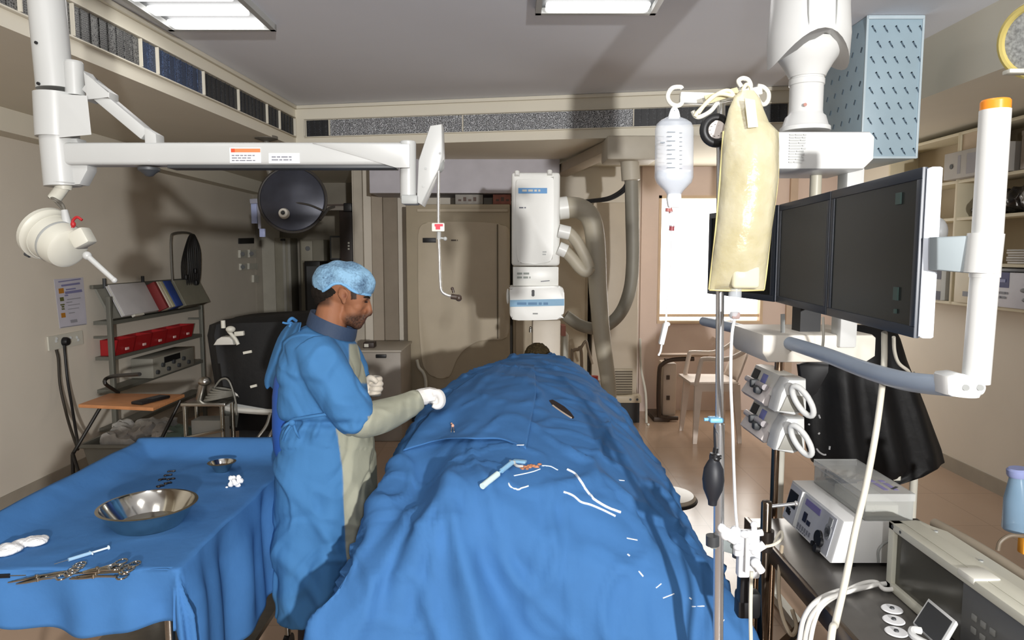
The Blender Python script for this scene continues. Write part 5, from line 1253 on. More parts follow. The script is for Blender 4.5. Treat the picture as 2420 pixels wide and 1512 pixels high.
# hoses
HS = mat('hose_beige_grey', (176, 168, 150), .5, bump=.5, bscale=3, var=.05)
def hose_rings(m, pts, r, every=3): return m
hz = MB().tube([X(1322, 492, .1), X(1345, 490, .1), X(1375, 495, .1), X(1398, 520, .1), X(1408, 580, .1), X(1413, 680, .12), X(1422, 790, .12), X(1436, 890, .12), X(1440, 940, .12)], [.076, .076, .074, .072, .070, .066, .062, .056, .052], 18, 6).build('thick_hose', HS, t, 'thick beige hose arching down to the right')
MB().cyl(X(1320, 493, .1), X(1342, 490, .1), .080, n=24).build('hose_collar', XW, t)
for pts in ([(1322, 545), (1342, 549), (1362, 570), (1384, 610), (1392, 634)], [(1322, 586), (1334, 592), (1352, 610), (1372, 634), (1386, 642), (1393, 630)]):
    MB().tube([X(x, y, .0) for x, y in pts], .042, 14, 6).build('small_hose', HS, t)
    MB().cyl(X(pts[0][0]-2, pts[0][1], 0), X(pts[1][0]+4, pts[1][1]+2, 0), .048, n=18).build('hose_collar', XW, t)
# second hose from ceiling mount
t = thing('ceiling_hose', 'grey hose hanging from a beige ceiling trolley and curving left at the back', 'hose', P(1490, 420, 5.75))
def Hh(px, py, d=0.0): return P(px, py, 5.75+d)
MB().tube([Hh(1492, 420), Hh(1494, 520), Hh(1495, 620), Hh(1487, 690), Hh(1462, 745), Hh(1420, 775), Hh(1375, 770), Hh(1336, 745)], [.056, .056, .054, .054, .052, .050, .050, .048], 18, 7).build('hose', mat('hose_greyer', (146, 142, 130), .5, bump=.4, bscale=3), t)
MB().cyl(Hh(1491, 426), Hh(1488, 380), .075, n=26).lathe(Hh(1491, 424), (0, 0, -1), [(.075, 0), (.06, .01), (.056, .012)], 26, False).build('hose_collar', mat('mount_beige', (190, 182, 166), .5), t)
p, q = Hh(1428, 383), Hh(1546, 352)
MB().bb((p.x, 5.6, p.z), (q.x, 5.95, ZS-.001), .02).build('trolley_block', mat('mount_beige', (190, 182, 166), .5), t)
MB().bar(V((.83, 5.9, 2.60)), V((.50, 7.3, 2.56)), .16, .09, .006).build('rail', mat('rail_beige', (176, 164, 146), .6), t)
for i in range(2): MB().tube([Hh(1482, 430+i*8), Hh(1470, 448+i*8), Hh(1440, 466+i*5), Hh(1400, 473+i*3), Hh(1350, 477+i*3), Hh(1326, 474)], .012, 8, 6).build('cable', CB, t)
# small things behind the patient
t = thing('drip_stand', 'small pale stand with bent tube handles behind the patient at right', 'stand', (P(1362, 900, 6.4).x, 6.4, 0))
m = MB(); m.tube([P(1352, 990, 6.4), P(1352, 840, 6.4), P(1356, 828, 6.4), P(1366, 826, 6.4), P(1374, 834, 6.4), P(1376, 990, 6.4)], .016, 8, 5).tube([P(1370, 828, 6.3), P(1384, 806, 6.3), P(1390, 826, 6.3), P(1400, 860, 6.3)], .012)
m.build('tube_frame', mat('tube_taupe', (140, 126, 108), .5), t)
p = P(1330, 1000, 6.4); MB().bb((p.x, 6.42, 0), (P(1350, 0, 6.4).x, 6.7, P(0, 790, 6.4).z), .01).build('side_box', OFFWH, t); MB().bb((P(1332, 0, 6.4).x, 6.41, P(0, 779, 6.4).z-.06), (P(1343, 0, 6.4).x, 6.6, P(0, 770, 6.4).z)).build('red_lid', mat('faded_red', (176, 120, 108), .6), t)
for x0, w_, c, l in ((1394, 20, (178, 60, 48), 'red capped bottle peeping over the right edge of the drape'), (1413, 10, (226, 226, 222), 'slim white bottle beside the red capped one')):
    p = P(x0+w_/2, 920, 5.6); k = thing('bottle', l, 'bottle', (p.x, 5.6, .60)); h1 = P(0, 888 if w_ > 12 else 898, 5.6).z
    MB().lathe((p.x, 5.6, .60), (0, 0, 1), [(w_*.0016, 0), (w_*.0016, h1-.66), (w_*.0009, h1-.62)], 18).build('bottle_body', WHITE, k); MB().cyl((p.x, 5.6, h1-.625), (p.x, 5.6, h1), w_*.0016, n=18).build('cap', mat('cap_%d' % x0, c, .5), k)
MB_t = thing('supply_stand', 'low supply stand behind the patient carrying two bottles', 'stand', (P(1408, 900, 5.6).x, 5.65, 0)); p = P(1408, 900, 5.6)
MB().bb((p.x-.12, 5.5, .57), (p.x+.12, 5.8, .598), .004).build('top', OFFWH, MB_t)
for sx in (-.1, .1):
    for sy in (5.52, 5.78): MB().cyl((p.x+sx, sy, 0), (p.x+sx, sy, .57), .012).build('leg', STEEL, MB_t)

# trolley and chair under the window
t = thing('equipment_trolley', 'pale upright trolley panel with dark tube frame under the bright window', 'trolley', (P(1590, 980, 7.1).x, 7.1, 0))
p, q = P(1565, 983, 7.1), P(1600, 858, 7.1)
MB().bb((p.x, 7.1, .05), (q.x, 7.35, q.z), .02).build('panel', mat('panel_warmwhite', (196, 180, 164), .5), t)
DT = mat('dark_tube_brown', (70, 56, 46), .5)
MB().tube([P(1602, 988, 7.07), P(1566, 986, 7.07), P(1557, 972, 7.07), P(1558, 880, 7.07), P(1566, 860, 7.07), P(1590, 850, 7.07), P(1640, 848, 7.07)], .022, 8, 6).build('tube_frame', DT, t)
MB().bar(P(1556, 839, 7.1), P(1672, 838, 7.1), .10, .03, .006).build('top_bar', mat('bar_tan', (170, 148, 128), .4), t)
for y, nm in ((892, 'mark'), (940, 'mark')): MB().bb(P(1575, y+5, 7.09), tuple(P(1583, y-5, 7.09)+V((0, .01, 0)))).build('socket_mark', DT, t)
MB().bb((P(1600, 0, 7.1).x, 7.2, .2), (P(1608, 0, 7.1).x, 7.35, .62)).build('side_bar', DT, t); MB().bb((P(1562, 0, 7.1).x, 7.05, 0), (P(1602, 0, 7.1).x, 7.45, .05), .01).build('foot', DT, t)
# white plastic chair, facing left
CX, CYY = P(1700, 900, 6.45).x, 6.45
def K(px, py, d=0.0): return P(px, py, 6.45+d)
t = thing('plastic_chair', 'white plastic armchair facing left in front of the bright window', 'chair', (CX, CYY, 0))
PW = mat('chair_white', (226, 212, 200), .4)
zs = K(0, 900).z
x0, x1 = K(1640, 0).x, K(1756, 0).x
MB().loft([[(x, y, z) for x, y in ((x0, 6.25), (x1, 6.27), (x1, 6.68), (x0, 6.70))] for z in (zs-.0, zs+.025)]).build('seat', PW, t)
MB().prism([(x0, 6.24, zs+.02), (x0+.1, 6.24, zs-.06), (x1-.05, 6.24, zs-.06), (x1, 6.24, zs+.02)], (0, .02, 0)).prism([(x0, 6.69, zs+.02), (x0+.1, 6.69, zs-.06), (x1-.05, 6.69, zs-.06), (x1, 6.69, zs+.02)], (0, .02, 0)).build('apron', PW, t)
for px0, px1, y in ((1660, 1652, 6.26), (1752, 1762, 6.28), (1662, 1650, 6.68), (1750, 1758, 6.68)):
    MB().loft([[(K(px0, 0).x+dx, y+dy, zs) for dx, dy in ((-.035, -.02), (.035, -.02), (.035, .02), (-.035, .02))], [(K(px1, 0).x+dx, y+dy+(.03 if y > 6.4 else -.03), 0) for dx, dy in ((-.018, -.015), (.018, -.015), (.018, .015), (-.018, .015))]]).build('leg', PW, t)
rows = []
for z, xo in ((zs-.02, 0), (zs+.1, .05), (zs+.25, .10), (zs+.36, .135)):
    rows.append([(x1+xo-.02+.045*(1-abs(2*k/10-1)**2), 6.27+.40*k/10, z+(.02*(1-(2*k/10-1)**2) if z > zs+.3 else 0)) for k in range(11)])
bo = MB()
bo.sheet(rows); bk = bo.build('backrest', PW, t, None, 60); so = bk.modifiers.new('t', 'SOLIDIFY'); so.thickness = .016
for y in (6.25, 6.68):
    MB().tube([(K(1654, 0).x, y, zs+.0), (K(1664, 0).x, y, zs+.2), (K(1672, 0).x, y, zs+.235), (K(1725, 0).x, y, zs+.235), (K(1760, 0).x+.02, y, zs+.30), (K(1780, 0).x, y, zs+.37)], .022, 10, 5).build('armrest', PW, t)
# round stool
t = thing('stool', 'round stool with a pale seat and dark rim partly hidden by the drape', 'stool', (P(1572, 1190, 3.55).x, 3.55, 0))
c = V((P(1574, 1190, 3.55).x, 3.55, .44))
MB().lathe(c, (0, 0, 1), [(.001, .0), (.150, 0), (.152, .018), (.14, .03), (.09, .034), (.001, .034)], 40).build('seat', mat('seat_greybeige', (186, 174, 156), .35, var=.15, vscale=12), t)
MB().torus(c+V((0, 0, .004)), (0, 0, 1), .152, .009, 40, 8).build('rim', BLACK, t, 'black rubber rim')
MB().cyl((c.x, c.y, .06), (c.x, c.y, .44), .025).build('stem', CHROME, t)
for k in range(5): MB().bar((c.x, c.y, .07), (c.x+.2*math.cos(k*1.257), c.y+.2*math.sin(k*1.257), .045), .03, .03).cyl((c.x+.2*math.cos(k*1.257)-.01, c.y+.2*math.sin(k*1.257), .028), (c.x+.2*math.cos(k*1.257)+.01, c.y+.2*math.sin(k*1.257), .028), .028).build('foot', DGREY, t)
# ================================================================== RIGHT SIDE
# IV pole
IY = 1.66
def I(px, py, d=0.0): return P(px, py, IY+d)
t = thing('drip_pole', 'chrome drip pole in the right foreground with curled white hooks on top', 'drip pole', (I(1699, 900).x, IY, 0))
pb_, pt_ = I(1698, 1330), I(1704, 245)
d = (pt_-pb_).normalized(); foot = pb_+d*(-(pb_.z)/d.z)
MB().cyl(foot+d*.05, pb_+d*.35, .0125, n=20).build('lower_tube', CHROME, t); MB().cyl(pb_+d*.33, pt_, .0095, n=18).build('upper_tube', CHROME, t)
cl_ = MB().box(I(1691, 991, -.004), (.034, .03, .012), None, .004).cyl(I(1676, 991, -.004), I(1664, 991, -.004), .004).build('height_clip', mat('clip_lightblue', (120, 178, 214), .4), t, 'light blue height clip')
MB().bar(I(1606, 231), I(1700, 234), .016, .026, .004).bar(I(1700, 233), I(1800, 214), .016, .02, .004).build('cross_arm', mat('hook_white_metal', (232, 230, 220), .3, .3), t)
HK = mat('hook_cream', (236, 234, 222), .3, .2)
for pts in ([(1612, 228), (1611, 244), (1600, 250), (1585, 244), (1578, 230), (1582, 216), (1592, 207), (1608, 206), (1612, 210)],
            [(1700, 236), (1680, 262), (1655, 276), (1643, 274), (1637, 262)], [(1752, 205), (1745, 192), (1755, 185), (1768, 189), (1774, 203), (1768, 216)],
            [(1784, 216), (1796, 243), (1808, 246), (1816, 234), (1815, 218), (1804, 206), (1790, 203)]):
    MB().tube([I(x, y, -.02 if x < 1700 else .0) for x, y in pts], .0052, 10, 5).build('hook', HK, t)
for k in range(5): MB().bar(foot+V((0, 0, .06)), foot+V((.26*math.cos(k*1.257+.3), .26*math.sin(k*1.257+.3), .04)), .03, .03, .005).cyl(foot+V((.26*math.cos(k*1.257+.3)-.01, .26*math.sin(k*1.257+.3), .028)), foot+V((.26*math.cos(k*1.257+.3)+.012, .26*math.sin(k*1.257+.3), .028)), .028, n=14).build('foot', DGREY, t)
# bottle
t = thing('drip_bottle', 'clear plastic drip bottle nearly empty, hung from the left hook of the pole', 'drip bottle', I(1593, 480, -.02))
def Bt(px, py, d=0.0): return I(px, py, -.02+d)
def orings(rows, yoff, depth, n=28, sq=2.6):
    out = []
    for y, xl, xr in rows:
        a, c = Bt(xl, y), Bt(xr, y); cc = (a+c)/2; h_ = (c.x-a.x)/2; out.append([V((cc.x+h_*math.copysign(abs(math.cos(2*PI*i/n))**(2/sq), math.cos(2*PI*i/n)), cc.y+yoff+min(depth, h_*.8)*math.copysign(abs(math.sin(2*PI*i/n))**(2/sq), math.sin(2*PI*i/n)), cc.z)) for i in range(n)])
    return out
BP = mat('bottle_plastic', (206, 212, 220), .25, alpha=.42, spec=.6)
MB().loft(orings(((276, 1578, 1604), (284, 1562, 1622), (292, 1553, 1633), (304, 1549, 1638), (420, 1548, 1637), (432, 1553, 1633), (452, 1572, 1614), (460, 1577, 1609)), 0, .030)).build('bottle_body', BP, t)
MB().loft(orings(((404, 1552, 1633), (420, 1552, 1633), (431, 1556, 1629), (451, 1575, 1611), (459, 1579, 1607)), 0, .027)).build('fluid', mat('bottle_fluid', (206, 218, 232), .05, alpha=.35), t, 'little clear fluid left at the bottom')
MB().loft(orings(((458, 1577, 1609), (470, 1575, 1610), (484, 1577, 1608), (490, 1579, 1606)), 0, .016)).build('cap', mat('cap_milky', (226, 230, 232), .4), t)
MB().tube([Bt(1583, 278), Bt(1588, 262), Bt(1593, 256), Bt(1600, 262), Bt(1604, 278)], .004, 8, 5).prism([Bt(1580, 280, -.004), Bt(1588, 262, -.004), Bt(1599, 262, -.004), Bt(1606, 280, -.004)], (0, .008, 0)).build('hanger', mat('cap_milky', (226, 230, 232), .4), t)
mk = MB()
for k in range(9):
    y = 312+k*10.5; mk.bar(Bt(1577, y, -.033), Bt(1596-(k % 2)*8, y, -.033), .0006, .0022); mk.bar(Bt(1606, y+2, -.033), Bt(1612, y+2, -.033), .0006, .0016)
mk.box(Bt(1566, 337, -.033), (.010, .001, .003)); mk.build('graduation', mat('mark_grey', (110, 118, 126), .6), t)
MB().cyl(Bt(1578, 500), Bt(1579, 492), .006).cyl(Bt(1583, 492), Bt(1586, 503), .005).build('spike', mat('spike_redbrown', (150, 90, 86), .5), t)
MB().cyl(Bt(1590, 500), Bt(1588, 535), .0085, n=16).build('drip_chamber', mat('chamber_clear', (210, 216, 222), .15, alpha=.45), t)
MB().cyl(Bt(1588, 532), Bt(1587, 545), .0062, n=14).build('chamber_ring', mat('ring_maroon', (130, 60, 66), .5), t)
MB().tube([Bt(1587, 545), Bt(1587, 600), Bt(1585, 650), Bt(1579, 700), Bt(1575, 740), Bt(1573, 768)], .0024, 8, 6).tube([Bt(1564, 812), Bt(1561, 830), Bt(1556, 840)], .0024).build('tubing', mat('tube_clear_white', (222, 226, 228), .3), t)
MB().bar(Bt(1574, 764), Bt(1562, 814), .016, .012, .003).ell(Bt(1576, 766), (.008, .008, .006)).build('roller_clamp', WHITE2, t)
# pressure bag
t = thing('pressure_bag', 'yellowed pressure infusion bag hanging from the drip pole with loose straps', 'infusion bag', I(1745, 690, -.06))
YV = bpy.data.materials.new('yellowed_vinyl'); YV.use_nodes = True; N = YV.node_tree.nodes; L = YV.node_tree.links; b = N['Principled BSDF']
tc = N.new('ShaderNodeTexCoord'); n1 = N.new('ShaderNodeTexNoise'); n1.inputs['Scale'].default_value = 11; n1.inputs['Detail'].default_value = 5; rp = N.new('ShaderNodeValToRGB')
rp.color_ramp.elements[0].color = lin((176, 167, 132))+(1,); rp.color_ramp.elements[1].color = lin((196, 190, 166))+(1,); rp.color_ramp.elements[0].position = .3; rp.color_ramp.elements[1].position = .72
L.new(tc.outputs['Object'], n1.inputs['Vector']); L.new(n1.outputs['Fac'], rp.inputs['Fac']); L.new(rp.outputs['Color'], b.inputs['Base Color'])
b.inputs['Roughness'].default_value = .22; b.inputs['Specular IOR Level'].default_value = .45; b.inputs['Subsurface Weight'].default_value = .3; b.inputs['Subsurface Radius'].default_value = (.04, .035, .02); b.inputs['Subsurface Scale'].default_value = .5
bp = N.new('ShaderNodeBump'); bp.inputs['Strength'].default_value = .5; bp.inputs['Distance'].default_value = .02; L.new(n1.outputs['Fac'], bp.inputs['Height']); L.new(bp.outputs['Normal'], b.inputs['Normal'])
prof = ((214, 1748, 1782, .006), (232, 1734, 1796, .012), (258, 1722, 1804, .022), (290, 1714, 1816, .034), (312, 1710, 1838, .042), (350, 1706, 1840, .050), (420, 1702, 1838, .055), (480, 1697, 1830, .054), (540, 1692, 1822, .052), (600, 1684, 1816, .048), (640, 1680, 1811, .038), (668, 1677, 1807, .020), (684, 1676, 1804, .005))
rr_ = []
for y, xl, xr, dp in prof:
    a, c = I(xl, y, -.075), I(xr, y, -.075); cc = (a+c)/2; h_ = (c.x-a.x)/2; row = []
    for i in range(48):
        u = 2*PI*i/48; cs, sn_ = math.cos(u), math.sin(u); q = V((cc.x+h_*cs, cc.y+dp*math.copysign(abs(sn_)**1.15, sn_), cc.z)); q.y += .006*nz(q, 18, 2)+.003*nz(q, 45, 5); row.append(q)
    rr_.append(row)
MB().loft(rr_).build('bladder', YV, t, None, 60)
MB().tube([I(1676, 684, -.075), I(1740, 686, -.078), I(1805, 684, -.075)], .003).tube([I(1838, 312, -.075), I(1838, 420, -.075), I(1822, 540, -.075), I(1811, 640, -.075), I(1805, 684, -.075)], .0025, 8, 4).tube([I(1710, 310, -.075), I(1702, 420, -.075), I(1692, 540, -.075), I(1676, 684, -.075)], .0025, 8, 4).build('welded_edge', mat('edge_yellow', (206, 192, 134), .3), t)
MB().prism([I(1760, 232, -.112), I(1784, 236, -.112), I(1792, 300, -.128), I(1768, 302, -.128)], (0, .003, 0)).build('strap_end', mat('strap_cream', (222, 214, 180), .4), t)
for pts in ([(1762, 240), (1756, 215), (1764, 200), (1774, 206), (1776, 230)], [(1740, 236), (1722, 214), (1690, 226), (1652, 262), (1642, 276)], [(1744, 230), (1700, 222), (1672, 240), (1650, 268)]):
    MB().tube([I(x, y, -.06) for x, y in pts], .0045, 8, 5).build('strap', mat('strap_cream', (222, 214, 180), .4), t)
MB().prism([I(1664, 226, -.05), I(1742, 206, -.05), I(1748, 222, -.05), I(1672, 246, -.05)], (0, .003, 0)).build('strap', mat('strap_olive', (176, 164, 122), .4), t)
for (x0, y0), (x1, y1) in (((1768, 404), (1790, 430)), ((1764, 450), (1786, 424))): pass
MB().box(I(1762, 655, -.10), (.062, .02, .05), None, .009, 3).build('inner_bag_port', mat('port_clear', (228, 222, 194), .1, alpha=.7), t)
MB().lathe(I(1738, 682, -.075), (-.04, 0, -1), [(.014, 0), (.015, .03), (.011, .06), (.006, .075)], 18).build('outlet_neck', mat('chamber_clear', (210, 216, 222), .15, alpha=.45), t)
MB().box(I(1737, 745, -.075), (.02, .02, .016), None, .004).build('outlet_clamp', mat('clamp_greyred', (150, 130, 126), .5), t)
MB().tube([I(1736, 752, -.075), I(1729, 800, -.075), I(1727, 900, -.07), I(1731, 1000, -.06), I(1734, 1100, -.05), I(1738, 1200, -.04), I(1742, 1245, -.04)], .0036, 8, 6).build('tubing', mat('tube_clear_white', (222, 226, 228), .3), t)
# dial gauge and bulb
t = thing('pressure_gauge', 'round black dial gauge behind the yellow bag top', 'gauge', I(1690, 345, -.02))
MB().torus(I(1692, 308, -.025), (.1, -1, 0), .0285, .0105, 32, 10).build('rim', BLACK, t); MB().cyl(I(1692, 308, -.018), I(1692, 308, -.030), .022, n=28).build('dial', mat('dial_face', (206, 196, 190), .4), t)
for k in range(8): MB().box(I(1692+14*math.cos(k*.7+.4), 308+14*math.sin(k*.7+.4), -.033), (.003, .0008, .001)).build('tick', BLACK, t)
t = thing('squeeze_bulb', 'black rubber squeeze bulb hanging beside the drip pole', 'bulb', I(1684, 1195, -.05))
RB = mat('black_rubber', (34, 36, 42), .5, var=.05)
c = I(1684, 1131, -.05); cz = V((.004, 0, 1)).normalized()
MB().lathe(I(1684, 1183, -.05), cz, [(.001, -.012), (.010, -.010), (.011, .0), (.014, .008), (.0225, .028), (.0255, .052), (.0225, .078), (.015, .094), (.011, .100), (.011, .110), (.008, .113), (.001, .114)], 32).build('bulb_body', RB, t)
MB().cyl(I(1688, 1082, -.05), I(1690, 1072, -.05), .012, n=16).cyl(I(1690, 1070, -.05), I(1692, 1058, -.05), .006).cyl(I(1684, 1078, -.05), I(1704, 1080, -.05), .005).ell(I(1692, 1084, -.055), (.010, .008, .008)).build('valve', mat('valve_black', (26, 26, 28), .35), t)
MB().tube([I(1690, 1060, -.05), I(1689, 1010, .0), I(1694, 960, .03), I(1699, 700, .03), I(1700, 520, .03), I(1696, 345, .02)], .003, 8, 5).build('hose', RB, t)

# ---------------------------------------------------------------- monitor boom
YM0 = V((.862, 1.49, 0)); YM1 = V((.926, 2.05, 0)); md = (YM1-YM0); ML = md.length; md.normalize(); mn = V((-md.y, md.x, 0)); # mn points to -X
mo = -mn
t = thing('monitor_boom', 'white ceiling boom carrying the monitors, with grey blue bumper rail and orange capped post', 'monitor boom', (.97, 2.25, 1.36))
def U(px, py, Y=2.2): return P(px, py, Y)
ctop = U(1916, 300); cx, cy = U(1917, 250).x, 2.24
MB().lathe((cx, cy, U(0, 306).z), (0, 0, 1), [(.075, .0), (.075, .012), (.068, .018), (.060, .045), (.052, .052), (.050, .062), (.050, .14), (.053, .142), (.053, .158), (.050, .160), (.050, .225), (.056, .228), (.056, .25)], 36).build('column', WHITE2, t)
zb = U(0, 160).z
cone = [(.050, 0), (.060, .02), (.085, .055), (.105, .085), (.110, .10)]
MB().lathe((cx, cy, zb-.01), (0, 0, 1), [(.054, -.01), (.058, .0), (.075, .03), (.092, .055), (.097, .075), (.090, .095)], 36).build('ball_joint', WHITE2, t)
rows = []
for z, r in ((zb+.05, .118), (zb+.10, .122), (zb+.18, .116), (zb+.32, .112), (ZC, .112)):
    rows.append([V((cx+r*math.cos(2*PI*i/36), cy+r*math.sin(2*PI*i/36), z+(-.045*math.cos(4*PI*i/36) if r == .118 else 0))) for i in range(36)])
MB().loft(rows).build('ceiling_cover', WHITE2, t)
for kx in (-.045, .03): MB().tube([(cx+kx, cy-math.sqrt(.1175**2-kx**2)-.002, zb+.10), (cx+kx*1.1, cy-math.sqrt(.117**2-kx**2)-.002, zb+.2), (cx+kx*1.15, cy-math.sqrt(.113**2-kx**2*1.3)-.001, ZC)], .002, 6, 3).build('cover_seam', GREYP, t)
for x, y in ((1903, 152), (1903, 247)): MB().cyl(U(x, y, 2.185), U(x, y, 2.195), .005).build('screw', mat('screw_reddish', (150, 110, 100), .4, .6), t)
p, q = U(1838, 392, 2.12), U(2070, 310, 2.12)
bx = MB().prism([(p.x-.05, 2.12, q.z), (q.x-.015, 2.12, q.z), (q.x, 2.12, q.z-.015), (q.x, 2.12, p.z+.02), (q.x-.03, 2.12, p.z-.01), (p.x-.05, 2.12, p.z-.01)], (0, .26, 0), .010)
bx.build('arm_box', WHITE2, t)
script_rows(MB(), U(1864, 386, 2.116), (1, 0, 0), (0, 0, 1), .050, .088, 11, 31, .0012, 1.0, (3, 9)).build('lettering', mat('faint_print', (176, 178, 176), .6), t)
MB().bb((U(2010, 0, 2.25).x, 2.22, 1.42), (U(2052, 0, 2.25).x, 2.29, 1.99), .006).build('drop_post', WHITE2, t)
MB().cyl((U(1955, 0, 2.25).x, 2.28, 1.55), (U(1955, 0, 2.25).x, 2.28, 1.98), .018).build('cable_post', mat('post_beige_grey', (176, 172, 156), .4), t)
p, q = U(1786, 850, 2.3), U(2050, 786, 2.3)
MB().prism([(p.x+.02, 2.24, p.z), (q.x-.03, 2.24, p.z), (q.x, 2.24, p.z+.02), (q.x, 2.24, q.z-.01), (q.x-.012, 2.24, q.z), (p.x, 2.24, q.z), (p.x, 2.24, p.z+.03)], (0, .34, 0), .008).build('base_beam', mat('base_warm_white', (222, 216, 204), .4), t)
MB().bb((U(1915, 0, 2.35).x, 2.33, q.z), (U(1965, 0, 2.35).x, 2.40, q.z+.08)).build('neck', BLACK, t, 'black monitor neck')
MB().bar(U(1850, 742, 2.3), U(1850, 790, 2.3), .008, .012, 0, V((1, 0, 0))).build('neck_rod', GREYP, t)
# bumper rail
BR = mat('rail_greyblue', (158, 172, 190), .35, var=.03)
MB().tube([P(1664, 759, 3.2), P(1740, 776, 2.75), P(1850, 806, 2.3), P(1950, 838, 1.98), P(2040, 872, 1.75), P(2120, 896, 1.58), P(2180, 906, 1.48), P(2250, 912, 1.40)], .0215, 18, 6).ell(P(1664, 759, 3.2), (.022, .022, .0215)).build('bumper_rail', BR, t, 'grey blue rounded rail')
def O(px, py, d=0.0): return P(px, py, 1.40+d)
MB().prism(catmull([O(2238, 890, -.026), O(2268, 882, -.026), O(2300, 892, -.026), O(2325, 900, -.026), O(2336, 915, -.026), O(2328, 934, -.026), O(2305, 941, -.026), O(2270, 939, -.026), O(2240, 934, -.026)], 3), (0, .052, 0), .010).build('elbow_joint', WHITE2, t)
for x in (2283, 2317): MB().cyl(O(x, 916, -.030), O(x, 916, -.024), .0062, n=14).build('screw', GREYP, t)
MB().cyl(O(2306, 905), O(2328, 640), .0255, n=30).build('post_lower', WHITE2, t)
MB().cyl(O(2327, 655), O(2352, 260), .0272, n=30).build('post_upper', WHITE2, t)
MB().cyl(O(2320, 645), O(2330, 552), .0318, n=30).build('post_sleeve', WHITE2, t)
MB().cyl(O(2352, 262), O(2353, 240), .0262, n=30).lathe(O(2353, 241), (0, 0, 1), [(.0262, 0), (.024, .004), (.001, .006)], 30).build('orange_cap', mat('cap_orange', (236, 142, 44), .3, trans=.0), t, 'translucent orange cap')
e0, e1 = O(2215, 640, .05), O(2310, 556, .0)
MB().prism([O(2215, 560, .04), O(2305, 556, .0), O(2305, 646, .0), O(2215, 638, .04)], (0, .03, 0), .003).build('bracket', mat('bracket_grey', (150, 160, 164), .5), t, 'flat grey bracket')
MB().ell(P(2212, 548, 1.54), (.020, .03, .032)).build('knob', WHITE2, t)
MB().tube([P(1782, 790, 2.5), P(1800, 780, 2.48), P(1828, 788, 2.44), P(1838, 806, 2.4), P(1830, 820, 2.4)], .010, 8, 5).prism([P(1790, 806, 2.42), P(1836, 818, 2.36), P(1834, 838, 2.36), P(1790, 830, 2.42)], (.02, 0, 0)).build('rail_clip', mat('clip_lilac', (190, 182, 190), .4), t)
# monitors
BZ = mat('bezel_slate', (52, 58, 68), .35, var=.02)
SCRN = mat('monitor_glass', (27, 30, 29), .25, spec=.28)
SIL = mat('monitor_silver', (214, 220, 230), .3, var=.02)
Rm = Matrix((md, mn*-1 if False else V((0, 0, 1)), md.cross(V((0, 0, 1))))).transposed()
def monitor(s0, label, first=False):
    o = V((YM0.x, YM0.y, 1.54))+md*s0; t = thing('monitor', label, 'monitor', o+md*(ML/2)+mo*.025, None)
    t['group'] = 'monitors on the boom'
    def q(s, u, z): return o+md*s+mo*u+V((0, 0, z))
    Hh_ = .362
    b_ = MB()
    fr = [q(0, 0, 0), q(ML, 0, 0), q(ML, 0, Hh_), q(0, 0, Hh_)]
    w_ = .024
    for a, c in (((0, 0), (ML, w_)), ((0, Hh_-w_), (ML, Hh_)), ((0, w_), (w_, Hh_-w_)), ((ML-w_, w_), (ML, Hh_-w_))):
        b_.prism([q(a[0], 0, a[1]), q(c[0], 0, a[1]), q(c[0], 0, c[1]), q(a[0], 0, c[1])], mo*.012, .002)
    b_.build('bezel', BZ, t)
    MB().prism([q(w_, .004, w_), q(ML-w_, .004, w_), q(ML-w_, .004, Hh_-w_), q(w_, .004, Hh_-w_)], mo*.006).build('screen', SCRN, t)
    MB().prism([q(.0, .012, .0), q(ML, .012, .0), q(ML, .012, Hh_), q(0, .012, Hh_)], mo*.032, .008).build('housing', SIL, t, 'silver housing')
    MB().prism([q(.0, .008, .004), q(0, .036, .004), q(0, .036, Hh_-.004), q(0, .008, Hh_-.004)], md*-.006, .003).build('side_trim', SIL, t)
    MB().prism([q(.15, .044, .1), q(ML-.15, .044, .1), q(ML-.15, .044, Hh_-.1), q(.15, .044, Hh_-.1)], mo*.02, .006).build('mount_plate', DGREY, t)
    return t
m1 = monitor(0, 'nearest and largest looking black monitor, its silver side edge towards the picture right')
sk_ = [c for c in m1.children]
o = V((YM0.x, YM0.y, 1.54))
def q1(s, z): return o+md*s-mo*.0005+V((0, 0, z))
g_ = mat('screen_reflection', (62, 82, 78), .4)  # greenish reflections in the glass, put in as flat coloured patches
MB().prism([q1(.10, .292), q1(.125, .292), q1(.125, .318), q1(.10, .318)], mo*.004).prism([q1(.09, .075), q1(.112, .075), q1(.112, .105), q1(.09, .105)], mo*.004).prism([q1(.095, .045), q1(.105, .045), q1(.105, .055), q1(.095, .055)], mo*.004).build('screen_reflection', g_, m1, 'faint greenish reflections painted on the dark screen')
dup(m1, md*(ML+.010), 'middle black monitor of the three on the boom'); 
for c in list(bpy.data.objects):
    if c.name.startswith('screen_reflection') and c.parent is not m1: bpy.data.objects.remove(c)
d3 = V((-.165, .986, 0)).normalized(); s3 = V((YM0.x, YM0.y, 1.54))+md*2*(ML+.012)+V((-.008, 0, 0)); m3 = dup(m1, s3+d3*(ML/2)+V((d3.y, -d3.x, 0))*.025-m1.location, rz=math.atan2(d3.y, d3.x)-math.atan2(md.y, md.x), label='farthest black monitor, mostly hidden behind the yellow infusion bag')
for c in list(m3.children):
    if c.name.startswith('screen_reflection'): bpy.data.objects.remove(c)
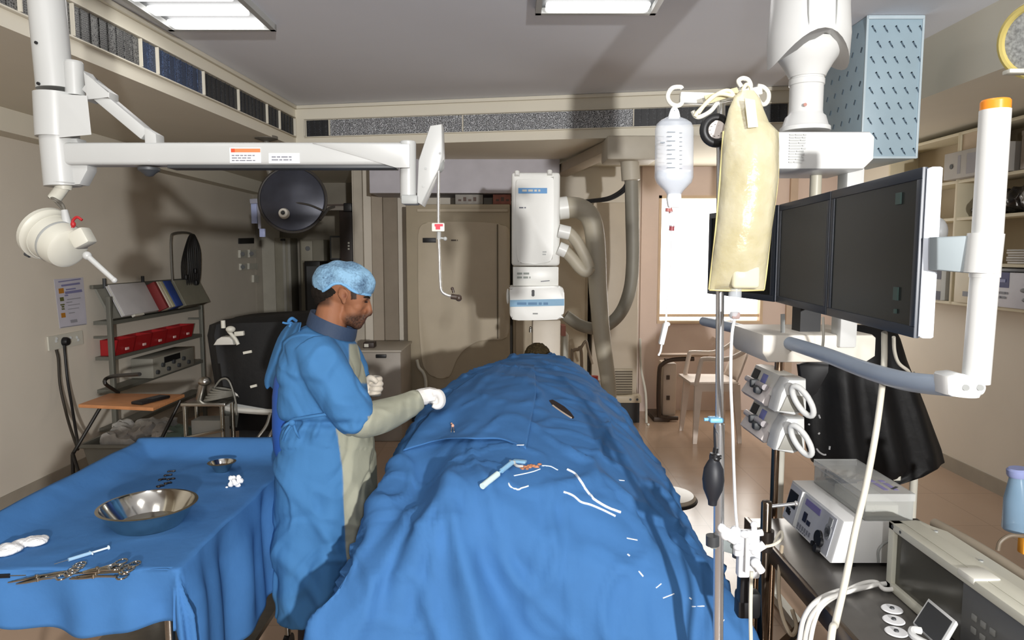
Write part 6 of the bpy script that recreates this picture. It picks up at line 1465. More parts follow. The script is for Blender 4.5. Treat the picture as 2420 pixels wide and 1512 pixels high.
# cables from the monitors
t = tag(MB().tube([P(2090, 786, 1.70), P(2090, 800, 1.69), P(2088, 880, 1.66), P(2072, 1010, 1.60), P(2046, 1150, 1.52), P(2022, 1250, 1.46), P(1998, 1370, 1.40), P(1975, 1470, 1.34), P(1962, 1530, 1.30), V((.58, 1.24, .6)), V((.60, 1.2, .01))], .0072, 10, 6).build('cable', mat('cable_offwhite', (206, 202, 188), .45)), 'long off white cable hanging from the nearest monitor down past the white box', 'cable')
t = tag(MB().tube([P(2112, 796, 1.78), P(2114, 830, 1.80), P(2124, 858, 1.82), P(2146, 876, 1.85), P(2152, 888, 1.95), P(2158, 884, 2.3), P(2160, 880, 2.95)], .0045, 8, 5).build('cable', mat('cable_dullwhite', (176, 172, 160), .45)), 'short dull cable curling below the nearest monitor, right of the long one', 'cable')
t = tag(MB().tube([P(1945, 750, 2.02), P(1946, 790, 2.0), P(1944, 818, 2.0), P(1938, 828, 2.02)], .004, 8, 5).build('cable', mat('cable_dullwhite', (176, 172, 160), .45)), 'thin cable dropping in front of the boom base beam', 'cable')

# ---------------------------------------------------------------- black covered stand
t = thing('apron_rack', 'rack draped with black protective aprons standing by the right wall', 'apron rack', (1.62, 3.3, 0))
rr_ = []
for y, xl, xr, dp in ((768, 1990, 2112, .05), (800, 1965, 2126, .12), (850, 1905, 2142, .20), (905, 1896, 2166, .22), (960, 1897, 2188, .23), (1010, 1899, 2206, .235), (1060, 1906, 2224, .24), (1090, 1918, 2231, .24), (1108, 1960, 2190, .22), (1128, 2010, 2120, .18)):
    a, c = P(xl, y, 3.3), P(xr, y, 3.3); row = []; cc = (a+c)/2; h_ = (c.x-a.x)/2
    for i in range(60):
        u = 2*PI*i/60; cs, sn_ = math.cos(u), math.sin(u); ex = 1.0
        row.append(V((cc.x+h_*cs, cc.y+dp*.6*sn_+.022*math.sin(cs*11+y*.004)*max(0, min(1, (y-800)/120)), cc.z)))
    rr_.append(row)
MB().loft(rr_).build('black_aprons', mat('apron_black', (15, 15, 16), .55, bump=.25, bscale=14, spec=.3), t, 'heavy black aprons', 70)
MB().prism([P(1888, 862, 3.06), P(1925, 852, 3.04), P(1960, 850, 3.02), P(1958, 880, 3.02), P(1930, 930, 3.05), P(1900, 950, 3.07)], (0, .03, 0), .004).build('black_flap', BLACK, t)
for sx in (1.3, 1.95): MB().bar((sx, 3.0, .04), (sx, 3.6, .04), .04, .04).cyl((sx, 3.3, .04), (sx, 3.3, .9), .018).build('rack_leg', OFFWH, t)
MB().bb(P(2112, 1136, 3.15), tuple(P(2130, 1118, 3.15)+V((0, .04, 0))), .003).build('foot_plate', OFFWH, t)
m = MB()
for p_ in ([(1930, 1060), (1936, 1068), (1946, 1074), (1952, 1074)], [(1960, 1062), (1961, 1054)], [(1934, 1026), (1937, 1022)], [(1911, 1004), (1913, 1001)], [(1935, 980), (1938, 988)]): m.tube([P(x, y, 3.02) for x, y in p_], .004, 6, 3)
m.build('white_cord', mat('cord_grey_white', (150, 150, 150), .5), t)

# ---------------------------------------------------------------- syringe pumps on their pole
t = thing('pump_stand', 'brown chrome stand carrying two syringe pumps in the right foreground', 'pump stand', (.915, 2.37, 0))
BCH = mat('chrome_brownish', (150, 128, 108), .2, 1.0, var=.08)
pxX = P(1850, 1100, 2.36).x
MB().cyl((pxX, 2.43, .05), (pxX, 2.43, 1.36), .0135, n=20).build('pole', BCH, t)
MB().cyl((pxX+.022, 2.47, .05), (pxX+.022, 2.47, 1.1), .006, n=12).build('rod', BCH, t)
MB().cyl((pxX, 2.43, 1.36), (pxX, 2.43, 1.385), .022, n=18).build('top_knob', mat('knob_brown', (110, 86, 66), .4), t)
for k in range(4): MB().bar((pxX, 2.43, .05), (pxX+.24*math.cos(k*PI/2+.5), 2.43+.24*math.sin(k*PI/2+.5), .05), .03, .025).cyl((pxX+.24*math.cos(k*PI/2+.5)-.01, 2.43+.24*math.sin(k*PI/2+.5), .025), (pxX+.24*math.cos(k*PI/2+.5)+.01, 2.43+.24*math.sin(k*PI/2+.5), .025), .025, n=12).build('foot', DSTEEL, t)
PWt = mat('pump_white', (222, 220, 212), .4, var=.02)
def S(px, py, Y): return P(px, py, Y)
def pump():
    x0 = .862; ya, yb = 2.56, 2.22; z0, z1 = 1.215, 1.315
    t = thing('syringe_pump', 'x', 'pump', (.905, 2.34, 1.16), 'syringe pumps on the chrome stand')
    # body with a sloping front facing -X
    prof = [(x0+.012, z1-.070), (x0+.040, z1-.002), (x0+.058, z1), (x0+.10, z1-.004), (x0+.10, z0+.01), (x0+.03, z0+.01), (x0+.012, z0+.03)]
    MB().prism([(x, ya, z) for x, z in prof], (0, yb-ya+.10, 0), .006).build('body', PWt, t)
    nrm = V((-(z1-.002-(z1-.070)), 0, (.028))).normalized(); fx = V((.028, 0, .068)).normalized(); R_ = axes((0, 1, 0), nrm)
    def fp(y, k, off): return V((x0+.012+.028*k, y, z1-.070+.068*k))+nrm*off
    MB().box(fp(2.515, .52, .001), (.056, .046, .004), R_).build('display', BLACK, t, 'black display')
    MB().box(fp(2.43, .48, .001), (.046, .044, .003), R_, .002).build('key_pad', mat('pad_violet', (128, 134, 196), .5), t, 'violet key pad')
    MB().prism([(x0-.012, ya, z0+.002), (x0+.02, ya, z0+.052), (x0+.05, ya, z0+.05), (x0+.05, ya, z0-.012), (x0+.0, ya, z0-.012)], (0, -.22, 0), .005).build('syringe_cradle', mat('cradle_pale', (206, 198, 194), .45, var=.08), t)
    MB().cyl((x0+.005, ya-.02, z0+.050), (x0+.005, ya-.20, z0+.050), .011, n=14).build('syringe', mat('syringe_smoky', (190, 184, 186), .2, alpha=.8), t)
    MB().box((x0-.004, 2.44, z0+.05), (.03, .02, .03), None, .005).box((x0-.006, 2.40, z0+.035), (.026, .03, .026), None, .006).build('plunger_grip', DGREY, t)
    MB().prism([(x0-.002, yb+.10, z0-.008), (x0+.012, yb+.10, z0+.055), (x0+.036, yb+.10, z1), (x0+.095, yb+.10, z1), (x0+.10, yb+.10, z0-.005), (x0+.06, yb+.10, z0-.02)], (0, -.085, 0), .012).build('end_cap', WHITE2, t)
    MB().prism([(x0+.008, yb+.06, z0-.004), (x0+.03, yb+.06, z0+.05), (x0+.085, yb+.06, z0+.046), (x0+.09, yb+.06, z0-.01)], (0, -.05, 0), .006).build('grey_pad', mat('pad_warmgrey', (146, 144, 136), .5), t)
    hu, hw = V((.55, -.80, .12)).normalized()*.026, V((.42, -.20, -.88)).normalized()*.052; hc = V((x0+.062, yb-.035, z0+.040))
    MB().tube([hc+hu*math.cos(2*PI*k/24)+hw*math.sin(2*PI*k/24) for k in range(24)], .0095, 10, 1, True).build('carry_handle', WHITE2, t)
    MB().box((pxX-.005, 2.41, z0+.06), (.05, .05, .05), None, .006).build('pole_clamp', GREYP, t)
    return t
pu = pump(); pu['label'] = 'upper syringe pump with violet key pad and ring handle on the stand'
dup(pu, (.0, .0, -.128), 'lower syringe pump on the stand, ring handle hanging over black aprons')

# ---------------------------------------------------------------- equipment cart with instruments
t = thing('equipment_cart', 'dark steel equipment cart in the bottom right corner with pale side rail', 'cart', (1.2, 1.7, 0))
CX0, CX1, CY0, CY1, CZ = .825, 1.42, .85, 2.37, .80
MB().bb((CX0, CY0, CZ-.035), (CX1, CY1, CZ), .005).build('cart_top', mat('cart_top_grey', (104, 101, 97), .32, .4, var=.1, vscale=10), t)
MB().bb((CX0-.012, CY0, CZ-.05), (CX0+.004, CY1, CZ+.004), .003).build('edge_strip', mat('edge_brown', (92, 78, 64), .3, .7), t)
for x in (CX0+.02, CX1-.02):
    for y in (CY0+.03, CY1-.03): MB().cyl((x, y, .06), (x, y, CZ-.03), .016, n=14).build('leg', BCH, t); MB().cyl((x-.014, y, .045), (x+.014, y, .045), .045, n=16).build('caster', BLACK, t)
MB().bb((CX0, CY0, .22), (CX1, CY1, .25)).build('lower_shelf', DSTEEL, t)
MB().bar((CX0+.02, CY1-.03, .25), (CX0+.02, CY1-.45, .66), .02, .02).build('brace', BCH, t)
rl = MB().tube([P(2208, 1236, 2.02), P(2300, 1286, 1.86), P(2420, 1362, 1.68), P(2520, 1430, 1.55)], .0145, 12, 4)
rl.build('side_rail', mat('rail_taupe', (160, 148, 130), .45), t, 'pale taupe side rail')
for k, (x, y, Y) in enumerate(((2230, 1250, 1.985), (2450, 1384, 1.635))):
    p = P(x, y, Y); MB().cyl(p, (p.x, p.y, CZ-.002), .009).build('rail_support', BCH, t)
# front post with cross rod
t = thing('clamp_post', 'dark chrome post in the right foreground holding the clamp and cross rod', 'post', (P(1812, 1190, 2.0).x, 2.0, 0))
p = P(1812, 1188, 1.98)
MB().lathe((p.x, p.y, .02), (0, 0, 1), [(.0155, 0), (.0155, p.z-.02), (.013, p.z-.015), (.001, p.z-.014)], 24).build('post', mat('chrome_dark', (120, 108, 96), .18, 1.0), t)
MB().lathe((p.x, p.y, 0), (0, 0, 1), [(.13, 0), (.13, .015), (.03, .025), (.016, .04)], 28).build('base', DSTEEL, t)
MB().cyl((p.x, p.y, p.z-.012), P(1882, 1190, 1.98), .005).ell(P(1882, 1190, 1.98), (.008, .008, .008)).build('cross_rod', CHROME, t)
MB().cyl((p.x, p.y, P(0, 1278, 1.98).z), (p.x, p.y, P(0, 1252, 1.98).z), .024).cyl((p.x, p.y, P(0, 1300, 1.98).z), (p.x, p.y, P(0, 1286, 1.98).z), .021).build('clamp_collar', mat('collar_dark', (52, 46, 42), .35, .6), t)
# transducer manifold on its clamp
t = thing('transducer_manifold', 'clear white transducer manifold with stopcocks clamped between the poles', 'manifold', I(1750, 1400, .02))
MB().bar(I(1678, 1277, .0), I(1748, 1296, .02), .026, .030, .003).build('clamp_arm', mat('clamp_greygreen', (140, 148, 148), .4, .3), t)
MB().cyl(I(1742, 1306, .02), I(1742, 1316, .02), .012).build('clamp_screw', DGREY, t); MB().cyl(I(1684, 1265, -.01), I(1684, 1288, -.01), .016).build('clamp_screw', DGREY, t)
MC = mat('manifold_clear', (222, 224, 228), .2, alpha=.85)
mm_ = MB().box(I(1762, 1282, .0), (.062, .03, .062), None, .006).box(I(1756, 1322, .0), (.030, .026, .085), None, .006).box(I(1782, 1320, .012), (.030, .02, .10), None, .008)
mm_.build('block', MC, t)
MB().box(I(1765, 1312, -.022), (.009, .008, .088), None, .003).build('white_spine', WHITE2, t)
for a, c, r in (((1706, 1248), (1742, 1268), .009), ((1770, 1262), (1802, 1258), .008), ((1738, 1254), (1742, 1280), .010), ((1782, 1240), (1782, 1258), .007), ((1784, 1300), (1806, 1286), .010), ((1786, 1330), (1800, 1350), .010), ((1716, 1262), (1738, 1276), .012)):
    MB().cyl(I(*a, -.012), I(*c, -.012), r, n=14).ell(I(*a, -.012), (r*1.25, r*1.25, r*1.25)).build('stopcock', mat('stopcock_white', (236, 238, 240), .35), t)
for i in range(4): MB().ell(I(1728+i*16, 1262+(i % 2)*30, -.016), (.012, .01, .010)).build('port', MC, t)
MB().tube([I(1806, 1292, -.01), I(1830, 1286, .0), I(1848, 1272, .02), I(1846, 1256, .05), I(1836, 1268, .04), I(1830, 1284, .02)], .0036, 8, 6).build('tubing', mat('tube_cream', (214, 208, 190), .4), t)
MB().tube([I(1776, 1350, .0), I(1774, 1420, .0), I(1774, 1480, .0), I(1776, 1560, .0)], .0048, 8, 5).build('tubing', mat('tube_cream', (214, 208, 190), .4), t)
MB().box(I(1758, 1375, .04), (.028, .03, .10), None, .004).box(I(1766, 1425, .06), (.06, .04, .07), None, .01).build('dark_holder', BLACK, t)
# white stimulator box
t = thing('stimulator_box', 'white benchtop medical unit with dark display and round port on the cart', 'device', (1.05, 2.2, CZ))
ya, yb = 1.98, 2.36
z0, z1 = CZ+.012, .940
prof = [(.940, z0), (.972, z1), (1.175, z1), (1.175, z0)]
MB().prism([(x, ya, z) for x, z in prof], (0, yb-ya, 0), .006).build('case', mat('device_white', (224, 224, 222), .4, var=.02), t)
fn = V((-(z1-z0), 0, .032)).normalized(); fR = axes((0, -1, 0), fn)
def fpp(y, k, off=.001): return V((.940+.032*k, y, z0+(z1-z0)*k))+fn*off
yS = 2.25
for y in (2.0, 2.33): MB().box((1.0, y, CZ+.006), (.03, .03, .012)).box((1.14, y, CZ+.006), (.03, .03, .012)).build('foot', BLACK, t)
MB().box(fpp(yS, .5, .004), (.008, .122, .010), fR, .002).build('panel_step', WHITE2, t)
MB().box(fpp((yS+2.35)/2, .5, .001), (.095, .118, .003), fR).build('side_panel', mat('panel_greywhite', (196, 198, 204), .45), t)
MB().box(fpp((yS+2.0)/2, .5, .001), (.225, .118, .003), fR).build('main_panel', mat('panel_greywhite2', (184, 186, 192), .45), t)
MB().box(fpp(2.308, .60, .004), (.062, .052, .004), fR).build('display', BLACK, t, 'black display')
MB().box(fpp(2.318, .27, .004), (.022, .018, .004), fR).box(fpp(2.305, .24, .004), (.012, .014, .004), fR).build('switch', BLACK, t)
MB().box(fpp(2.165, .80, .0035), (.105, .020, .002), fR).build('title_strip', mat('title_violet', (120, 112, 160), .5), t, 'violet title strip')
MB().box(fpp(2.195, .45, .004), (.022, .030, .004), fR).box(fpp(2.165, .38, .004), (.022, .014, .003), fR).build('window', mat('window_dark', (40, 40, 56), .3), t)
rnd = random.Random(4); m = MB()
for i in range(6): m.box(fpp(2.225-.017*i, .16, .0035), (.009, .014, .002), fR)
for i in range(5): m.box(fpp(2.225-.015*i, .07, .0035), (.008, .004, .002), fR)
m.build('lettering', INK, t)
m = MB(); m.box(fpp(2.04, .80, .004), (.022, .024, .003), fR)
for i in range(4): m.cyl(fpp(2.045-.006*(i % 2), .62-.04*i, .002), fpp(2.045-.006*(i % 2), .62-.04*i, .005), .016, n=20)
m.build('dial', mat('dial_grey', (140, 142, 144), .5), t)
MB().cyl(fpp(2.08, .30, .001), fpp(2.08, .30, .010), .021, n=24).cyl(fpp(2.06, .24, .001), fpp(2.06, .24, .012), .014, n=20).build('port', BLACK, t, 'black round port')
MB().cyl(fpp(2.10, .08, .001), fpp(2.10, .08, .010), .008).cyl(fpp(2.065, .06, .001), fpp(2.065, .06, .016), .012).build('jack', BLACK, t)
MB().tube([(1.075, 1.972, .80+.02), (1.072, 1.968, .86), (1.095, 1.966, .885), (1.12, 1.968, .887), (1.13, 1.976, .885)], .0035, 8, 6).build('rear_handle', GREYP, t)
# clear case on top
t = thing('clear_case', 'transparent plastic case of parts standing on top of the white box', 'case', (1.11, 2.14, z1))
CLC = mat('case_clear', (190, 192, 188), .15, alpha=.42, spec=.6)
x0, x1, y0, y1, c0_, c1_ = 1.035, 1.176, 1.925, 2.33, z1+.001, 1.022
y0 = 1.985
m = MB(); w_ = .003
m.bb((x0, y0, c0_), (x1, y1, c0_+w_)); m.bb((x0, y0, c0_), (x0+w_, y1, c1_-.022)); m.bb((x1-w_, y0, c0_), (x1, y1, c1_-.022)); m.bb((x0, y0, c0_), (x1, y0+w_, c1_-.022)); m.bb((x0, y1-w_, c0_), (x1, y1, c1_-.022)); m.build('tray', CLC, t)
m = MB(); m.bb((x0-.003, y0-.003, c1_-w_), (x1+.003, y1+.003, c1_), .001)
for a, c in (((x0-.003, y0-.003), (x0, y1+.003)), ((x1, y0-.003), (x1+.003, y1+.003)), ((x0-.003, y0-.003), (x1+.003, y0)), ((x0-.003, y1), (x1+.003, y1+.003))): m.bb((a[0], a[1], c1_-.022), (c[0], c[1], c1_))
m.build('lid', mat('case_lid', (216, 218, 216), .15, alpha=.35, spec=.6), t)
MB().box(((x0+x1)/2-.01, y0+.12, c0_+.022), (.10, .20, .035), None, .004).build('paper_pack', mat('paper_cream', (226, 222, 206), .7), t)
rnd = random.Random(12); m = MB()
for i in range(14): m.tube([(x0+.02+.1*rnd.random(), y1-.12+.1*rnd.random(), c0_+.012+.03*rnd.random()), (x0+.02+.1*rnd.random(), y1-.12+.1*rnd.random(), c0_+.02+.035*rnd.random())], .004, 6, 1)
m.build('small_parts', DGREY, t)
script_rows(MB(), (x1-.02, y0+.03, c1_+.0004), (0, 1, 0), (-1, 0, 0), .14, .06, 2, 5, .0005).build('lettering', mat('pen_violet', (140, 134, 180), .6), t)
MB().box((x1-.03, y0+.05, c1_+.0005), (.008, .034, .001), Rz(-.9)).build('label_mark', DGREY, t)
# patient monitor box
t = thing('patient_monitor', 'cream cased patient monitor with blank grey screen at the lower right edge', 'monitor', (1.12, 1.5, CZ))
mx0, my0, my1, mz1 = 1.035, 1.10, 1.858, .992
CRM = mat('cream_case', (206, 204, 188), .45, var=.03)
m = MB(); sy0, sy1 = 1.575, 1.832; 
for a, c in (((my1-.026, CZ+.002), (my1, mz1)), ((my0, mz1-.022), (my1, mz1)), ((1.60, CZ+.002), (my1, CZ+.024))): m.bb((mx0, a[0], a[1]), (mx0+.03, c[0], c[1]), .003)
m.build('front_frame', CRM, t)
MB().bb((mx0+.012, 1.45, CZ+.012), (mx0+.03, my1-.02, mz1-.018)).build('screen', mat('screen_grey_brown', (76, 74, 66), .18), t, 'blank grey brown screen')
MB().bb((mx0+.004, my0, CZ+.004), (mx0+.032, 1.545, mz1-.022), .003).build('control_strip', mat('strip_darkgrey', (92, 92, 90), .4), t, 'dark grey control strip')
m = MB()
for i in range(3):
    for j in range(2): m.bb((mx0+.001, 1.49-.03*i, .90-.03*j), (mx0+.006, 1.506-.03*i, .914-.03*j), .001)
m.build('soft_key', mat('key_grey', (126, 126, 122), .5), t)
m = MB(); m.prism([(mx0+.03, my0, CZ+.002), (mx0+.03, my0, mz1), (mx0+.072, my0, mz1+.002), (mx0+.085, my0, mz1-.006), (mx0+.16, my0, mz1-.03), (mx0+.16, my0, CZ+.002)], (0, my1-my0, 0), .005); m.build('case', CRM, t)
MB().bb((mx0-.002, 1.50, mz1-.012), (mx0+.06, 1.56, mz1+.005), .004).build('handle_block', mat('cream_light', (224, 222, 210), .45), t)
for y in (1.80, 1.62, 1.44): MB().cyl((mx0+.095, y, mz1-.014), (mx0+.095, y, mz1-.006), .005).build('screw', GREYP, t)
MB().cyl((mx0-.001, 1.838, mz1-.010), (mx0+.004, 1.838, mz1-.010), .005).cyl((mx0-.001, 1.80, mz1-.010), (mx0+.004, 1.80, mz1-.010), .004).build('led', DGREY, t)
# handheld display leaning on the monitor
t = thing('handheld_display', 'small black handheld screen with white border leaning on the patient monitor', 'device', P(2215, 1500, 1.5))
pa, pb2, pc = P(2194, 1412, 1.62), P(2260, 1466, 1.50), P(2222, 1530, 1.44); pd = pa+(pc-pb2)
nn = (pb2-pa).cross(pd-pa).normalized(); nn = -nn if nn.dot(CP-pa) > 0 else nn
MB().prism([pa, pb2, pc, pd], nn*.012, .003).build('case', WHITE2, t)
cc = (pa+pb2+pc+pd)/4
MB().prism([cc+(p-cc)*.86-nn*.0015+(pd-pa)*.05 for p in (pa, pb2, pc, pd)], nn*.004).build('screen', mat('hand_screen', (34, 38, 44), .3), t)
MB().tube([P(2176, 1490, 1.5), P(2156, 1488, 1.5), P(2160, 1505, 1.48), P(2210, 1530, 1.44)], .008, 8, 4).build('white_base', WHITE2, t)
# electrodes and cables on the cart
for (x, y), l in zip(((2108, 1440), (2112, 1466), (2118, 1494)), ('farthest of the three in a row', 'middle of the three in a row', 'nearest of the three in a row')):
    c = PZ(x, y, CZ+.002); k = thing('electrode_pad', 'white oval electrode pad on the dark cart top, '+l, 'electrode', c, 'electrode pads on the cart')
    MB().lathe(c, (0, 0, 1), [(.025, 0), (.026, .001), (.024, .003), (.001, .0032)], 28).build('pad', mat('pad_white', (238, 238, 238), .6), k)
    MB().lathe(c+V((0, 0, .003)), (0, 0, 1), [(.006, 0), (.005, .004), (.001, .005)], 14).build('stud', DGREY, k)
for pts, l, mt_ in (([(2124, 1378), (2080, 1380), (2040, 1388), (1980, 1396), (1930, 1420), (1900, 1460), (1888, 1520)], 'upper white cable looping off the cart to the left', 1), ([(2060, 1384), (2020, 1394), (1985, 1404), (1950, 1418), (1920, 1450), (1906, 1490), (1900, 1530)], 'middle white cable looping off the cart', 1), ([(2124, 1390), (2090, 1392), (2072, 1376), (2040, 1378), (1990, 1400), (1944, 1430), (1924, 1470), (1912, 1530)], 'lower white cable in the bundle on the cart', 1)):
    q_ = [PZ(x, y, CZ+.012) if x > 1960 else P(x, y, 1.72) for x, y in pts]
    tag(MB().tube(q_, .0062, 10, 6).build('cable', mat('cable_white', (228, 226, 220), .4)), l, 'cable', 'white cables on the cart')
tag(MB().tube([P(1848, 1290, 2.1), P(1842, 1340, 2.05), P(1840, 1400, 2.0), P(1850, 1460, 1.95), P(1870, 1500, 1.92), P(1882, 1480, 1.94), P(1872, 1440, 1.97)], .006, 8, 6).build('cable', mat('cable_tan', (176, 160, 136), .5)), 'tan cable looping beside the dark chrome post', 'cable')
# suction bottle / drainage bag at right edge on a wall hook stand
t = thing('suction_canister', 'pale blue translucent canister cut by the right picture edge', 'canister', P(2400, 1250, 2.2))
c = P(2408, 1250, 2.2); r0 = .048
MB().lathe(c, (-.08, 0, 1), [(r0*.95, 0), (r0, .004), (r0*.86, .10), (r0*.55, .165), (r0*.5, .18)], 30).build('canister', mat('canister_blue', (140, 172, 198), .2, alpha=.7), t)
MB().lathe(c+V((-.014, 0, .176)), (-.08, 0, 1), [(r0*.62, 0), (r0*.68, .006), (r0*.68, .022), (r0*.55, .028)], 26).build('lid', mat('lid_lilac', (150, 160, 206), .3), t)
MB().bar((c.x+.02, c.y, c.z-.004), (c.x+.16, c.y, c.z-.004), .05, .008).cyl((c.x+.15, c.y, .02), (c.x+.15, c.y, c.z+.1), .012).lathe((c.x+.15, c.y, 0), (0, 0, 1), [(.13, 0), (.13, .014), (.02, .03)], 24).build('holder_stand', STEEL, t)
MB().tube([P(2358, 1300, 2.1), P(2364, 1280, 2.1), P(2385, 1266, 2.1), P(2410, 1266, 2.1), P(2440, 1270, 2.12)], .006, 8, 5).build('tubing', mat('tube_brown', (120, 108, 92), .5), t)
MB().box(P(2420, 1286, 2.14), (.025, .03, .06), None, .006).build('orange_clip', mat('clip_orange', (226, 152, 48), .5), t)

# ---------------------------------------------------------------- right wall shelves
SX = 3.25
SH = mat('shelf_cream', (214, 204, 176), .6, var=.03)
SH2 = mat('shelf_back', (176, 160, 132), .7, var=.03)
t = thing('open_shelf', 'open cream wall shelving high on the right wall with boxes and bags', 'shelf', (3.37, 4.9, 1.36))
yN, yF = 4.15, 6.1
zl = [1.37, 1.655, 1.985, 2.255, 2.60]
for z in zl: MB().bb((SX, yN, z-.022), (XR-.013, yF, z), .002).build('shelf_board', SH, t)
for y in (yN, 5.17, yF): MB().bb((SX-.002, y-.014, zl[0]-.022), (XR-.013, y+.014, zl[-1]), .002).build('upright', SH, t)
MB().bb((XR-.012, yN, zl[0]), (XR-.002, yF, zl[-1])).build('back_panel', SH2, t)
MB().bb((SX+.01, 4.88, 2.255), (SX+.03, 5.15, 2.58)).build('flap', mat('flap_tan', (196, 176, 150), .6), t)
def sb(name, label, cat, y0, y1, z0, z1, m, proud=0.02, grp=None):
    t = thing(name, label, cat, ((SX+XR)/2, (y0+y1)/2, z0+.001), grp)
    MB().bb((SX-proud, y0, z0+.001), (XR-.02, y1, z1), .004).build('box_body', m, t); return t
def dec(t, y0, y1, z0, z1, m, proud=.02, nm='print', th=.002):
    MB().bb((SX-proud-th, y0, z0), (SX-proud, y1, z1)).build(nm, m, t)
LB = mat('box_greywhite', (176, 172, 166), .7)
k = sb('carton', 'grey white storage carton with printed panels sticking out of the upper shelf', 'box', 4.62, 5.24, 2.258, 2.45, LB, .06)
dec(k, 4.66, 4.98, 2.28, 2.42, mat('print_greylilac', (156, 154, 158), .7), .06); dec(k, 5.05, 5.08, 2.29, 2.42, mat('print_greylilac', (156, 154, 158), .7), .06)
MB().cyl((SX-.064, 5.15, 2.35), (SX-.06, 5.15, 2.35), .018).build('hand_hole', DGREY, k); k.location
k2 = sb('carton', 'printed carton with brownish pictures right of the orange capped post', 'box', 4.22, 4.54, 2.258, 2.50, mat('carton_brownish', (150, 140, 130), .7, var=.25, vscale=14), .0)
dec(k2, 4.26, 4.50, 2.28, 2.38, mat('print_bluegrey', (120, 122, 132), .7, var=.3, vscale=30), .0); dec(k2, 4.30, 4.42, 2.42, 2.47, mat('print_brown', (132, 100, 84), .7), .0); dec(k2, 4.2-.03+.05, 4.54, 2.47, 2.50, mat('carton_lid', (128, 118, 104), .7), .0, 'lid')
m = MB(); rnd = random.Random(6)
for i in range(16): m.ell((3.36+rnd.uniform(-.04, .05), 4.25+.052*i, 1.985+.05+.045*math.sin(PI*(15-i)/15)**.6), (.09, .09, .045+.075*max(0, 1-(i/15.0))**.8))
me = remesh(m, .014, 2)
for v in me.vertices:
    v.co += V((nz(v.co, 20, 1), nz(v.co, 20, 2), nz(v.co, 20, 3)))*.018; v.co.z = min(max(v.co.z, 1.987), 2.225); v.co.x = min(v.co.x, XR-.02)
o = finish(me, 'black_bag', mat('black_shiny_film', (30, 29, 31), .22, bump=.7, bscale=26, var=.5, vscale=30, spec=.7)); tag(o, 'black plastic wrapped bundle lying along the middle shelf', 'bag')
k = thing('paper_stack', 'stack of white papers on the shelf right of the post', 'papers', (3.36, 4.45, 1.657))
for i in range(6): MB().box((3.35+.006*(i % 3), 4.44+.012*((i*7) % 3), 1.664+.016*i), (.22, .30, .012), Rz(.05*((i*5) % 3-1)), .003).build('paper_bundle', mat('paper_%d' % (i % 2), ((204, 202, 198), (184, 182, 178))[i % 2], .8), k)
k = thing('small_bottle', 'little dark bottle standing behind the papers on the shelf', 'bottle', (3.42, 4.50, 1.657)); MB().lathe((3.42, 4.62, 1.657), (0, 0, 1), [(.02, 0), (.02, .09), (.01, .11), (.01, .13)], 16).build('bottle_body', BLACK, k)
k = sb('carton', 'navy and white carton at the far left end of the lowest shelf', 'box', 5.26, 5.50, 1.37, 1.61, mat('carton_white', (200, 200, 196), .6)); dec(k, 5.26, 5.50, 1.53, 1.605, mat('print_navy', (36, 36, 62), .6)); dec(k, 5.26, 5.50, 1.375, 1.44, mat('print_navy', (36, 36, 62), .6)); dec(k, 5.33, 5.40, 1.46, 1.52, DGREY)
k = sb('carton', 'cream carton with grey lettering, left of the post on the lowest shelf', 'box', 4.78, 5.10, 1.37, 1.60, mat('carton_cream', (206, 196, 172), .6)); dec(k, 4.84, 5.0, 1.42, 1.455, INK, .02, 'lettering'); MB().cyl((SX-.022, 4.86, 1.53), (SX-.02, 4.86, 1.53), .016).build('emblem', INK, k)
k = sb('carton', 'white carton with navy square on the lowest shelf, right of the post', 'box', 4.24, 4.70, 1.37, 1.60, mat('carton_white2', (198, 198, 206), .6), .02)
dec(k, 4.54, 4.68, 1.50, 1.60, mat('print_navy2', (52, 56, 110), .6)); dec(k, 4.57, 4.66, 1.535, 1.555, mat('print_lilac', (140, 146, 186), .6), .0225)
script_rows(MB(), (SX-.023, 4.68, 1.42), (0, -1, 0), (0, 0, 1), .16, .06, 2, 3, .002).build('lettering', INK, k)
for y, z in ((4.40, 1.49), (4.31, 1.46), (4.38, 1.43)): MB().ell((SX-.022, y, z), (.002, .035, .014)).build('picture_mark', DGREY, k)
k = thing('folded_bag', 'flat dark bag lying on top of the white carton on the lowest shelf', 'bag', (3.36, 4.45, 1.602)); MB().bb((3.24, 4.22, 1.602), (3.47, 4.70, 1.628), .008).build('bag_body', mat('bag_navyblack', (26, 26, 34), .5), k)

# foil wrapped duct
t = thing('wrapped_duct', 'square ceiling duct wrapped in light blue printed film at upper right', 'duct', (2.12, 4.1, 2.26))
f0, f1 = P(2035, 375, 3.9), P(2166, 372, 3.9)
fx0, fx1 = f0.x, P(2174, 200, 3.9).x; zb_ = P(0, 374, 3.9).z
FLM = mat('film_lightblue', (164, 186, 198), .4, var=.05, vscale=5, bump=.08, bscale=12)
m = MB().bb((fx0, 3.9, zb_), (fx1, 4.42, ZC-.001), .004); [setattr(f_, 'material_index', 1) for f_ in m.bm.faces]
for x in (fx0, fx1): MB().bar((x, 3.899, zb_), (x, 3.899, ZC-.002), .012, .012, .002, V((0, 1, 0))).build('edge_strip', mat('film_edge', (196, 212, 220), .35), t)
MB().bar((fx0, 3.898, ZC-.012), (fx1, 3.898, ZC-.012), .02, .02, .003).bar((fx0, 3.898, zb_+.004), (fx1, 3.898, zb_+.004), .012, .012, .002).build('edge_strip', mat('film_edge', (196, 212, 220), .35), t)
R_ = Matrix.Rotation(.55, 3, 'Y')
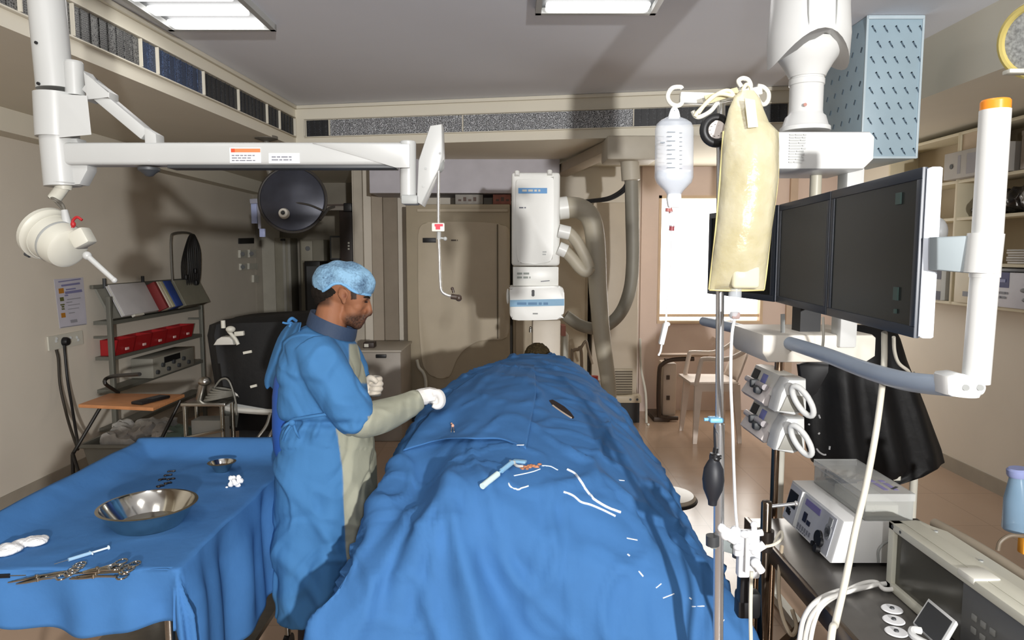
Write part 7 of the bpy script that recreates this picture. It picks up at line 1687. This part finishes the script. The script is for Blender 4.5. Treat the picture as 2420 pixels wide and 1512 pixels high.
for i in range(9):
    for j in range(6):
        x, z = fx0+.035+.064*j+(.032 if i % 2 else 0)-.02*(i % 3)*0, zb_+.04+.081*i
        if x > fx1-.01 or z > ZC-.02: continue
        m.box((x, 3.8975, z), (.007, .002, .034), R_.inverted()); m.box((x+.010, 3.8975, z-.014), (.004, .002, .016), R_.inverted()); m.box((x-.008, 3.8975, z+.012), (.010, .002, .006), R_.inverted())
for i in range(8):
    for j in range(5):
        y, z = 3.95+.1*j+(.05 if i % 2 else 0), zb_+.05+.09*i
        if y < 4.4: m.box((fx0-.0015, y, z), (.002, .012, .028), Matrix.Rotation(.5, 3, 'X'))
m.build('duct_body', [mat('film_print_grey', (88, 108, 124), .5), FLM], t)
# lamp head at the upper right edge
t = thing('surgical_lamp', 'round surgical lamp head with a yellow ring cut by the upper right picture edge', 'surgical lamp', P(2452, 175, 1.9))
c = P(2456, 94, 1.9); axd = V((-.78, -.35, -.30)).normalized()
MB().lathe(c-axd*.03, axd, [(.001, -.03), (.06, -.025), (.098, .0), (.104, .02), (.104, .032), (.098, .036)], 40).build('head', OFFWH, t)
MB().torus(c+axd*.007, axd, .092, .010, 40, 8).build('yellow_ring', mat('ring_yellow', (190, 174, 104), .4), t, 'yellow ring')
MB().lathe(c, axd, [(.084, .0), (.084, .006), (.001, .008)], 40).build('lens', mat('lens_speckled', (150, 152, 150), .3, var=.4, vscale=120), t)
MB().tube([c-axd*.06, c-axd*.06+V((.10, .0, .12)), V((c.x+.2, c.y, ZC-.02))], .022, 12, 6).lathe((c.x+.2, c.y, ZC), (0, 0, -1), [(.08, 0), (.08, .02), (.03, .04)], 24).build('suspension_arm', OFFWH, t)
MB().box(P(2404, 170, 1.86), (.06, .03, .012), None, .004).build('grip', OFFWH, t)
# ================================================================== LIGHT
def area(name, loc, rot, sx, sy, e, col=(1, 1, 1)):
    l = bpy.data.lights.new(name, 'AREA'); l.shape = 'RECTANGLE'; l.size = sx; l.size_y = sy; l.energy = e; l.color = col
    o = bpy.data.objects.new(name, l); COL.objects.link(o); o.location = loc; o.rotation_euler = rot; return o
for i, (x, y, e) in enumerate(((-1.35, 1.0, 9), (0.3, 1.0, 7), (-1.35, -1.6, 11), (0.6, -1.6, 6))):
    area('ceiling_fill_%d' % i, (x, y, ZC-0.06), (0, 0, 0), 0.55, 0.55, e, (1, 0.985, 0.96))  # added unseen fill lights under the ceiling, making up for the dimmed tubes
area('window_daylight', ((wa.x+wb.x)/2, YB-0.06, (wa.z+wb.z)/2), (-PI/2, 0, 0), wb.x-wa.x-0.1, wa.z-wb.z-0.1, 24, (1, 0.97, 0.92))
def point(name, loc, e, size, col):
    l = bpy.data.lights.new(name, 'POINT'); l.energy = e; l.shadow_soft_size = size; l.color = col
    o = bpy.data.objects.new(name, l); COL.objects.link(o); o.location = loc; return o
def spot(name, loc, tgt, e, size=0.05, ang=120, col=(1, 1, 1)):
    l = bpy.data.lights.new(name, 'SPOT'); l.energy = e; l.shadow_soft_size = size; l.spot_size = math.radians(ang); l.spot_blend = 0.35; l.color = col
    o = bpy.data.objects.new(name, l); COL.objects.link(o); o.location = loc
    o.rotation_euler = (V(tgt)-V(loc)).to_track_quat('-Z', 'Y').to_euler(); return o
spot('examination_lamp', (1.36, -3.6, 2.0), (-0.85, 4.0, 2.08), 1900, 0.07, 63, (1, 0.985, 0.965))
spot('camera_flash', (0.12, -0.35, 1.86), (-0.2, 4.0, 1.75), 70, 0.03, 96, (1, 0.99, 0.98))

w = bpy.data.worlds.new('world'); SC.world = w; w.use_nodes = True
w.node_tree.nodes['Background'].inputs['Color'].default_value = (0.8, 0.85, 0.9, 1); w.node_tree.nodes['Background'].inputs['Strength'].default_value = 0.25
SC.view_settings.view_transform = 'Standard'; SC.view_settings.look = 'None'; SC.view_settings.gamma = 1.0; SC.view_settings.use_curve_mapping = False
SC.view_settings.exposure = -0.22
SC.cycles.max_bounces = 7; SC.cycles.diffuse_bounces = 4; SC.cycles.transparent_max_bounces = 12; SC.cycles.sample_clamp_indirect = 6.0
SC.cycles.use_denoising = True
